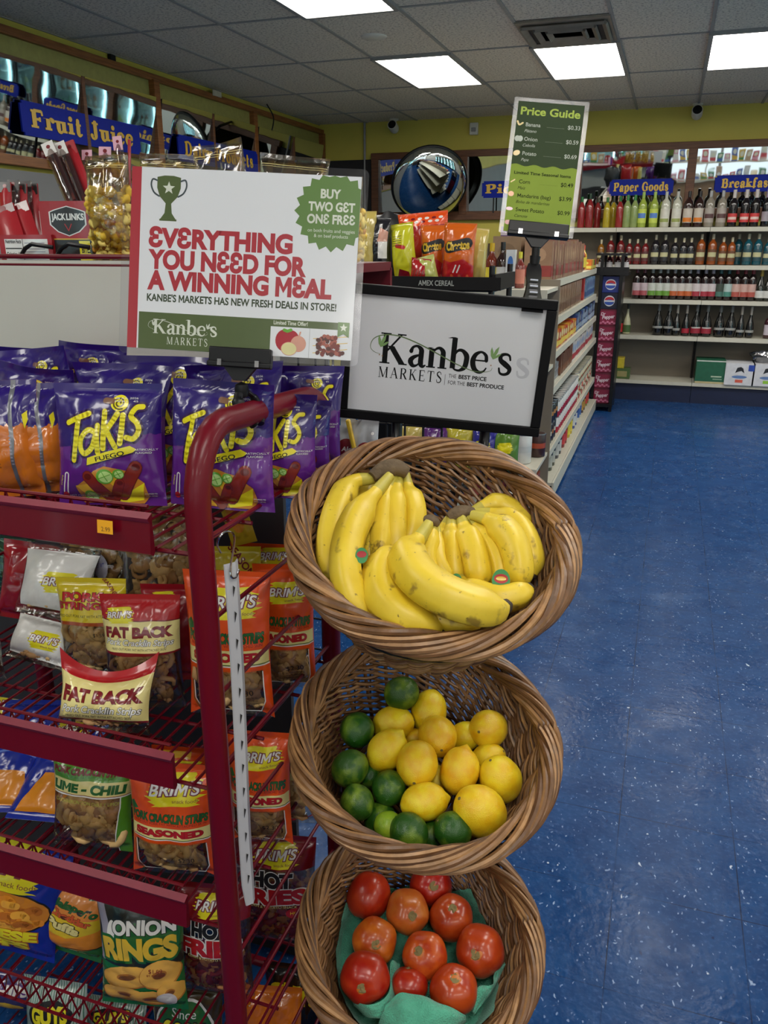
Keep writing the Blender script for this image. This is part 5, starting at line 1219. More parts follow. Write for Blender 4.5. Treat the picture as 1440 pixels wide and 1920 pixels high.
def art_fatback(A, w, h):
    A.rect(-w*.5, h*.80, w*.5, h, k_red); A.poly(sc([(-.5, .80), (-.5, .52), (-.2, .50), (.5, .52), (.5, .80), (.0, .80)], w, h), k_dkred)
    A.rect(-w*.5, h*.535, w*.5, h*.79, k_cream)
    brims(A, -w*.24, h*.83, w*.34, 4, .05, sub=False)
    A.text('FAT BACK', 0, h*.665, h*.075, k_dkred, bold=.05, w=w*.86, rot=.03, out=C_('brown_edge', (90, 40, 20)), ow=.02)
    A.text('Pork Cracklin Strips', 0, h*.595, h*.048, k_white, bold=.02, shear=.3, w=w*.88, out=k_black, ow=.04)
    A.text('FRIED OUT PORK FAT WITH ATTACHED SKIN', 0, h*.553, h*.018, k_black, w=w*.7, shear=.2)
def art_slump(A, w, h):
    A.rect(-w*.5, h*.82, w*.5, h, k_red); A.rect(-w*.5, h*.2, w*.5, h*.82, k_cream); A.stroke([(-w*.5, h*.2), (w*.5, h*.2)], h*.03, k_dkred)
    A.text('FAT BACK', w*.02, h*.5, h*.18, k_dkred, bold=.05, w=w*.86, out=C_('brown_edge', (90, 40, 20)), ow=.02); A.text('Pork Cracklin Strips', w*.02, h*.32, h*.11, k_white, bold=.02, shear=.3, w=w*.86, out=k_black, ow=.04); A.text('FRIED OUT PORK FAT WITH ATTACHED SKIN', 0, h*.24, h*.04, k_black, w=w*.7)
def art_porkyellow(A, w, h):
    A.rect(-w*.5, h*.58, w*.5, h, C_('mustard', (206, 182, 24))); A.rect(-w*.5, h*.55, w*.5, h*.585, C_('rust', (160, 70, 24)))
    A.text('PORK', -w*.08, h*.79, h*.07, k_red, bold=.05, w=w*.6, out=k_black, ow=.03); A.text('STRINGS', -w*.1, h*.71, h*.06, k_red, bold=.05, w=w*.72, out=k_black, ow=.03)
    A.text('FRIED OUT PORK FAT WITH ATTACHED SKIN', 0, h*.63, h*.025, k_black, w=w*.9); A.text('SEASONED', w*.28, h*.9, h*.035, k_dkred, rot=-.8, bold=.03)
    A.text('$1.59', w*.15, h*.44, h*.035, k_black); A.text('NET WT 3.25 OZ (92 g)', 0, h*.07, h*.03, k_black, w=w*.7)
def art_brwhite(A, w, h):
    A.poly(sc([(-.42, .12), (.44, .08), (.5, .92), (-.5, .9)], w, h), k_white); brims(A, w*.12, h*.46, w*.46, 6, .05)
def art_cracklins(A, w, h):
    A.text('PORK CRACKLINS', -w*.02, h*.52, h*.13, k_black, bold=.05, w=w*.86, shear=.2, out=k_grey, ow=.02); A.ell(w*.2, h*.26, w*.1, h*.12, k_grey); A.text('NET WT', w*.2, h*.25, h*.04, k_blue, w=w*.12)
def art_seasoned(A, w, h):
    A.poly(sc([(-.5, .40), (-.47, .36), (.47, .36), (.5, .40), (.5, 1), (-.5, 1)], w, h), k_orange)
    A.poly(sc([(-.5, .40), (-.42, .36), (-.42, .12), (-.36, .04), (-.5, .0)], w, h), k_orange); A.poly(sc([(.5, .40), (.42, .36), (.42, .12), (.36, .04), (.5, 0)], w, h), k_orange)
    A.stroke(sc([(-.42, .35), (-.42, .13), (-.35, .045), (.35, .045), (.42, .13), (.42, .35)], w, h), w*.012, k_white); A.stroke(sc([(-.44, .34), (-.44, .12), (-.37, .03)], w, h), w*.01, k_grn)
    brims(A, w*.08, h*.80, w*.6, 5, .06)
    A.poly(sc([(-.5, .66), (-.42, .70), (-.36, .64), (-.47, .615)], w, h), k_grn)
    A.text('PORK CRACKLIN STRIPS', 0, h*.555, h*.062, k_grn, bold=.04, w=w*.9, shear=.1, out=k_black, ow=.03)
    A.text('FRIED OUT PORK FAT WITH ATTACHED SKIN', 0, h*.525, h*.02, k_dkred, w=w*.86)
    A.rect(-w*.49, h*.40, w*.49, h*.505, k_cream); A.stroke(sc([(-.49, .395), (.49, .395)], w, h), h*.008, k_white); A.stroke(sc([(-.49, .405), (.49, .405)], w, h), h*.006, k_grn)
    A.text('SEASONED', .0, h*.43, h*.052, k_red, bold=.06, w=w*.8, out=k_dkred, ow=.02)
    A.text('CHICHARRON SAZONADO CON CARNE', 0, h*.35, h*.024, C_('rust_ink', (190, 90, 30)), w=w*.72); A.text('$2.30', w*.18, h*.18, h*.04, k_black); smalltype(A, w*.18, h*.15, w*.3, h*.014, k_black, 3)
def art_limechili(A, w, h):
    A.rect(-w*.5, h*.70, w*.5, h, k_green2); A.poly(sc([(.40, .72), (.5, .72), (.5, 0), (.34, 0), (.30, .08), (.40, .5)], w, h), k_green2)
    A.text('PORK CRACKLIN STRIPS', .0, h*.795, h*.05, k_dkred, bold=.05, w=w*.92, shear=.2, out=k_black, ow=.02); A.text('FRIED OUT PORK FAT WITH ATTACHED SKIN', 0, h*.765, h*.018, k_grn, w=w*.85)
    A.rect(-w*.5, h*.61, w*.5, h*.745, k_cream); A.stroke(sc([(-.5, .605), (.5, .605)], w, h), h*.012, k_white); A.stroke(sc([(-.5, .615), (.5, .615)], w, h), h*.006, k_dkred)
    A.text('LIME - CHILI', 0, h*.64, h*.075, k_grn, bold=.06, w=w*.92, shear=.1)
    A.text('CHICHARRON CON CHILE Y LIMON', 0, h*.53, h*.032, C_('pale_lime', (176, 180, 70)), w=w*.82); A.stroke(sc([(.40, .6), (.40, .5), (.31, .08), (.34, 0)], w, h), w*.012, k_white)
    A.text('08 FEB 2026', -w*.25, h*.92, h*.02, k_black, w=w*.25); A.text('$2.30 PORK', -w*.25, h*.89, h*.02, k_black, w=w*.25)
def art_bluebag(A, w, h):
    brims(A, 0, h*.62, w*.62, 8, .1); A.poly(sc([(-.4, .05), (-.1, .3), (.3, .3), (.42, .05)], w, h), k_puff); A.stroke(sc([(-.5, .42), (0, .47), (.5, .42)], w, h), h*.02, C_('pale_blue', (90, 120, 200)))
def art_puffs(A, w, h):
    A.ell(0, h*.44, w*.46, h*.20, k_black, rot=.1); A.ell(0, h*.44, w*.445, h*.185, C_('window_amber', (206, 128, 34)), rot=.1)
    r = random.Random(2)
    for k in range(34):
        a, q = r.uniform(0, 6.28), r.uniform(0, .8)**.6; x, y = w*.4*q*math.cos(a), h*.44+h*.155*q*math.sin(a)
        A.stroke([(x-w*.04, y+r.uniform(-.01, .01)*h), (x+w*.02, y+r.uniform(0, .03)*h), (x+w*.06, y)], w*.06, [k_puff, C_('puff_light', (236, 168, 56)), C_('puff_deep', (190, 108, 24))][k % 3], smooth=3)
    brims(A, -w*.0, h*.8, w*.66, 7, .05)
    A.text('CHEESE', w*.0, h*.22, h*.085, k_y, bold=.06, w=w*.74, out=C_('puff_deep', (190, 108, 24)), ow=.05); A.text('PUFFS', 0, h*.11, h*.085, k_y, bold=.06, w=w*.6, out=C_('puff_deep', (190, 108, 24)), ow=.05)
def art_jalapeno(A, w, h):
    A.rect(-w*.5, h*.24, w*.5, h*.86, C_('puff_yellow', (222, 190, 40))); A.poly(sc([(-.5, .86), (-.1, .6), (.5, .66), (.5, .92), (-.5, .95)], w, h), C_('peach_orange', (222, 136, 60)))
    A.poly(sc([(-.5, .24), (-.3, .38), (.0, .36), (.5, .52), (.5, .24), (.1, .17), (-.3, .18)], w, h), k_puff); A.stroke(sc([(-.5, .25), (-.1, .17), (.5, .24)], w, h), h*.012, k_black)
    A.ell(-w*.1, h*.98, w*.2, h*.07, k_grn, rot=.4); A.poly(sc([(.2, .86), (.5, .86), (.5, 1), (.2, 1)], w, h), k_grn); A.poly(sc([(.3, .95), (.48, .97), (.45, .88), (.33, .9)], w, h), k_y)
    A.text('Jalapeño', w*.04, h*.70, h*.075, k_grn, bold=.05, shear=.2, rot=-.12, w=w*.7, out=k_black, ow=.02); A.text('Cheddar', -w*.02, h*.59, h*.075, C_('cheddar_red', (206, 90, 40)), bold=.05, rot=-.12, w=w*.7, out=C_('brown_edge', (90, 40, 20)), ow=.03)
    A.text('Puffs', -w*.1, h*.46, h*.095, k_cream, bold=.06, rot=-.12, w=w*.55, out=k_black, ow=.05); A.text('NET WT', w*.1, h*.08, h*.025, k_limeL)
def art_onion(A, w, h):
    A.rect(-w*.5, h*.46, w*.5, h, C_('blackish_green', (26, 34, 30))); A.poly(sc([(-.3, .78), (.5, .86), (.5, .62), (-.3, .6)], w, h), k_grn)
    A.stroke(sc([(-.47, .95), (-.36, .7), (-.42, .5)], w, h), w*.1, k_grey); A.ell(-w*.3, h*.72, w*.05, h*.08, k_white)
    A.text('ONION', w*.08, h*.735, h*.09, k_white, bold=.05, w=w*.72, rot=.08, out=C_('blackish_green', (26, 34, 30)), ow=.05)
    A.text('RINGS', w*.04, h*.535, h*.155, k_gold, bold=.06, w=w*.86, rot=.08, out=k_grn, ow=.09)
    for x, y, rx, ry, rot in ((-.12, .35, .33, .115, .2), (.26, .39, .24, .13, .4), (-.16, .15, .30, .105, -.1), (.12, .13, .26, .11, .1), (.36, .22, .16, .1, .5)):
        A.ell(x*w, y*h, rx*w, ry*h, k_onionD, rot=rot); A.ell(x*w, y*h+h*.008, rx*w*.96, ry*h*.93, k_onion, rot=rot); A.ell(x*w, y*h+h*.012, rx*w*.36, ry*h*.30, k_onionD, rot=rot); A.ell(x*w, y*h+h*.004, rx*w*.3, ry*h*.22, C_('hollow_brown', (120, 72, 28)), rot=rot)
    A.ell(w*.3, h*.14, w*.13, h*.08, C_('onion_white', (206, 200, 204)), rot=.9); A.ell(w*.28, h*.15, w*.08, h*.05, k_white, rot=.9)
    A.text('$1.89', w*.22, h*.42, h*.035, k_dkred); A.text('BY APR 2026', w*.22, h*.39, h*.018, k_dkred)
def art_hotfries(A, w, h):
    A.rect(-w*.5, h*.74, w*.5, h, k_dkred); brims(A, w*.05, h*.84, w*.5, 9, .05)
    A.text('HOT', w*.0, h*.60, h*.11, k_black, bold=.06, w=w*.5, out=k_white, ow=.04); A.text('FRIES', 0, h*.45, h*.12, k_red, bold=.06, w=w*.84, rot=.04, out=k_white, ow=.05)
    A.text('CORN & POTATO SNACK', 0, h*.41, h*.022, k_cream, w=w*.6); A.ell(w*.28, h*.36, w*.12, h*.05, k_red); A.text('HOT', w*.28, h*.345, h*.03, k_y)
def art_guys(A, w, h):
    for k in range(26): A.stroke([(-w*.5+w*.04*k, h*.0), (-w*.5+w*.04*k+w*.02, h*.5), (-w*.5+w*.04*k, h)], w*.012, C_('stripe_green', (70, 120, 96)))
    A.ell(0, h*.66, w*.36, h*.16, k_black, 20, .1); A.text('GUYS', 0, h*.6, h*.15, k_y, bold=.06, w=w*.56, rot=.12, out=k_black, ow=.06)
def art_corn(A, w, h):
    A.ell(0, h*.7, w*.42, h*.22, k_white, 24); A.ell(0, h*.7, w*.39, h*.2, k_grn, 24); A.text('Since', 0, h*.78, h*.06, k_white); A.text('CORN', 0, h*.62, h*.12, k_y, bold=.06, w=w*.6, out=k_black, ow=.06)
    for k in range(12): A.stroke([(w*(-.45+.08*k), h*.05), (w*(-.4+.08*k), h*.4)], w*.02, k_gold)
def art_super(A, w, h): A.text('CHIPS', 0, h*.6, h*.16, k_white, bold=.05, w=w*.8, out=k_purple, ow=.06); A.ell(0, h*.3, w*.3, h*.14, k_gold)
def art_yellowpork(A, w, h):
    A.rect(-w*.5, h*.6, w*.5, h, C_('mustard', (206, 182, 24))); A.text('SEASONED', w*.2, h*.85, h*.05, k_dkred, rot=-.9, bold=.03)
def rbag(name, u, vb, vt, pw, fm, art, lab, seed, z=None, y=None, rz=.25, rx=-.15, ry=0, clear=False, content=None, t=.05, group=None, cat='snack bag', bm=None, dz=0, hmin=None, **kw):
    """bag on a rack shelf of height z: bottom centre seen at (u,vb), top edge at row vt"""
    P = at_z(u, vb, z) if y is None else Vector((*at_y(u, (vt+vb)/2, y).xy, z))
    if y is not None: P.y = y
    P.z = z
    Q = at_y(u, vt, P.y+.02); h = max((Q.z-z)/math.cos(rx)*1.0, hmin or .05); w = pw*depth((P+Vector((P.x, P.y, Q.z)))/2)/FPX
    o, B = snack_bag(name, w, h, t, seed, fm, bm or fm, art, clear, content, **kw)
    place(o, (P.x, P.y, z+.003+dz+abs(math.sin(ry))*w*.48), rz, rx, ry); tag(o, lab, cat, group); return o
TKG = 'violet chili chip bags on the top rack shelf'
zt = ZS[0]
rbag('chip_bag', 200, 948, 724, 212, m_takis, art_takis, 'violet chili chip bag facing forward, the whole one just left of the red tube bend', 11, zt, y=.915, rz=.28, rx=-.16, group=TKG, t=.055, curl=.006)
rbag('chip_bag', 408, 956, 722, 212, m_takis, art_takis, 'violet chili chip bag seen through the red tube loop, its top folded', 12, zt, y=.945, rz=.16, rx=-.12, ry=.03, group=TKG, t=.055, curl=.016, crumple=1.5)
rbag('chip_bag', 515, 935, 742, 160, m_takis, art_takis, 'violet chili chip bag directly behind the folded one in the tube loop', 13, zt, y=1.025, rz=.22, rx=-.12, group=TKG, curl=.01)
rbag('chip_bag', 556, 925, 752, 130, m_takis, art_takis, 'violet chili chip bag third in line inside the tube loop, mostly hidden', 14, zt, y=1.10, rz=.2, rx=-.1, group=TKG, curl=.01)
for i, (u, vt, pw, y, rz, ry, lab) in enumerate([
    (305, 674, 200, 1.04, .2, .02, 'violet chip bag top with printed date, behind the whole front bag under the poster'),
    (452, 688, 170, 1.07, .25, -.05, 'violet chip bag top behind the black clip stem'),
    (574, 690, 130, 1.165, .3, .03, 'violet chip bag top at the right end, behind the red tube corner'),
    (166, 650, 150, 1.12, .1, .05, 'violet chip bag with the highest peaked top, in the rear row against the white panel'),
    (84, 662, 150, 1.06, .3, -.08, 'violet chip bag with pointed corner, rear row left of the peaked one'),
    (12, 655, 140, 1.12, .1, .06, 'violet chip bag in the rear row cut by the left photo edge'),
    (60, 690, 170, .985, .25, .08, 'violet chip bag lying forward over the orange backed bags, spirals showing'),
    (225, 690, 170, 1.0, .2, .05, 'violet chip bag squeezed between the whole front bag and the dated one')]):
    rbag('chip_bag', u, 940, vt, pw, m_takis, art_takis, lab, 21+i, zt, y=y, rz=rz, rx=-.1 if i != 6 else -.02, ry=ry, group=TKG, curl=.03, crumple=1.8, t=.05)
rbag('chip_bag', 18, 930, 716, 105, m_takisb, art_takis_back, 'orange backed chip bag turned around, cut by the left photo edge', 31, zt, y=.905, rz=.45, rx=-.1, curl=.01, group='chip bags turned backwards', t=.06, crumple=1.6)
rbag('chip_bag', 70, 936, 722, 96, m_takisb, art_takis_back, 'orange backed chip bag turned around, beside the whole violet bag', 32, zt, y=.935, rz=.6, rx=-.08, curl=.012, group='chip bags turned backwards', t=.07, crumple=1.6)
# ---- second shelf
z2 = ZS[1]
rbag('pork_bag', 276, 1328, 1118, 152, m_cfilm, art_fatback, 'clear pork bag with red header and wide cream label standing upright', 41, z2, rz=.3, rx=-.1, clear=True, content=cont(.04, .5, m_strips, 70, .010, .5), t=.05)
rbag('pork_bag', 186, 1268, 1090, 140, m_cfilm, art_porkyellow, 'clear pork bag with mustard yellow header, left of the upright cream labelled bag', 42, z2, rz=.2, rx=-.12, ry=-.03, clear=True, content=cont(.05, .56, m_cr, 60, .013, .3), t=.05)
o = rbag('pork_bag', 190, 1402, 1300, 185, m_cfilm, art_slump, 'slumped red and cream pork bag folded at the front edge of the second shelf', 43, z2, y=.862, rz=.22, rx=-.45, clear=True, content=cont(.02, .2, m_strips, 24, .009, .5), t=.06, sag=-.034, curl=.012, hmin=.088, crumple=1.5)
rbag('pork_bag', 96, 1212, 1118, 150, k_white, art_brwhite, 'white bag with yellow splash lettering lying behind, upper one of two', 44, z2, y=1.03, rz=.15, rx=-.5, ry=.06, clear=True, content=cont(.1, .4, m_cr, 20, .012), dz=.075, hmin=.085, t=.045)
rbag('pork_bag', 58, 1245, 1180, 130, k_white, art_brwhite, 'white bag with yellow splash lettering lying on the wires, lower one of two', 45, z2, y=.985, rz=.1, rx=-.65, ry=.16, clear=True, content=cont(.1, .4, m_cr, 20, .012), hmin=.085, t=.045)
rbag('pork_bag', 172, 1110, 1024, 150, m_cfilm, art_cracklins, 'clear bag with black cracklin lettering lying high at the back of the second shelf', 46, z2, y=1.10, rz=.1, rx=-.3, ry=-.12, clear=True, content=cont(.06, .94, m_cr, 60, .013, .3), dz=.09, hmin=.1, t=.06)
rbag('pork_bag', 292, 1120, 1022, 150, m_cfilm, None, 'clear bag of brown curls lying behind the cream labelled bag, seam showing', 47, z2, y=1.08, rz=.2, rx=-.2, clear=True, content=cont(.06, .9, m_cr, 60, .013, .4), dz=.08, hmin=.11, t=.06)
rbag('pork_bag', 318, 1240, 1096, 110, foil('brick_red', (150, 22, 34)), lambda A, w, h: brims(A, -w*.1, h*.86, w*.4, 4, .05, sub=False), 'red headed bag behind the upright cream labelled bag', 48, z2, y=1.03, rz=.3, rx=-.1)
rbag('pork_bag', 42, 1160, 1030, 120, foil('brick_red', (150, 22, 34)), None, 'dark red bag leaning at the back of the second shelf near the left edge', 49, z2, y=1.12, rz=.3, rx=-.2, ry=.15)
rbag('pork_bag', -32, 1330, 1160, 80, m_cfilm, lambda A, w, h: [A.rect(-w*.5, h*.72, w*.5, h, C_('pale_blue', (90, 120, 200))), A.rect(-w*.5, h*.6, w*.5, h*.72, k_orange)], 'clear bag with blue and orange header cut by the left photo edge', 50, z2, y=.93, rz=.3, rx=-.05, clear=True, content=cont(.05, .6, m_cr, 40, .012), t=.05)
f_org = foil('cracklin_orange', (208, 70, 20))
SEA = cont(.05, .42, m_cr, 50, .014, .5)
rbag('pork_bag', 428, 1350, 1070, 166, m_cfilm, art_seasoned, 'orange seasoned pork bag directly behind the front red post, largest of the orange ones', 71, z2, y=.965, rz=.22, rx=-.06, clear=True, content=SEA, t=.055, group='orange seasoned pork bags')
rbag('pork_bag', 534, 1312, 1056, 116, m_cfilm, art_seasoned, 'orange seasoned pork bag beside the banana basket, behind the largest one', 72, z2, y=1.07, rz=.25, rx=-.04, clear=True, content=SEA, t=.05, group='orange seasoned pork bags')
rbag('pork_bag', 505, 1300, 1018, 140, f_org, lambda A, w, h: brims(A, w*.1, h*.9, w*.4, 3, .05, sub=False), 'orange red bag top at the rear of the second shelf beside the basket', 73, z2, y=1.145, rz=.2, rx=-.04)
rbag('pork_bag', 440, 1300, 1022, 110, m_cfilm, art_yellowpork, 'yellow headed clear bag behind the white clip strip', 74, z2, y=1.085, rz=.3, rx=-.03, clear=True, content=cont(.05, .58, m_cr, 40, .013), t=.045)
o = rbag('candy_pack', 458, 1040, 955, 48, foil('mango_yellow', (210, 170, 40)), lambda A, w, h: [A.text('Pelon', 0, h*.55, h*.16, k_grn, bold=.05, rot=1.2, out=k_white, ow=.05), A.ell(0, h*.2, w*.3, h*.12, k_puff)], 'slim yellow candy pack hanging tilted just under the top rack shelf', 75, z2, y=1.14, rz=.3, rx=0, ry=-.25, t=.02, dz=.21, hmin=.12)
rbag('snack_bag', 24, 1180, 1000, 110, foil('bottle_green', (24, 56, 40)), lambda A, w, h: [A.stroke([(-w*.5, h*(.1+.08*k)), (-w*.2, h*(.14+.08*k)), (w*.1, h*(.09+.08*k)), (w*.5, h*(.13+.08*k))], h*.018, C_('moss_line', (64, 104, 76)), smooth=4) for k in range(11)], 'dark green wavy striped bag at the back of the second shelf, left photo edge', 51, z2, y=1.165, rz=.2, rx=-.03)
# ---- third shelf
z3 = ZS[2]
rbag('pork_bag', 165, 1628, 1415, 158, m_cfilm, art_limechili, 'green lime chili pork bag standing on the third shelf', 81, z3, y=.87, rz=.25, rx=-.14, ry=.06, clear=True, content=cont(.04, .6, m_cr, 60, .015, .25), t=.055)
rbag('pork_bag', 322, 1668, 1432, 170, m_cfilm, art_seasoned, 'orange seasoned pork bag on the third shelf left of the red post', 82, z3, y=.868, rz=.22, rx=-.1, clear=True, content=SEA, t=.055, group='orange seasoned pork bags')
f_blue = foil('royal_blue', (20, 42, 150))
rbag('snack_bag', 66, 1600, 1440, 130, f_blue, art_bluebag, 'blue snack bag lying behind the wires, right one of the blue pair', 83, z3, y=.885, rz=.2, rx=-1.15, dz=.012, hmin=.17, group='blue snack bags on the third shelf')
rbag('snack_bag', -10, 1600, 1430, 130, f_blue, art_bluebag, 'blue snack bag on the third shelf cut by the left photo edge', 84, z3, y=.88, rz=.3, rx=-1.1, dz=.012, hmin=.17, group='blue snack bags on the third shelf')
rbag('snack_bag', 40, 1600, 1425, 120, f_blue, art_bluebag, 'blue snack bag at the back, higher than the blue pair', 85, z3, y=1.13, rz=.1, rx=-.1, group='blue snack bags on the third shelf')
rbag('pork_bag', 350, 1560, 1395, 130, f_org, lambda A, w, h: [A.rect(-w*.4, h*.86, w*.1, h*.94, k_flame), brims(A, w*.05, h*.7, w*.5, 3, .05, sub=False)], 'orange bag top behind the orange seasoned bag of the third shelf', 86, z3, y=1.0, rz=.2, rx=-.06)
rbag('pork_bag', 486, 1585, 1368, 122, m_cfilm, art_seasoned, 'orange seasoned pork bag on the third shelf right of the white strip', 87, z3, y=.975, rz=.22, rx=-.06, clear=True, content=SEA, t=.05, group='orange seasoned pork bags')
rbag('pork_bag', 546, 1545, 1382, 100, m_cfilm, lambda A, w, h: [A.rect(-w*.5, h*.72, w*.5, h, k_dkred), A.stroke(sc([(-.4, .1), (.0, .03), (.45, .16)], w, h), w*.03, k_red), A.text('STRIPS', 0, h*.78, h*.07, k_grn, w=w*.6, bold=.04), A.rect(-w*.3, h*.62, w*.4, h*.7, k_cream)], 'clear bag with dark red header beside the lemon basket', 88, z3, y=1.035, rz=.25, rx=-.04, clear=True, content=cont(.05, .6, m_cr, 40, .014), t=.05)
# ---- fourth shelf
z4 = ZS[3]
rbag('snack_bag', -14, 1880, 1600, 235, f_blue, art_puffs, 'blue cheese puffs bag with amber window at the lower left', 91, z4, y=.86, rz=.2, rx=-.16, ry=.22, t=.07)
rbag('snack_bag', 128, 1882, 1660, 130, foil('leaf_green', (40, 110, 50)), art_jalapeno, 'orange and green jalapeño cheddar puffs bag between the blue bag and onion rings', 92, z4, y=.9, rz=.15, rx=-.14, ry=.2, t=.06)
rbag('snack_bag', 262, 1906, 1684, 172, foil('onion_green', (24, 100, 50)), art_onion, 'green and black onion rings bag on the fourth shelf', 93, z4, y=.862, rz=.22, rx=-.12, t=.06)
HOTC = cont(.04, .42, m_hot, 60, .012, .2)
rbag('snack_bag', 398, 1862, 1660, 150, m_cfilm, art_hotfries, 'clear hot fries bag left of the red post on the fourth shelf', 94, z4, y=.925, rz=.2, rx=-.1, clear=True, content=HOTC, t=.055, group='hot fries bags')
rbag('snack_bag', 516, 1832, 1560, 162, m_cfilm, art_hotfries, 'clear hot fries bag right of the red post beside the tomato basket', 95, z4, y=1.06, rz=.22, rx=-.05, clear=True, content=HOTC, t=.055, group='hot fries bags')
# ---- bottom shelf
z5 = ZS[4]
m_silver = foil('silver_stripe', (176, 190, 184))
rbag('snack_bag', 96, 1960, 1842, 130, m_silver, art_guys, 'silver striped chip bag with black oval, in front at the bottom edge', 96, z5, y=.90, rz=.15, rx=-.15, t=.06, group='silver striped chip bags')
rbag('snack_bag', 216, 1960, 1862, 130, m_silver, art_guys, 'silver striped chip bag behind the onion rings bag', 97, z5, y=.99, rz=.15, rx=-.1, t=.06, group='silver striped chip bags')
rbag('snack_bag', 22, 1960, 1815, 110, foil('slate_blue', (60, 60, 110)), art_super, 'slate blue chip bag at the bottom left corner', 98, z5, y=.96, rz=.25, rx=-.1, ry=.1, t=.06)
rbag('snack_bag', 345, 1990, 1850, 140, foil('gold_black', (60, 48, 24)), art_corn, 'gold and green corn snack bag at the bottom beside the red post', 99, z5, y=.92, rz=.2, rx=-.1, t=.06)
rbag('snack_bag', 500, 1960, 1850, 130, foil('amber_orange', (200, 104, 16), .15), None, 'shiny orange foil bag at the bottom beside the tomato basket', 100, z5, y=1.0, rz=.25, rx=-.1, t=.06, crumple=1.8)
rbag('snack_bag', 555, 1960, 1800, 120, foil('jet', (24, 24, 26)), lambda A, w, h: [A.text('GUYS', 0, h*.6, h*.2, k_y, bold=.06, w=w*.8), A.ell(w*.2, h*.9, w*.1, h*.05, k_white)], 'black chip bag with yellow lettering at the rear of the bottom shelf', 101, z5, y=1.1, rz=.2, rx=-.05, t=.06)

# ================================================================== WHITE BACKED UNIT behind the rack and its top tray
UY = 1.32
t = empty('jerky_shelf_unit', 'tall unit with blank white panel and red edged top tray behind the snack rack', 'shelf unit', (-1.2, UY+.17, 0)); lo = Vector((-1.2, UY+.17, 0))
m_panel = mat('white_pegboard', (198, 196, 186), .55, var=.05, scale=4)
mb = MB(); mb.box(Vector((-1.355, UY, 1.335))-lo, (1.41, .016, .41), m_panel); mb.build('back_panel', t)
mb = MB(); mb.box(Vector((-1.355, UY+.003, .565))-lo, (1.41, .012, 1.13), mat('charcoal_board', (52, 48, 48), .6)); mb.build('lower_panel', t)  # dark sheet whose colour stands in for the shade behind the rack
mb = MB(); mb.box(Vector((-1.3, UY+.14, 1.528))-lo, (1.54, .28, .016), m_rack); mb.box(Vector((-1.3, UY+.28, 1.49))-lo, (1.54, .012, .07), m_rack); mb.build('top_tray', t)
mb = MB(); mb.tube([Vector((-2.06, UY-.006, 1.547))-lo, Vector((-.58, UY-.006, 1.547))-lo], .0045, m_rack, 8); mb.tube([Vector((-2.06, UY-.006, 1.532))-lo, Vector((-.58, UY-.006, 1.532))-lo], .003, m_rack, 8); mb.build('front_rail', t)
mb = MB()
for u in (60, 128):
    P = at_y(u, 470, UY+.01)-lo; mb.tube([P+Vector((-.03, 0, -.012)), P+Vector((-.005, -.012, .004)), P+Vector((.012, -.012, .012)), P+Vector((.05, 0, .006))], .004, m_blackm, 8)
mb.build('wire_prong', t)
TZ = 1.538
# jerky boxes
m_jred = C_('jerky_red', (162, 20, 32), .4, .3); m_jblk = C_('jerky_black', (34, 24, 24), .4, .3)
def jerky_box(u0, u1, v0, v1, y, lab, rz, full=True):
    a, c = at_y(u0, v1, y), at_y(u1, v0, y); w = c.x-a.x; h = c.z-TZ
    mb = MB(); d = .11; th = .003
    mb.box((0, -d/2, h/2), (w, th, h), m_jred); mb.box((0, d/2, h*.42), (w, th, h*.84), m_jred); mb.box((-w/2, 0, h*.42), (th, d, h*.84), k_white); mb.box((w/2, 0, h*.42), (th, d, h*.84), m_jred); mb.box((0, 0, th/2), (w, d, th), m_jblk)
    A = Art(.0003); A.rect(-w/2, 0, w/2, h*.36, m_jblk); A.stroke([(-w/2, h*.37), (w/2, h*.37)], h*.02, k_gold)
    s_ = w*.34; cy = h*.68; sh = [(-1, .6), (-.7, .75), (0, 1), (.7, .75), (1, .6), (1, -.3), (.6, -.8), (0, -1.1), (-.6, -.8), (-1, -.3)]
    A.poly([(x*s_*.98, cy+y*h*.24) for x, y in sh], k_white); A.poly([(x*s_*.9, cy+y*h*.225) for x, y in sh], m_jblk)
    A.text('JACK', -w*.03, cy+h*.01, h*.1, k_white, 'r', bold=.04, w=w*.26); A.text('LINKS', -w*.02, cy+h*.01, h*.1, k_white, 'l', bold=.04, w=w*.32)
    A.stroke([(-w*.06, cy-h*.06), (0, cy-h*.17), (w*.06, cy-h*.06)], h*.016, k_red)
    A.rect(w*.16, 0, w*.48, h*.34, k_y); A.text('BITES', w*.2, h*.14, h*.1, k_black, 'l', bold=.03, w=w*.16); A.rect(w*.36, h*.12, w*.47, h*.34, m_jblk); A.text('10g', w*.415, h*.22, h*.06, k_white)
    A.lay(mb, lambda x, y, o: Vector((x, -d/2-th/2-o, y)))
    o = mb.build('jerky_box', sharp=20); place(o, ((a.x+c.x)/2, y+.055, TZ), rz); return tag(o, lab, 'box', 'open jerky display boxes')
jerky_box(82, 160, 376, 480, 1.36, 'open red jerky display box with black shield logo left of the popcorn bag', .2)
jerky_box(150, 232, 388, 480, 1.478, 'red jerky display box half hidden between the first box and popcorn bag', .2)
a, c = at_y(2, 480, 1.335), at_y(84, 440, 1.335); w = c.x-a.x; h = c.z-TZ
mb = MB(); mb.box((0, 0, h/2), (w, .1, h), m_jred); A = Art(.0003); A.rect(-w*.4, .002, w*.42, h*.84, k_white); A.rect(-w*.06, .002, -w*.05, h*.84, k_black); A.text('Nutrition Facts', -w*.23, h*.68, h*.14, k_black, bold=.02, w=w*.3); A.rect(-w*.39, h*.46, -w*.08, h*.5, k_black); A.text('Calories 100', -w*.23, h*.2, h*.14, k_black, bold=.02, w=w*.3)
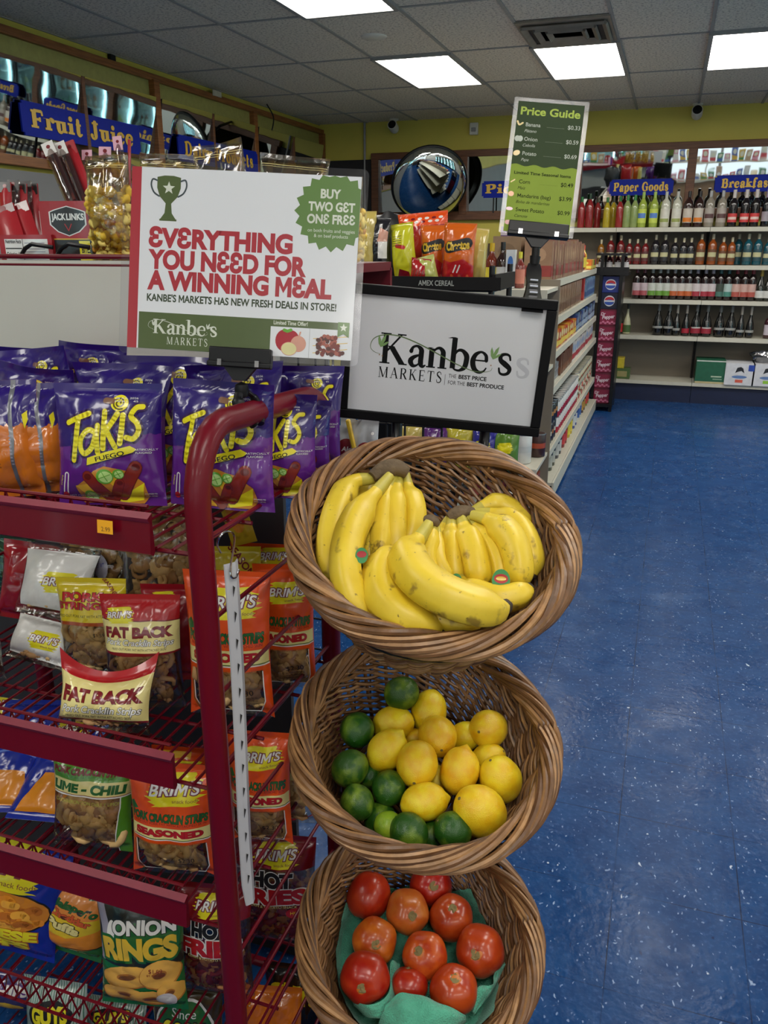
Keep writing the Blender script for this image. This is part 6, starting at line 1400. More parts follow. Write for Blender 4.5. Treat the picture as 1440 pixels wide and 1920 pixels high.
for k in range(6): A.rect(-w*.02, h*(.12+.11*k), w*.36, h*(.15+.11*k), k_grey)
A.lay(mb, lambda x, y, o: Vector((x, -.05-o, y))); o = mb.build('snack_carton', sharp=20); place(o, ((a.x+c.x)/2, 1.385, TZ), .15); tag(o, 'low red and white carton with nutrition table at the left photo edge', 'box')
# slim meat stick packs
m_stick = mat('beef_stick', (84, 36, 28), .4, var=.15)
def stick_pack(u0, v0, u1, v1, pw, y, head, sticks, lab, red=False, group='long meat stick packs'):
    P, Q = at_y(u0, v0, y), at_y(u1, v1, y+.03); ax = Q-P; h = ax.length; w = pw*depth((P+Q)/2)/FPX
    t = empty('meat_stick_pack', lab, 'snack pack', P, group=group); q = ax.to_track_quat('Z', 'X').to_matrix()
    F = -(FW - ax.normalized()*FW.dot(ax.normalized())).normalized(); X = F.cross(ax.normalized())*-1; M = Matrix((X, -F, ax.normalized())).transposed()
    if M.determinant() < 0: M = Matrix((-X, -F, ax.normalized())).transposed()
    tr = lambda x, yy, z: M @ Vector((x, yy, z))
    mb = MB(); n = 8
    vs = [tr(-w/2+w*i/n, s_*(.0008+.007*math.sin(PI*i/n)*(1 if 0 < j < 4 else .1)), h*j/4) for s_ in (-1, 1) for j in range(5) for i in range(n+1)]
    fm = (m_jred if red else film('pack_film', (236, 226, 222), .12, .12, .7) if 'pack_film' not in MATS else MATS['pack_film'])
    fs = []
    for s_ in (0, 45):
        for j in range(4):
            for i in range(n): fs.append((s_+j*9+i, s_+j*9+i+1, s_+(j+1)*9+i+1, s_+(j+1)*9+i))
    mb.add(vs, fs, fm)
    A = Art(.0003); A.rect(-w*.48, h*.80, w*.48, h*.995, head); A.ell(0, h*.92, w*.16, w*.16, k_dkred, 14)
    A.lay(mb, lambda x, yy, o: tr(x, -.004-o, yy)); mb.build('wrapper', t)
    if sticks:
        for sx in ((-.22, .22) if sticks == 2 else (0,)):
            b = MB(); b.tube([tr(w*sx, 0, h*.06), tr(w*sx, 0, h*.4), tr(w*sx, .0, h*.78)], w*.16, m_stick, 8); b.build('meat_stick', t)
    return t
stick_pack(138, 385, 88, 268, 24, 1.47, k_white, 2, 'clear pack of long brown meat sticks, leftmost of the three leaning ones')
stick_pack(158, 392, 110, 268, 24, 1.49, k_white, 2, 'clear pack of long brown meat sticks, middle of the three leaning ones')
stick_pack(176, 395, 128, 266, 22, 1.51, m_jred, 0, 'red meat stick pack, rightmost of the three leaning ones', True)
stick_pack(166, 380, 164, 282, 20, 1.54, k_pink, 1, 'pale headed slim pack behind the popcorn bag, left of the other two', group='slim packs behind the popcorn')
stick_pack(198, 380, 198, 276, 24, 1.56, k_pink, 1, 'pale headed slim pack standing straight behind the popcorn bag', group='slim packs behind the popcorn')
stick_pack(236, 390, 220, 256, 18, 1.57, k_pink, 1, 'tallest pale headed slim pack behind the popcorn bag by the sign letters', group='slim packs behind the popcorn')
stick_pack(243, 390, 243, 262, 5, 1.58, m_jred, 0, 'thin red slim pack edge in front of the gold letter e', True, group='slim packs behind the popcorn')
for i, (u0, v0, u1, v1, col) in enumerate([(14, 440, 10, 342, 'r'), (28, 440, 26, 338, 'd'), (42, 440, 40, 345, 'r'), (56, 445, 48, 340, 'd'), (68, 450, 60, 345, 'r'), (30, 470, 4, 388, 'w'), (62, 478, 30, 384, 'w')]):
    stick_pack(u0, v0, u1, v1, 22 if i < 5 else 46, 1.50+.015*i if i < 5 else 1.41+.02*(i-5), m_jblk if i < 5 else C_('silver', (176, 160, 160)), 1 if col == 'd' else 0, ['red jerky pack at the far left of the top tray', 'dark jerky pack beside the far left red one', 'red jerky pack, middle of the upright left bundle', 'dark jerky pack near the right of the upright left bundle', 'red jerky pack at the right of the upright left bundle', 'red jerky pouch with silver head leaning at the left photo edge', 'red jerky pouch with silver head leaning against the red box'][i], col != 'd', group='upright jerky packs')
for i, (u, v, c) in enumerate([(84, 360, k_pink), (104, 352, k_purple), (116, 372, C_('rose', (190, 70, 100)))]):
    P = at_y(u, v, 1.58); mb = MB(); mb.box((0, 0, -.05), (.04, .012, .11), c); o = mb.build('candy_pouch', bevel=.003); place(o, (P.x, 1.585, TZ+.106), .2); tag(o, ['pale pink', 'purple', 'rose'][i]+' small pouch standing behind the red jerky box', 'candy pouch')
# popcorn bags
m_pop = [mat('popcorn_yellow', (226, 186, 50), .6, var=.15, scale=60), mat('popcorn_pale', (232, 208, 110), .6, var=.15, scale=60), mat('popcorn_caramel', (190, 130, 40), .6, var=.15, scale=60)]
m_zip = film('zip_bag_film', (246, 238, 214), .14, .10, .6)
def pop_bag(u, v0, v1, pw, y, lab, seed, fill=.68, rz=.2, ry=0, curl=.01, z=TZ):
    P = at_y(u, v0, y); Q = at_y(u, v1, y); h = Q.z-z; w = pw*depth(P)/FPX
    B = BagShape(w, h, .07, seed, curl=curl, crumple=1.4); t = empty('popcorn_bag', lab, 'popcorn bag', (P.x, y, z), (-.04, ry, rz), 'zip bags of popcorn')
    mb = MB(); B.shell(mb, m_zip, m_zip)
    A = Art(.0003); A.rect(-w*.48, h*.9, w*.48, h*.905, k_cream); A.rect(-w*.48, h*.88, w*.48, h*.883, k_cream); A.ell(0, h*.955, w*.02, w*.02, k_black, 10); A.lay(mb, lambda x, yy, o: B.front(x, yy, o), B.grid, nf=B.normal); mb.build('zip_bag', t, sharp=50)
    q = random.Random(seed); m = MB()
    for i in range(150):
        x = q.uniform(-.45, .45)*w; yy = q.uniform(.05, fill)*h; d = .035*B.env(x, yy); m.blob((x*.95, -max(0, d-.007)*q.uniform(.3, 1), yy), q.uniform(.007, .0105), m_pop[q.randrange(3) if q.random() < .3 else i % 2], i, .38, 7)
    tag(m.build('popcorn', t, sharp=180), kind='stuff'); return t
pop_bag(214, 480, 290, 88, 1.372, 'clear zip bag of yellow popcorn standing left of the poster', 5)
pop_bag(322, 480, 288, 110, 1.44, 'zip bag of popcorn behind the poster, low folded top near the trophy', 6, ry=.03)
pop_bag(440, 480, 262, 100, 1.45, 'zip bag of popcorn with the tallest tilted top behind the poster', 7, ry=-.12, curl=.02)
pop_bag(540, 480, 290, 130, 1.46, 'clear headed zip bag of popcorn behind the right half of the poster', 8, ry=.1)
pop_bag(652, 490, 332, 62, 1.43, 'zip bag of popcorn at the right end behind the poster', 9, ry=0)

# ================================================================== PEG PANEL with hanging candy behind the rack corner
PY = 1.99; t = empty('peg_panel', 'black wire peg panel standing between the red rack and the chip display', 'display panel', (-.72, PY, 0))
mb = MB()
for k in range(9): mb.tube([(-.2+.05*k, 0, .0), (-.2+.05*k, 0, 1.34)], .003, m_blackm, 6)
for k in range(14): mb.tube([(-.2, 0, .02+.1*k), (.2, 0, .02+.1*k)], .003, m_blackm, 6)
mb.build('wire_grid', t)
mb = MB()
for x in (-.2, .2): mb.box((x, 0, .012), (.03, .4, .024), m_blackm)
mb.build('foot', t)
def peg(x, z, l):
    mb = MB(); mb.tube(smooth_path([(x, .004, z), (x, -l*.5, z), (x, -l, z+.004), (x, -l-.015, z+.02)], 4), .003, m_chrome, 6); mb.build('peg', t)
pegs = [(-.045, 1.165, .16), (.03, 1.155, .16), (.045, 1.36-.06, .34), (-.05, 1.06, .1), (.035, 1.055, .1)]
for p in pegs: peg(*p)
m_silv = foil('silver_bag', (176, 178, 182), .3)
def art_silver(A, w, h):
    A.ell(w*.05, h*.33, w*.3, w*.33, k_dkred); A.ell(w*.05, h*.33, w*.26, w*.29, C_('roundel', (120, 24, 40))); A.text('Ale', w*.05, h*.29, h*.1, k_white, bold=.03, shear=.2); A.ell(w*.3, h*.72, w*.08, w*.08, k_grey); A.ell(w*.3, h*.72, w*.06, w*.06, k_white)
def art_gummy(A, w, h):
    A.poly(sc([(-.5, .55), (.1, .75), (.5, .7), (.5, 1), (-.5, 1)], w, h), k_y); A.stroke(sc([(-.5, .5), (0, .68), (.5, .62)], w, h), w*.06, k_red)
    r = random.Random(1)
    for k in range(26): A.ell(w*r.uniform(-.38, .42), h*r.uniform(.18, .6), w*.07, w*.06, [k_red, k_lime, k_y, k_puff, k_blue, k_grn][k % 6], 10)
    A.ell(0, h*.88, w*.16, h*.06, k_grn); A.stroke(sc([(-.5, .1), (0, .16), (.5, .3)], w, h), w*.05, C_('neon_lime', (150, 200, 50)))
for i, (u, v1, v0, pw, y, fm, art, lab, hx) in enumerate([(647, 782, 868, 62, 1.87, m_silv, art_silver, 'silver candy bag with dark red roundel hanging left on the wire pegs', 0), (682, 786, 872, 52, 1.85, m_silv, art_silver, 'silver candy bag with dark red roundel hanging right on the wire pegs', 0),
        (617, 688, 796, 44, 1.66, foil('gummy_blue', (30, 110, 150)), art_gummy, 'bright blue and yellow gummy bag hanging behind the rack corner', 0)]):
    P, Q = at_y(u, v0, y), at_y(u, v1, y); w = pw*depth(P)/FPX; o, B = snack_bag('candy_bag', w, Q.z-P.z, .025, 120+i, fm, fm, art, cell=.009); place(o, P, .2, 0, .04); tag(o, lab, 'candy bag', 'silver candy bags on the wire pegs' if i < 2 else None)
P = at_y(660, 830, 1.83); mb = MB(); mb.box((0, 0, 0), (.012, .012, .1), k_gold); o = mb.build('candy_tube', bevel=.004); place(o, (P.x, 1.83, P.z+.01), .2, 0, -.2); tag(o, 'slim yellow candy tube hanging between the two silver bags', 'candy')
# ================================================================== SIGNS ON CLIPS
def axes(yw, tl, rl):
    r = Vector((math.cos(yw), math.sin(yw), 0)); nh = Vector((math.sin(yw), -math.cos(yw), 0)); u = Vector((0, 0, 1))
    n = nh*math.cos(tl)+u*math.sin(tl); uu = u*math.cos(tl)-nh*math.sin(tl)
    return Matrix((r*math.cos(rl)-uu*math.sin(rl), -n, r*math.sin(rl)+uu*math.cos(rl))).transposed().to_4x4()   # x right, -y out of the face, z up
def face(o): return lambda x, y, k: Vector((x, -o-k, y))
p_white = mat('paper_white', (214, 216, 220), .28, coat=.35, var=.02, scale=6); p_green = mat('print_green', (78, 92, 52), .28, coat=.35, var=.04); p_green2 = mat('print_leaf', (92, 124, 62), .28, coat=.35, var=.04)
p_red = mat('print_red', (164, 46, 56), .28, coat=.35, var=.04); p_ink = mat('print_ink', (16, 18, 18), .6, spec=.12); p_dgreen = mat('print_dark_green', (54, 66, 46), .28, coat=.35); p_pale = mat('print_pale', (206, 210, 196), .28, coat=.35)
p_lam = film('laminate', (250, 250, 252), .18, .03, .22, bump=.06)
def swoosh(A, x, y, k, m, leafm=None, dot=None, sx=1.0):
    """vine line over the K running down through the letters, k = cap height"""
    P = [(-.08, .30), (-.26, .36), (-.36, .52), (-.28, .78), (.0, .93), (.4, .93), (.9, .76), (1.5, .46), (2.0, .2), (2.45, .03), (2.75, .02), (2.93, .08), (2.97, .18)]
    n = len(P); A.stroke([(x+a*k*sx, y+b*k, k*(.012+.028*math.sin(PI*i/(n-1))**2)) for i, (a, b) in enumerate(P)], .01, m, smooth=5, rnd_=False)
    for (lx, ly, s_) in ((-.04, .70, 1.0), (3.0, .64, 1.0)):
        for r_, l_ in ((1.75, .40), (1.2, .46), (.65, .34)):
            c, d = math.cos(r_), math.sin(r_); L_ = [(0, 0), (.3, .14), (.7, .13), (1, 0), (.6, -.1), (.25, -.06)]
            A.poly([(x+(lx*sx+l_*(a*c-b*d))*k-.05*k, y+(ly-.18+l_*(a*d+b*c))*k) for a, b in L_], leafm or m)
    for a, b in ((-.10, .27), (-.02, .24), (2.93, .26)): A.ell(x+a*k*sx, y+b*k, k*.022, k*.022, dot or m, 10)
def kanbes(A, x, y, k, ink, vine, leaf, dot=None, w=None):
    w = w or k*3.62
    A.serif("Kanbe's", x, y, k, ink, 'l', .122, .034, .03, w=w)
    swoosh(A, x+k*.12, y, k, vine, leafm=leaf, dot=dot, sx=w/k/3.62)
# ---- laminated deal poster
W, H = .3188, .2478
t = empty('deal_poster', 'laminated white winning meal poster with trophy and green badge, clipped to the rack', 'poster', (-.5293, .9801, 1.5447))
t.matrix_world = Matrix.Translation((-.5293, .9801, 1.5447)) @ axes(math.radians(14.87), math.radians(12.2), math.radians(2.91))
mb = MB(); r_ = .008
def rrect(w, h, r): return [(sx*(w/2-r)+r*math.cos(a0+PI/2*k/4), sy*(h/2-r)+r*math.sin(a0+PI/2*k/4)) for sx, sy, a0 in ((1, 1, 0), (-1, 1, PI/2), (-1, -1, PI), (1, -1, 3*PI/2)) for k in range(5)]
MX = Matrix.Rotation(PI/2, 4, 'X')      # prism depth goes to -y
mb.prism(rrect(W, H, r_), .0008, MX, p_lam); mb.build('laminate', t)
pw, ph = .2985, .2305; px0, py0 = -pw/2+.001, -ph/2-.001
mb = MB(); mb.box((px0+pw/2, .0009, py0+ph/2), (pw, .0006, ph), p_white)
A = Art(.0001); X = lambda f: px0+pw*f; Y = lambda f: py0+ph*f
A.rect(X(0), Y(0), X(1), Y(1), p_white); A.rect(X(0), Y(0), X(.043), Y(1), p_red)
# green footer
A.rect(X(.05), Y(.0), X(.985), Y(.205), p_green); A.rect(X(.64), Y(.0), X(1), Y(.165), p_white); A.rect(X(.812), Y(0), X(.814), Y(.165), mat('print_grey', (170, 172, 174), .4))
# trophy
tx, ty = X(.165), Y(.80); g = pw
A.poly([(tx-.052*g, ty+.115*g), (tx-.02*g, ty+.122*g), (tx+.02*g, ty+.122*g), (tx+.052*g, ty+.115*g), (tx+.052*g, ty+.07*g), (tx+.04*g, ty+.035*g), (tx+.012*g, ty+.005*g), (tx-.012*g, ty+.005*g), (tx-.04*g, ty+.035*g), (tx-.052*g, ty+.07*g)], p_green)
for s_ in (-1, 1): A.stroke([(tx+s_*.052*g, ty+.1*g), (tx+s_*.072*g, ty+.105*g), (tx+s_*.078*g, ty+.08*g), (tx+s_*.065*g, ty+.05*g), (tx+s_*.042*g, ty+.035*g)], .007*g, mat('print_slate', (74, 84, 88), .3), smooth=4)
A.poly([(tx-.012*g, ty+.008*g), (tx+.012*g, ty+.008*g), (tx+.016*g, ty-.035*g), (tx+.034*g, ty-.06*g), (tx-.034*g, ty-.06*g), (tx-.016*g, ty-.035*g)], p_green); A.rect(tx-.038*g, ty-.068*g, tx+.038*g, ty-.06*g, p_green)
star = lambda x, y, r: [(x+r*(1 if k % 2 == 0 else .42)*math.sin(PI*k/5), y+r*(1 if k % 2 == 0 else .42)*math.cos(PI*k/5)) for k in range(10)]
A.poly(star(tx, ty+.07*g, .028*g), p_pale)
# badge
cx, cy, R = X(.885), Y(.805), .168*pw; n = 20; pts = []
for k in range(2*n): a = PI*k/n; q = R*(1 if k % 2 == 0 else .87); pts.append((min(cx+q*math.cos(a), X(1)), min(cy+q*math.sin(a), Y(1))))
A.poly(pts, p_green2)
hb = .038
A.text('BUY', cx-.004, cy+.017, .0105, p_pale, bold=hb, w=.026); A.text('TWO GƐT', cx-.002, cy+.001, .0105, p_pale, bold=hb, w=.060); A.text('ONƐ FRƐƐ', cx-.002, cy-.0145, .0105, p_pale, bold=hb, w=.062)
A.text('on both fruits and veggies', cx-.001, cy-.0255, .0042, p_pale, w=.061); A.text('& on beef products', cx-.001, cy-.032, .0042, p_pale, w=.044)
hb = .052
for s_, f, wf in (('ƐVƐRYTHING', .572, .635), ('YOU NƐƐD FOR', .452, .70), ('A WINNING MƐAL', .337, .815)): A.text(s_, X(.083), Y(f), .0218, p_red, 'l', bold=hb, w=pw*wf)
A.text("KANBE'S MARKETS HAS NEW FRESH DEALS IN STORE!", X(.083), Y(.268), .0088, p_dgreen, 'l', bold=.03, w=pw*.84)
kanbes(A, X(.115), Y(.088), .0185, p_pale, p_pale, p_pale, w=pw*.29); A.serif('MARKETS', X(.178), Y(.03), .0095, p_pale, 'l', .10, .035, .03, w=pw*.185, track=.16)
A.text('Limited Time Offer!', X(.652), Y(.177), .0048, p_pale, 'l', bold=.02, w=pw*.15)
# pictures: pepper, onion halves, skewers
pr = mat('print_pepper', (160, 20, 40), .3, coat=.3); A.ell(X(.705), Y(.09), pw*.042, ph*.062, pr); A.ell(X(.735), Y(.09), pw*.034, ph*.058, pr); A.stroke([(X(.70), Y(.148)), (X(.715), Y(.142)), (X(.73), Y(.15))], .004, k_lime)
on1 = mat('print_onion', (206, 150, 130), .3, coat=.3); on2 = mat('print_onion_cut', (214, 206, 150), .3, coat=.3); A.ell(X(.765), Y(.075), pw*.034, ph*.045, on1); A.stroke([(X(.765), Y(.11)), (X(.772), Y(.14))], .002, on1)
A.ell(X(.725), Y(.045), pw*.036, ph*.038, on1); A.ell(X(.725), Y(.045), pw*.033, ph*.035, on2)
sk = [mat('print_meat_a', (120, 56, 50), .3), mat('print_meat_b', (160, 90, 76), .3), mat('print_meat_c', (84, 44, 40), .3)]; q = random.Random(9)
for k in range(3): A.stroke([(X(.83), Y(.03+.04*k)), (X(.98), Y(.06+.035*k))], .0008, k_gold)
for k in range(52): A.ell(X(.905)+q.uniform(-1, 1)*pw*.055, Y(.075)+q.uniform(-1, 1)*ph*.05, pw*.011, ph*.012, sk[k % 3], 8, rot=k)
A.poly([(X(.935), Y(.208)), (X(.985), Y(.208)), (X(.985), Y(.125)), (X(.96), Y(.145)), (X(.935), Y(.125))], p_green2); A.poly(star(X(.96), Y(.178), .0055), p_pale)
A.lay(mb, face(.0012), base=.0002); tag(mb.build('printed_sheet', t), kind=None)
# ---- grip clips (black gripper bar on a swivel stem with a spring clamp)
def gripper(t, P, M, w, h):
    """bar clip whose middle is at P, M = sign axes"""
    R3 = M.to_3x3()
    mb = MB(); mb.box(P, (w, .016, h), m_black, R3); mb.box(P+R3 @ Vector((0, -.006, -h*.42)), (w*1.02, .014, h*.3), m_black, R3); o = mb.build('gripper_bar', t, bevel=.0015)
    for s_ in (-.3, .3):
        m2 = MB(); m2.box(P+R3 @ Vector((s_*w, -.0145, -h*.35)), (w*.065, .003, h*.34), m_chrome, R3); m2.build('chrome_tab', t)
    m3 = MB(); pts = [(-.022, 0), (.022, 0), (.008, -.018), (-.008, -.018)]; M4 = Matrix.Translation(P+R3 @ Vector((0, .004, -h*.5))) @ M @ Matrix.Rotation(PI/2, 4, 'X'); m3.prism(pts, .01, M4, m_black); m3.build('neck', t)
    return P+R3 @ Vector((0, 0, -h*.5-.018))
def clampjaw(t, top, P, d, r, hook):
    """swivel ball at top, spring jaw wrapping whatever is at P"""
    mb = MB(); mb.lathe([(.001, .011), (.008, .008), (.0095, 0), (.008, -.008), (.001, -.011)], m_black, 14, Matrix.Translation(top)); mb.tube([top, top+(P-top)*.2], .0055, m_black, 10); mb.build('swivel', t)
    for s_ in (-1, 1):
        mb = MB(); a = top+(P-top)*.12; pts = [a+d*(s_*.008), a+(P-a)*.35+d*(s_*.015), a+(P-a)*.72+d*(s_*.017), P+d*(s_*(r+.004)), P+(P-a).normalized()*(r+.003)+d*(s_*.006)]
        mb.tube(smooth_path(pts, 4), [.006]*4+[.0085]*9+[.007]*4, m_black, 10, flat=.6); mb.build('jaw', t)
M_ = axes(math.radians(14.87), math.radians(12.2), math.radians(2.91))
cl = empty('sign_clip', 'black swivel clip holding the laminated poster on the crimson rack tube', 'clip', (-.506, .942, 1.36))
cl_off = Vector((-.506, .942, 1.36)); Pc = Vector((-.5293, .9801, 1.5447)) + M_.to_3x3() @ Vector((.006, -.004, -H/2+.003))
top = gripper(cl, Pc-cl_off, M_, .082, .024)
clampjaw(cl, top+Vector((.004, -.004, -.012)), Vector((0, 0, 0)), Vector((.25, .97, 0)), .0175, True)
# ---- framed market sign
FWd, FH = .3401, .2222; FC = Vector((-.3391, 1.3013, 1.3866)); FM = axes(math.radians(12.86), math.radians(-2.1), math.radians(4.59))
t = empty('framed_sign', 'black framed white market sign above the banana basket', 'sign', FC); t.matrix_world = Matrix.Translation(FC) @ FM
m_fr = mat('satin_black_frame', (8, 8, 10), .5, spec=.18)
mb = MB(); b_ = .0155; d_ = .016
for c, d in (((0, 0, FH/2-b_/2), (FWd, d_, b_)), ((0, 0, -FH/2+b_/2), (FWd, d_, b_)), ((-FWd/2+b_/2, 0, 0), (b_, d_, FH-2*b_)), ((FWd/2-b_/2, 0, 0), (b_, d_, FH-2*b_))): mb.box(c, d, m_fr)
mb.build('frame', t, bevel=.0015)
mb = MB(); mb.box((0, .004, 0), (FWd-.02, .004, FH-.02), m_fr); mb.build('backing', t)
mb = MB(); A = Art(.0001); iw, ih = FWd-2*b_, FH-2*b_
p_sheet = mat('sign_sheet', (206, 208, 212), .3, coat=.5, var=.03, scale=5)
A.rect(-iw/2, -ih/2, iw/2, ih/2, p_sheet)
vine = mat('vine_green', (88, 110, 66), .4); leaf = mat('leaf_green_print', (112, 146, 88), .4); dotm = mat('dot_brown', (150, 110, 70), .4); ghost = mat('ghost_grey', (182, 184, 190), .35, coat=.4)
A.serif('s', iw*.375, -ih*.08, .046, ghost, 'l', .122, .034, .03)
k_ = ih*.262; x0 = -iw*.346; y0 = -ih*.07
kanbes(A, x0, y0, k_, p_ink, vine, leaf, dotm, w=iw*.712)
A.serif('MARKETS', x0+.000, y0-.0235, .0178, p_ink, 'l', .11, .035, .03, w=iw*.345, track=.13)
xb = x0+iw*.36; A.rect(xb, y0-.0265, xb+.0006, y0-.0085, p_ink)
A.text('THE', xb+.006, y0-.0135, .0062, p_ink, 'l', w=.0125); A.text('BEST PRICE', xb+.0225, y0-.0135, .0062, p_ink, 'l', bold=.03, w=.046)
A.text('FOR THE', xb+.006, y0-.0245, .0062, p_ink, 'l', w=.028); A.text('BEST PRODUCE', xb+.0375, y0-.0245, .0062, p_ink, 'l', bold=.03, w=.061)
A.lay(mb, face(.0005), base=.0002); mb.build('printed_sheet', t)
# ---- price guide card with its clip on the frame
GW, GH = .1269, .2274; GC = Vector((-.2236, 1.5026, 1.6923)); GM = axes(math.radians(13.92), math.radians(15.1), math.radians(5.16))
# bring the card down the sight line so that it stands over the frame
sc_ = (1.40)/((GC-O).dot(FW)); GC = O+(GC-O)*sc_; GW *= sc_; GH *= sc_
t = empty('price_card', 'tall green price guide card in a clear sleeve clipped above the framed sign', 'price card', GC); t.matrix_world = Matrix.Translation(GC) @ GM
mb = MB(); mb.prism(rrect(GW, GH, .002), .0012, MX, p_lam); mb.build('sleeve', t)
pw, ph = GW*.88, GH*.96; X = lambda f: -pw/2+pw*f; Y = lambda f: -ph/2-.002+ph*f
g1 = mat('card_dark_green', (66, 80, 56), .6, spec=.12, var=.03); g2 = mat('card_lime', (146, 168, 70), .6, spec=.12, var=.04); g3 = mat('card_title', (182, 202, 96), .6, spec=.1); w1 = mat('card_white', (206, 212, 200), .6, spec=.1); d1 = mat('card_ink', (36, 46, 30), .7, spec=.05); peach = mat('card_peach', (206, 170, 90), .3)
mb = MB(); A = Art(.0001); A.rect(X(0), Y(0), X(1), Y(1), g2)
wv = [(X(i/24), Y(.515)+.0018*math.sin(i/24*PI*7)) for i in range(25)]; A.poly(wv+[(X(1), Y(1)), (X(0), Y(1))], g1)
A.text('Price Guide', 0, Y(.90), .0125, g3, bold=.028, w=pw*.9)
def item(y, a, b, price, ink, ym=None, icon=None, dots=True):
    A.text(a, X(.15), Y(y), .0062, ink, 'l', bold=.008); A.text(b, X(.14), Y(y-.045), .0048, ink, 'l', shear=.3); A.text(price, X(.97), Y(y), .0066, ink, 'r', bold=.008, w=pw*.185)
    if dots:
        n = 22
        for k in range(n): A.rect(X(.47+.27*k/n), Y(y)+.0002, X(.47+.27*k/n)+.0004, Y(y)+.0007, ink)
item(.812, 'Banana', 'Plátano', '$0.33', w1); item(.702, 'Onion', 'Cebolla', '$0.59', w1); item(.592, 'Potato', 'Papa', '$0.69', w1)
A.stroke([(X(.02), Y(.845)), (X(.05), Y(.82)), (X(.1), Y(.835))], .003, k_gold, smooth=4); A.ell(X(.045), Y(.715), .0045, .005, w1); A.ell(X(.09), Y(.715), .0045, .005, w1); A.ell(X(.06), Y(.605), .006, .0045, k_gold, rot=.4)
A.text('Limited Time Seasonal Items', X(.49), Y(.445), .0048, d1, bold=.022, w=pw*.86)
item(.375, 'Corn', 'Maíz', '$0.49', d1); item(.268, 'Mandarins (bag)', 'Bolsa de mandarinas', '$3.99', d1, dots=False); item(.16, 'Sweet Potato', 'Camote', '$0.99', d1, dots=False); item(.055, 'Watermelon', 'Sandía', '$3.99', d1, dots=False)
A.stroke([(X(.03), Y(.38)), (X(.08), Y(.4))], .002, k_gold); A.ell(X(.05), Y(.29), .005, .0045, k_puff); A.ell(X(.05), Y(.175), .006, .003, k_pink); A.ell(X(.05), Y(.07), .005, .004, k_red)
A.lay(mb, face(.0014), base=.0002); mb.build('printed_card', t)
cl = empty('sign_clip', 'black swivel clip standing on the framed sign and gripping the price card', 'clip', at_y(996, 575, FC.y)); cl_off = Vector(cl.location)
Pf = FC + FM.to_3x3() @ Vector((FWd*.382, 0, FH/2-.006)); cl.location = Pf
Pc = GC + GM.to_3x3() @ Vector((.003, -.004, -GH/2+.008))
top = gripper(cl, Pc-Pf, GM, GW*.80, .024)
mb = MB(); mb.tube([top, top+Vector((0, -.002, -.016))], .007, m_black, 10); mb.tube([top+Vector((0, -.002, -.014)), top+Vector((-.001, -.004, -.028))], [.0095, .008], m_black, 12); mb.build('swivel', cl)
a = top+Vector((-.001, -.004, -.026)); R3 = FM.to_3x3()
for s_ in (-1, 1):
    mb = MB(); b = Vector((0, 0, -.014)); V = []; prof = [(0, .010, .004), (.12, .0125, .009), (.3, .0125, .013), (.45, .0105, .0145), (.62, .012, .0155), (.8, .0155, .015), (.9, .017, .0135), (1, .017, .0125)]
    for f, wd, dp in prof:
        q = a+(b-a)*f
        V += [q+R3 @ Vector((sx*wd, s_*dy, 0)) for sx, dy in ((-1, dp-.005), (-1, dp), (1, dp), (1, dp-.005))]
    n_ = len(prof); mb.add(V, [(k*4+j, k*4+(j+1) % 4, k*4+4+(j+1) % 4, k*4+4+j) for k in range(n_-1) for j in range(4)]+[(0, 1, 2, 3), tuple((n_-1)*4+j for j in range(4))], m_black); mb.build('jaw', cl)
mb = MB()
for k in range(3): mb.box(a+(Vector((0, 0, -.012))-a)*(.35+.13*k)+R3 @ Vector((0, -.0205, 0)), (.013, .002, .0025), m_chrome, R3)
mb.build('grip_ridge', cl)
# ================================================================== PRODUCE STAND WITH WICKER BASKETS
RB = .183
m_w, N, Lk, b_ = nodes_of('willow_wicker')
gm = N.new('ShaderNodeNewGeometry'); rp = N.new('ShaderNodeValToRGB')
rp.color_ramp.elements[0].color = rgb((84, 54, 31)); rp.color_ramp.elements[1].color = rgb((172, 130, 86)); e = rp.color_ramp.elements.new(.5); e.color = rgb((126, 88, 53))
Lk.new(gm.outputs['Random Per Island'], rp.inputs[0])
tc = N.new('ShaderNodeTexCoord'); nz = N.new('ShaderNodeTexNoise'); nz.inputs['Scale'].default_value = 55; nz.inputs['Detail'].default_value = 4
Lk.new(tc.outputs['Object'], nz.inputs['Vector'])
mr = N.new('ShaderNodeMapRange'); mr.inputs[1].default_value = .3; mr.inputs[2].default_value = .7; mr.inputs[3].default_value = .72; mr.inputs[4].default_value = 1.18; Lk.new(nz.outputs['Fac'], mr.inputs[0])
hs = N.new('ShaderNodeHueSaturation'); Lk.new(rp.outputs[0], hs.inputs['Color']); Lk.new(mr.outputs[0], hs.inputs['Value']); Lk.new(hs.outputs[0], b_.inputs['Base Color']); b_.inputs['Roughness'].default_value = .42
bp = N.new('ShaderNodeBump'); bp.inputs['Strength'].default_value = .3; bp.inputs['Distance'].default_value = .005; Lk.new(nz.outputs['Fac'], bp.inputs['Height']); Lk.new(bp.outputs[0], b_.inputs['Normal'])
BD = .135                                            # basket depth
def brad(d): f = d/BD; return .172-.044*f**1.25        # wall radius at depth d below the rim
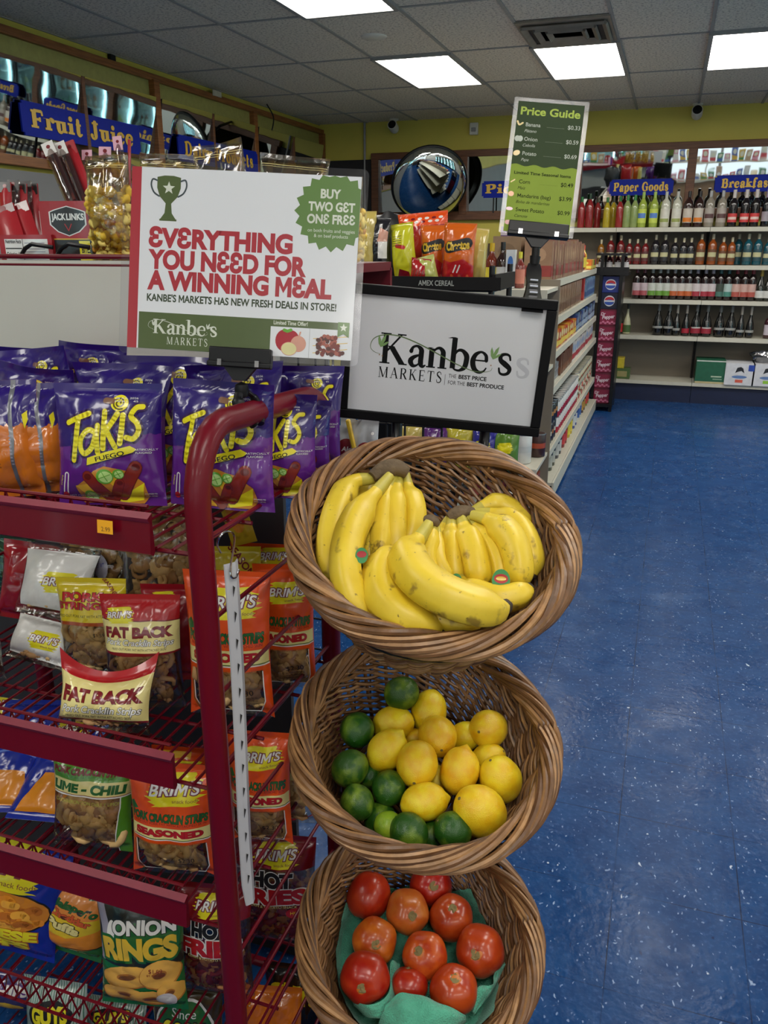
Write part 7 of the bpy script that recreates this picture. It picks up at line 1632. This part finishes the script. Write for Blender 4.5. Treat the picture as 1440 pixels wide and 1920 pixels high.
def make_basket(t):
    q = random.Random(12)
    # rope-like rim of long willow rods winding round the edge
    mb = MB(); n = 9; turns = 4; seg = 160
    for i in range(n):
        ph = 2*PI*i/n; rr = .0138+q.uniform(-.0012, .0012); r = .0049+q.uniform(-.0006, .0006); pts = []
        for k in range(seg):
            a = 2*PI*k/seg; m = ph+turns*a+.25*math.sin(3*a+i); w = 1+.08*math.sin(5*a+2*i)
            pts.append(((RB+rr*w*math.cos(m))*math.cos(a), (RB+rr*w*math.cos(m))*math.sin(a), rr*w*math.sin(m)*1.05))
        mb.tube(pts, r, m_w, 8, closed=True)
    mb.build('rim', t)
    mb = MB(); NS = 28
    for i in range(NS):
        a = 2*PI*i/NS; mb.tube([((brad(d)+.0005)*math.cos(a), (brad(d)+.0005)*math.sin(a), -d) for d in [BD*k/6 for k in range(7)]], .0032, m_w, 6)
    mb.build('stakes', t)
    mb = MB(); NW = 80; sp = .30*2*PI; seg = 44
    for i in range(NW):
        ph = 2*PI*i/NW; pts = []
        for k in range(seg+1):
            f = k/seg; a = ph+sp*f; d = BD-.002-(BD-.004)*f
            pts.append(((brad(d)+.0042*math.cos(NS/2*a+PI*i))*math.cos(a), (brad(d)+.0042*math.cos(NS/2*a+PI*i))*math.sin(a), -d+.0008*math.sin(7*a+i)))
        mb.tube(pts, .0029+q.uniform(-.0004, .0004), m_w, 6)
    mb.build('woven_wall', t)
    mb = MB(); R0 = brad(BD)
    for k in range(14): r = R0*(k+.7)/14; mb.tube([(r*math.cos(a), r*math.sin(a), -BD+.002*math.cos(6*a+PI*k)) for a in [2*PI*j/40 for j in range(40)]], .0045, m_w, 6, closed=True)
    for k in range(6): a = PI*k/6; mb.tube([(R0*math.cos(a), R0*math.sin(a), -BD), (-R0*math.cos(a), -R0*math.sin(a), -BD)], .004, m_w, 6)
    mb.build('base', t)
AZ = math.radians(8)
HF = Vector((-math.sin(YAW), math.cos(YAW), 0))
def tilt_axes(deg):
    t = math.radians(deg); n = Vector((0, 0, 1))*math.cos(t)+(-HF*math.cos(AZ)+RT*math.sin(AZ))*math.sin(t)
    e1 = Vector((0, 0, 1)).cross(n).normalized(); e1 = e1 if e1.dot(RT) > 0 else -e1
    return e1, n.cross(e1), n
specs = [((813, 1004), 1.096, 27, 'top wicker basket holding the bananas'), ((798, 1385), 1.189, 23, 'second wicker basket from the top, holding lemons and limes'),
         ((788, 1752), 1.304, 20, 'third wicker basket from the top, lined with a teal cloth under tomatoes'), ((783, 2105), 0, 5, 'lowest wicker basket, mostly below the photo, holding a pale potato')]
BK = []; first = None
for px, d, tl, lab in specs:
    c = at_d(*px, d) if d else Vector((BK[2][0].x-.003, BK[2][0].y, .168)); e1, e2, n = tilt_axes(tl); M = Matrix((e1, e2, n)).transposed().to_4x4(); M.translation = c
    if first is None:
        t = empty('wicker_basket', lab, 'basket', group='wicker baskets on the produce stand'); make_basket(t); first = t
    else: t = copy_tree(first); t['label'] = lab
    t.matrix_world = M; BK.append((c, e1, e2, n))
def onrim(i, u, v, h=0):
    c, e1, e2, n = BK[i]; r = ray(u, v); k = (c+n*h-O).dot(n)/r.dot(n); return O+r*k
# black metal stand: pole, feet, hoops, arms to the framed sign
cx0 = sum((b[0] for b in BK), Vector())/4
back = Vector((cx0.x-HF.x*0, cx0.y, 0)); pole = Vector((BK[0][0].x+HF.x*.235, BK[0][0].y+HF.y*.235, 0))
t = empty('produce_stand', 'black metal produce stand whose hoops carry the wicker baskets', 'stand', pole)
mb = MB(); mb.tube([(0, 0, .0), (0, 0, .8), (0, 0, 1.24)], .011, m_blackm, 12); mb.build('pole', t)
mb = MB()
for a in (-1.05, -.35+PI, 1.05+0, .35+PI): mb.tube([Vector((0, 0, .02)), Vector((math.sin(a)*.32, -math.cos(a)*.32, .012))], .01, m_blackm, 8)
mb.build('feet', t)
for i, (c, e1, e2, n) in enumerate(BK):
    mb = MB(); d = .036; r = brad(d)+.0135
    ring_ = [c+e1*(r*math.cos(a))+e2*(r*math.sin(a))-n*d-pole for a in [2*PI*k/56 for k in range(56)]]; mb.tube(ring_, .0042, m_blackm, 8, closed=True)
    mb.build('hoop', t)
    mb = MB(); p = c+e2*r-n*d-pole; mb.tube([p, Vector((0, 0, p.z-.01))], .006, m_blackm, 8); mb.build('bracket', t)
R3 = FM.to_3x3()
for s_ in (-1, 1):
    e = FC+R3 @ Vector((s_*.075, .022, -.06))-pole; mb = MB()
    mb.tube(smooth_path([Vector((0, 0, 1.17)), Vector((s_*.03, .012, 1.19))+RT*(s_*.03), (e+Vector((0, 0, -.085))), e], 5), [.010]*16, m_blackm, 10, flat=.8); mb.build('arm', t)

# ------------------------------------------------------------------ bananas
m_ban, N, Lk, b_ = nodes_of('banana_peel')
tc = N.new('ShaderNodeTexCoord')
def nz_(s, d=4, r=.6):
    n = N.new('ShaderNodeTexNoise'); n.inputs['Scale'].default_value = s; n.inputs['Detail'].default_value = d; n.inputs['Roughness'].default_value = r; Lk.new(tc.outputs['Object'], n.inputs['Vector']); return n.outputs['Fac']
def rmp(src, a, c, lo, hi):
    r = N.new('ShaderNodeMapRange'); r.inputs[1].default_value = a; r.inputs[2].default_value = c; r.inputs[3].default_value = lo; r.inputs[4].default_value = hi; Lk.new(src, r.inputs[0]); return r.outputs[0]
def mixc(f, A, B):
    x = N.new('ShaderNodeMix'); x.data_type = 'RGBA'; Lk.new(f, x.inputs[0])
    for i_, v in ((6, A), (7, B)):
        if isinstance(v, tuple): x.inputs[i_].default_value = v
        else: Lk.new(v, x.inputs[i_])
    return x.outputs[2]
base = mixc(rmp(nz_(14), .3, .7, 0, 1), rgb((214, 182, 34)), rgb((232, 204, 66)))
base = mixc(rmp(nz_(42, 3, .5), .62, .72, 0, .75), base, rgb((122, 92, 36)))
base = mixc(rmp(nz_(160, 2, .5), .70, .78, 0, .8), base, rgb((84, 56, 28)))
base = mixc(rmp(nz_(20, 6, .75), .62, .69, 0, .85), base, rgb((58, 40, 28)))
Lk.new(base, b_.inputs['Base Color']); b_.inputs['Roughness'].default_value = .42; b_.inputs['Subsurface Weight'].default_value = .08; b_.inputs['Subsurface Radius'].default_value = (.02, .012, .003); b_.inputs['Subsurface Scale'].default_value = .2
m_bst = mat('banana_stem', (186, 172, 66), .5, var=.15, scale=40); m_btip = mat('banana_tip', (54, 42, 30), .7, var=.2, scale=80); m_crown = mat('banana_crown', (98, 80, 56), .75, var=.3, scale=50, bump=.4, bscale=90); m_crowng = mat('banana_crown_green', (136, 140, 52), .6, var=.15, scale=40)
def banana(parent, P0, pts, rad, i):
    """pts from the crown outwards; the first 14 % is the stalk, the end is the blossom tip"""
    S_ = smooth_path(pts, 8); L_ = [0]
    for a, b in zip(S_, S_[1:]): L_.append(L_[-1]+(b-a).length)
    tot = L_[-1]; n = 34; C = []
    j = 0
    for k in range(n+1):
        d = tot*k/n
        while j < len(L_)-2 and L_[j+1] < d: j += 1
        f = (d-L_[j])/max(L_[j+1]-L_[j], 1e-9); C.append(S_[j].lerp(S_[j+1], f))
    def rr(f):
        if f < .16: return .0075+.0025*(f/.16)
        if f < .34: s = (f-.16)/.18; s = s*s*(3-2*s); return .010+(rad-.010)*s
        if f < .80: return rad*(1-.06*((f-.34)/.46)**2)
        if f < .975: s = (f-.8)/.175; return rad*(.94-.62*s**2.1)
        return rad*.30
    mb = MB(); seg = 15; vs = []; X = None
    T0 = (C[1]-C[0]).normalized(); X = T0.cross(Vector((0, 0, 1)))
    X = X.normalized() if X.length > .1 else Vector((1, 0, 0))
    for k in range(n+1):
        T = (C[min(k+1, n)]-C[max(k-1, 0)]).normalized(); X = (X-T*X.dot(T)).normalized(); Yv = T.cross(X); r = rr(k/n)
        for s_ in range(seg):
            a = 2*PI*s_/seg; w = r*(1+.075*math.cos(5*a+i))
            vs.append(C[k]+X*(w*math.cos(a))+Yv*(w*math.sin(a))-P0)
    fs = {0: [], 1: [], 2: []}
    for k in range(n):
        for s_ in range(seg): fs[1 if k < n*.12 else 2 if k >= n-1 else 0].append((k*seg+s_, k*seg+(s_+1) % seg, (k+1)*seg+(s_+1) % seg, (k+1)*seg+s_))
    fs[2].append(tuple(n*seg+s_ for s_ in range(seg)))
    mb.add(vs, [], m_ban); mb.f += fs[0]; mb.m += [0]*len(fs[0])
    k1 = mb.mi(m_bst); mb.f += fs[1]; mb.m += [k1]*len(fs[1]); k2 = mb.mi(m_btip); mb.f += fs[2]; mb.m += [k2]*len(fs[2])
    return mb.build('banana', parent, sharp=80)
Z1 = lambda zx, zy, h: onrim(0, 530+zx/2.526, 800+zy/2.526, h)       # picture column/row of the banana close-up, height over the rim plane
def bunch(lab, crown, cr, cpts, items, stickers):
    P0 = Z1(*crown); t = empty('banana_bunch', lab, 'banana bunch', P0, group='banana bunches')
    for i, (rad, pts) in enumerate(items): banana(t, P0, [Z1(*p) for p in pts], rad, i*1.3)
    mb = MB(); C = [Z1(*p)-P0 for p in cpts]
    mb.tube(smooth_path(C, 4), [cr*(.55+.45*math.sin(PI*(k+.6)/(4*(len(C)-1)+1.2))) for k in range(4*(len(C)-1)+1)], m_crown, 10, flat=.8)
    mb.build('crown', t, sharp=60)
    for (zx, zy, h, s_, cols) in stickers:
        P = Z1(zx, zy, h)-P0; nrm = (O-Z1(zx, zy, h)).normalized(); q = nrm.to_track_quat('Z', 'Y').to_matrix(); A = Art(.0002)
        A.ell(0, 0, s_*.8, s_, mat('sticker_green', (50, 140, 76), .35), 20); A.ell(0, s_*.15, s_*.62, s_*.42, mat('sticker_red', (176, 30, 34), .35), 18); A.ell(0, s_*.15, s_*.46, s_*.2, k_gold if cols else k_red, 14)
        if cols:
            A.rect(-s_*.6, -s_*1.25, s_*.6, -s_*.62, k_white)
            for k in range(9): A.rect(-s_*.5+s_*.115*k, -s_*1.18, -s_*.5+s_*.115*k+s_*.05, -s_*.7, k_black)
        mb = MB(); A.lay(mb, lambda x, y, o: P+q @ Vector((x, y, o-6*(x*x)))); mb.build('sticker', t)
bunch('upright banana bunch at the left with its crown leaning on the rear rim', (520, 215, .006), .0165, [(425, 238, .006), (480, 205, .010), (540, 195, .010), (590, 220, .004)],
      [(.0205, [(470, 232, .000), (420, 248, -.002), (330, 268, .0), (258, 390, .0), (222, 560, -.006), (236, 760, -.022)]),
       (.0215, [(505, 235, .012), (460, 290, .014), (385, 380, .016), (318, 520, .016), (300, 690, .010), (352, 850, -.006), (450, 948, -.024)]),
       (.0165, [(515, 235, -.006), (475, 310, -.010), (440, 420, -.018), (420, 540, -.026), (402, 690, -.040)]),
       (.0165, [(525, 235, .000), (490, 320, -.004), (470, 430, -.010), (462, 560, -.020), (468, 700, -.036)]),
       (.0175, [(545, 232, -.004), (535, 320, -.006), (532, 420, -.012), (536, 540, -.024), (548, 680, -.042)]),
       (.0185, [(580, 228, -.012), (592, 300, -.016), (622, 400, -.020), (612, 500, -.030), (570, 620, -.046)]),
       (.016, [(478, 235, -.022), (430, 262, -.028), (392, 320, -.034), (370, 430, -.04), (372, 560, -.05)])],
      [(374, 610, .031, .010, False)])
bunch('spotted banana bunch at the right with fruit fanning over the basket wall', (845, 412, -.010), .013, [(785, 432, -.010), (840, 408, -.006), (900, 402, -.010)],
      [(.0155, [(790, 436, -.020), (765, 500, -.028), (752, 580, -.036), (760, 680, -.05)]),
       (.017, [(806, 432, -.012), (802, 510, -.016), (808, 610, -.020), (826, 760, -.036)]),
       (.0195, [(842, 426, -.008), (868, 500, -.008), (905, 600, -.008), (935, 770, -.022)]),
       (.0195, [(872, 424, -.010), (930, 490, -.012), (1000, 590, -.014), (1032, 680, -.020), (1036, 800, -.034)]),
       (.021, [(895, 420, .0), (970, 440, .006), (1070, 520, .008), (1115, 640, .0), (1118, 780, -.020)]),
       (.0195, [(905, 412, -.016), (1000, 418, -.014), (1110, 470, -.012), (1168, 590, -.016), (1180, 720, -.030)]),
       (.017, [(900, 405, -.030), (950, 380, -.030), (1030, 372, -.032), (1110, 420, -.036), (1160, 500, -.04)])],
      [(1034, 728, .006, .0145, True), (822, 728, -.002, .009, False)])
bunch('front banana bunch with the longest fruit lying across the others', (702, 448, .010), .009, [(672, 438, .010), (706, 442, .012), (735, 462, .006)],
      [(.0265, [(690, 462, .012), (652, 520, .018), (592, 600, .026), (640, 715, .036), (760, 800, .040), (900, 850, .036), (1010, 866, .028), (1066, 846, .022)]),
       (.026, [(640, 545, -.014), (545, 600, -.004), (478, 690, .004), (474, 790, .006), (548, 880, .004), (660, 935, -.002), (765, 962, -.012)]),
       (.022, [(660, 560, -.02), (590, 720, -.012), (650, 830, -.006), (760, 905, -.008), (880, 925, -.012), (950, 905, -.016)]),
       (.013, [(712, 470, .0), (698, 540, -.002), (686, 620, -.008), (720, 720, -.02)]),
       (.012, [(722, 475, -.008), (728, 560, -.012), (742, 650, -.014), (800, 740, -.022)]),
       (.0195, [(820, 700, -.03), (900, 780, -.020), (1010, 815, -.010), (1090, 805, -.006), (1150, 778, -.004), (1172, 755, -.004)])],
      [])
# ------------------------------------------------------------------ citrus
def fruit_mat(name, a, c, bump, hue=.01, rough=.35, nsc=1.6, lo=.35, hi=.65):
    m, N, Lk, b_ = nodes_of(name); tc = N.new('ShaderNodeTexCoord'); n = N.new('ShaderNodeTexNoise'); n.inputs['Scale'].default_value = nsc; n.inputs['Detail'].default_value = 4; oi = N.new('ShaderNodeObjectInfo'); va = N.new('ShaderNodeVectorMath'); va.operation = 'ADD'; Lk.new(tc.outputs['Object'], va.inputs[0]); Lk.new(oi.outputs['Location'], va.inputs[1]); vs_ = N.new('ShaderNodeVectorMath'); vs_.operation = 'SCALE'; vs_.inputs[3].default_value = 40; Lk.new(oi.outputs['Location'], vs_.inputs[0]); Lk.new(vs_.outputs[0], va.inputs[1]); Lk.new(va.outputs[0], n.inputs['Vector'])
    r = N.new('ShaderNodeValToRGB'); r.color_ramp.elements[0].position = lo; r.color_ramp.elements[0].color = rgb(a); r.color_ramp.elements[1].position = hi; r.color_ramp.elements[1].color = rgb(c); Lk.new(n.outputs['Fac'], r.inputs[0])
    mr = N.new('ShaderNodeMapRange'); mr.inputs[3].default_value = .5-hue; mr.inputs[4].default_value = .5+hue; Lk.new(oi.outputs['Random'], mr.inputs[0])
    hs = N.new('ShaderNodeHueSaturation'); Lk.new(mr.outputs[0], hs.inputs['Hue']); Lk.new(r.outputs[0], hs.inputs['Color']); Lk.new(hs.outputs[0], b_.inputs['Base Color']); b_.inputs['Roughness'].default_value = rough
    if bump:
        v = N.new('ShaderNodeTexVoronoi'); v.inputs['Scale'].default_value = 24; Lk.new(tc.outputs['Object'], v.inputs['Vector']); bp = N.new('ShaderNodeBump'); bp.inputs['Strength'].default_value = bump; bp.inputs['Distance'].default_value = .03; Lk.new(v.outputs['Distance'], bp.inputs['Height']); Lk.new(bp.outputs[0], b_.inputs['Normal'])
    return m
m_lem = fruit_mat('lemon_peel', (222, 176, 16), (232, 206, 40), .16, .014, .34); m_limp = fruit_mat('lime_peel', (34, 80, 18), (128, 158, 40), .2, .012, .3, 1.1, .48, .82); m_limy = fruit_mat('yellowing_lime_peel', (150, 176, 40), (120, 160, 36), .2, .01, .3); m_scar = mat('stem_scar', (110, 96, 50), .8)
def citrus(kind, mat_, seed, el=1.18):
    q = random.Random(seed); mb = MB(); n = 22; prof = []
    for k in range(n+1):
        a = PI*k/n; z = -math.cos(a)*el; r = math.sin(a)
        if kind == 'lemon':
            if k > n-4: z += .16*((k-(n-4))/4)**1.5; r *= .82 if k < n else 0
            if k < 3: z -= .04*(1-k/3)
        else: z += .05*(1 if k == n else 0)
        prof.append((max(r, 0), z))
    prof[0] = (0, prof[0][1]); prof[-1] = (0, prof[-1][1])
    off = Vector((seed, seed*2, 0)); f = lambda p: p*(1+.035*noise.noise(p*1.3+off))
    mb.lathe(prof, mat_, 28, fn=f); o = mb.build(kind, sharp=120)
    m2 = MB(); zs = prof[0][1]; m2.lathe([(.0, zs-.012), (.06, zs-.012), (.075, zs+.005)], m_scar, 12, fn=f); m2.build('stem_scar', o)
    return o
Z2 = lambda zx, zy, h: onrim(1, 530+zx/2.618, 1200+zy/2.618, h)
protos = {}
def put_citrus(kind, zx, zy, rp, h, lab, axis=(0, 0, 1), mat_=None, el=None):
    """rp = radius in close-up pixels, axis = where the stem end points in (right, up, toward camera)"""
    P = Z2(zx, zy, h); r = rp/2.618*depth(P)/FPX; key = (kind, mat_.name if mat_ else '', len(protos) % 3)
    e = el or (1.2 if kind == 'lemon' else 1.08)
    o = citrus(kind, mat_ or (m_lem if kind == 'lemon' else m_limp), len(protos)+3, e); protos[len(protos)] = o
    D = (RT*axis[0]+UP*axis[1]-FW*axis[2]).normalized(); qd = (-D).to_track_quat('Z', 'Y')
    o.rotation_mode = 'QUATERNION'; o.rotation_quaternion = qd; o.location = P; o.scale = (r, r, r)
    return tag(o, lab, kind, 'lemons in the wicker basket' if kind == 'lemon' else 'limes in the wicker basket')
CIT = [('lemon', 542, 412, 88, -.062, 'lemon behind the left nippled lemon, partly hidden at the back', (.8, .2, .2)), ('lemon', 718, 350, 88, -.056, 'lemon leaning at the back right under the dark green lime', (.2, .8, -.3)),
  ('lemon', 760, 472, 95, -.046, 'lemon in the middle of the pile above the greenish one', (.1, -.3, .9)), ('lemon', 512, 540, 92, -.040, 'orange-tinged lemon with its nipple pointing up right', (-.6, -.7, .2)),
  ('lemon', 660, 608, 103, -.030, 'greenish yellow lemon at the centre with its stem scar facing out', (-.15, -.45, .9)), ('lemon', 870, 640, 96, -.038, 'upright oval lemon right of the greenish one', (-.3, -.9, .3)),
  ('lemon', 1010, 436, 93, -.046, 'lemon resting high against the right rear wicker wall, scar facing left', (-.5, .1, .85)), ('lemon', 893, 474, 72, -.066, 'shaded lemon wedged behind the centre pair', (.6, .3, .3)),
  ('lemon', 1008, 590, 80, -.062, 'lemon half hidden behind the large right one', (.5, .4, .3)), ('lemon', 1070, 682, 104, -.042, 'large lemon against the right wall with its end pointing down right', (-.4, .75, .3)),
  ('lemon', 968, 840, 122, -.030, 'largest lemon at the lower right, nearest the rim', (-.7, .55, .4)), ('lemon', 697, 794, 92, -.036, 'lemon lying sideways with its nipple pointing right', (-.95, -.1, .2)),
  ('lemon', 645, 492, 55, -.075, 'lemon sliver showing between the centre lemons', (.4, .4, .4)), ('lemon', 755, 690, 70, -.078, 'lemon buried under the centre lemons', (.4, -.4, .4)),
  ('lime', 365, 442, 85, -.050, 'dark lime highest at the left wall', (.1, .3, -.8)), ('lime', 330, 630, 88, -.044, 'lime against the left wall below the highest one, pale on its right', (-.7, -.6, .2)), ('lime', 366, 797, 82, -.042, 'mid green lime low at the left wall', (.3, -.8, .3)),
  ('lime', 520, 726, 84, -.044, 'lime with a pale patch, right of the left wall limes', (.1, .3, -.8)), ('lime', 428, 668, 60, -.07, 'shadowed lime wedged between the left limes', (0, 0, -1)), ('lime', 478, 880, 80, -.068, 'dark lime behind the yellowish lime', (0, .4, -.8)),
  ('lime', 522, 916, 72, -.050, 'yellowish lime at the front left with its tip showing', (.8, -.5, .3)), ('lime', 620, 944, 92, -.036, 'glossy lime at the very front centre', (.6, -.7, .1)), ('lime', 836, 936, 90, -.036, 'dark lime at the front right below the largest lemon', (-.8, .6, .2)),
  ('lime', 728, 960, 70, -.066, 'shadowed lime between the two front limes', (0, .2, -.8)), ('lime', 583, 262, 82, -.030, 'darkest lime alone at the back under the banana basket', (.9, .4, .2))]
for k_i, v in enumerate(CIT): put_citrus(v[0], v[1], v[2], v[3], v[4], v[5], v[6], m_limy if 'yellowish lime at' in v[5] else None, 1.3 if 'sideways' in v[5] else None)
# ------------------------------------------------------------------ tomatoes on a teal cloth
def tom_mat(i, a, c):
    m = fruit_mat('tomato_skin_%d' % i, a, c, 0, .008, .3); m.node_tree.nodes['Principled BSDF'].inputs['Coat Weight'].default_value = .25; m.node_tree.nodes['Principled BSDF'].inputs['Coat Roughness'].default_value = .12; return m
TM = [tom_mat(0, (164, 38, 14), (182, 62, 22)), tom_mat(1, (190, 92, 28), (202, 122, 48)), tom_mat(2, (178, 66, 16), (206, 104, 30))]
m_halo = mat('tomato_shoulder', (196, 110, 38), .4, var=.1)
m_cal = mat('tomato_scar', (132, 116, 74), .85, var=.3, scale=200)
def tomato(mi, seed, el):
    mb = MB(); n = 20; prof = []
    for k in range(n+1):
        a = PI*k/n; r = math.sin(a)**.92; z = -math.cos(a)*el
        if k > n-4: z -= .10*((k-(n-4))/4)**2
        prof.append((r if 0 < k < n else 0, z))
    off = Vector((seed*3, seed, 2))
    def f(p):
        a = math.atan2(p.y, p.x); return p*(1+.022*math.cos(5*a+seed)*min(1, math.hypot(p.x, p.y)*1.4)+.05*noise.noise(p*1.1+off))
    mb.lathe(prof, TM[mi], 32, fn=f); o = mb.build('tomato', sharp=120)
    zt_ = prof[-1][1]
    m2 = MB(); m2.lathe([(.30, zt_-.005), (.22, zt_+.028)], m_halo, 18, fn=lambda p: p*(1+.04*noise.noise(p*5+off))); m2.lathe([(.21, zt_+.030), (.17, zt_+.05), (.11, zt_+.032), (.05, zt_+.05), (0, zt_+.04)], m_cal, 14, fn=lambda p: p*(1+.07*noise.noise(p*9+off))); m2.build('stem_scar', o); return o
Z3 = lambda zx, zy, h: onrim(2, 530+zx/2.618, 1560+zy/2.618, h)
TOM = [(420, 312, 106, -.062, 'deep red oval tomato at the upper left, scar turned down', 0, (-.2, -.8, .3), 1.05), (612, 390, 106, -.056, 'pale orange egg shaped tomato with a big scar at its upper right', 1, (.2, .25, .9), 1.08), (728, 258, 104, -.070, 'tomato half hidden under the front rim of the lemon basket', 0, (.1, .3, .8), .9),
  (828, 420, 108, -.060, 'deep red tomato at the upper right, scar on top', 0, (0, .75, .6), .95), (450, 536, 110, -.050, 'orange tomato at the left above the large red one', 2, (.1, .3, .9), .9), (697, 605, 110, -.046, 'orange red tomato in the middle of the cloth', 2, (-.35, .6, .7), .95),
  (968, 582, 120, -.048, 'large red tomato at the right against the wicker', 0, (-.3, .3, .85), .98), (405, 713, 122, -.036, 'large glossy red tomato at the lower left', 0, (-.1, .05, .95), .9), (620, 752, 92, -.052, 'small red tomato tucked behind the fold of the teal cloth', 0, (0, .8, -.2), .9), (840, 775, 118, -.040, 'red tomato at the lower right resting on the cloth fold', 0, (0, .8, .5), .95)]
for i, (zx, zy, rp, h, lab, mi, ax, el) in enumerate(TOM):
    P = Z3(zx, zy, h); r = rp/2.618*depth(P)/FPX; o = tomato(mi, i+1, el); D = (RT*ax[0]+UP*ax[1]-FW*ax[2]).normalized()
    o.rotation_mode = 'QUATERNION'; o.rotation_quaternion = D.to_track_quat('Z', 'Y'); o.location = P; o.scale = (r, r, r); tag(o, lab, 'tomato', 'tomatoes on the teal cloth')
m_teal = mat('teal_towel', (86, 176, 146), .9, var=.12, scale=90, bump=.5, bscale=420, sheen=.3)
c, e1, e2, n_ = BK[2]
def cloth_pt(x, y):
    """draped cloth in basket coordinates"""
    r = math.hypot(x, y); d = -.112+.9*max(0, r-.085)**1.35*1.0
    d += .010*noise.noise(Vector((x*18, y*18, 3)))+.006*noise.noise(Vector((x*45, y*45, 7)))
    rim = brad(max(-d, .02))-.012
    s_ = min(1, rim/max(r, 1e-6)); return c+e1*(x*s_)+e2*(y*s_)+n_*d
t = empty('kitchen_towel', 'teal towel lining the tomato basket with a fold turned up at the front', 'towel', c)
mb = MB(); nx = 46; vs = [cloth_pt(-.155+.31*i/nx, -.16+.29*j/nx)-c for j in range(nx+1) for i in range(nx+1)]
F = [(j*(nx+1)+i, j*(nx+1)+i+1, (j+1)*(nx+1)+i+1, (j+1)*(nx+1)+i) for j in range(nx) for i in range(nx)]
mb.add(vs, F, m_teal); mb.build('lining', t, sharp=80)
# folds turned up at the front: puffed double layers with their own edges
def fold(name, top, bot, puff, seed, wob=.004):
    n = 26; m = 12; mb = MB(); vs = []
    T_, B_ = smooth_path(top, 8), smooth_path(bot, 8)
    g = lambda S_, f: S_[min(int(f*(len(S_)-1)), len(S_)-2)].lerp(S_[min(int(f*(len(S_)-1))+1, len(S_)-1)], f*(len(S_)-1)-min(int(f*(len(S_)-1)), len(S_)-2))
    for j in range(m+1):
        for i in range(n+1):
            f, k = i/n, j/m; p = g(B_, f).lerp(g(T_, f), k); b = puff*math.sin(PI*min(1, k*1.05))**.7*math.sin(PI*(.06+.88*f))**.6
            vs.append(p+n_*(b+wob*noise.noise(Vector((f*5, k*4, seed))) + .5*wob*math.sin(22*f+3*k))-c)
    k0 = len(vs); vs += [v-n_*.0035 for v in vs]
    F = [(j*(n+1)+i, j*(n+1)+i+1, (j+1)*(n+1)+i+1, (j+1)*(n+1)+i) for j in range(m) for i in range(n)]
    edge = [j*(n+1) for j in range(m+1)]+[m*(n+1)+i for i in range(1, n+1)]+[j*(n+1)+n for j in range(m-1, -1, -1)]+[i for i in range(n-1, 0, -1)]
    mb.add(vs, F+[tuple(k0+q for q in f)[::-1] for f in F]+[(a, b, k0+b, k0+a) for a, b in zip(edge, edge[1:]+edge[:1])], m_teal); mb.build(name, t, sharp=60)
fold('front_fold', [Z3(*p) for p in ((510, 846, -.026), (580, 790, -.014), (690, 806, -.012), (800, 850, -.014), (900, 900, -.03))], [Z3(*p) for p in ((470, 940, -.05), (580, 1010, -.035), (700, 1030, -.035), (800, 1010, -.035), (900, 930, -.05))], .014, 2)
fold('side_fold', [Z3(*p) for p in ((335, 820, -.05), (420, 850, -.03), (520, 790, -.03), (530, 640, -.05), (575, 645, -.055))], [Z3(*p) for p in ((350, 850, -.055), (430, 910, -.045), (520, 900, -.045), (560, 800, -.05), (580, 720, -.06))], .006, 4)
fold('right_fold', [Z3(*p) for p in ((930, 880, -.05), (960, 760, -.04), (1030, 750, -.045), (1040, 690, -.05), (1090, 640, -.055))], [Z3(*p) for p in ((940, 900, -.055), (990, 830, -.05), (1030, 780, -.055), (1070, 700, -.06), (1095, 650, -.06))], .005, 6)
# ------------------------------------------------------------------ lowest basket
mb = MB(); mb.blob((0, 0, 0), .036, mat('potato_skin', (176, 158, 110), .7, var=.12, scale=50), 4, .12, 14, (1.25, .95, .9)); o = mb.build('potato')
c3, a1, a2, n3 = BK[3]; P = c3-a1*.098+a2*.045-n3*.052; o.location = P; o.rotation_euler = (.3, .5, .4); tag(o, 'pale potato at the bottom photo edge in the lowest basket', 'potato')
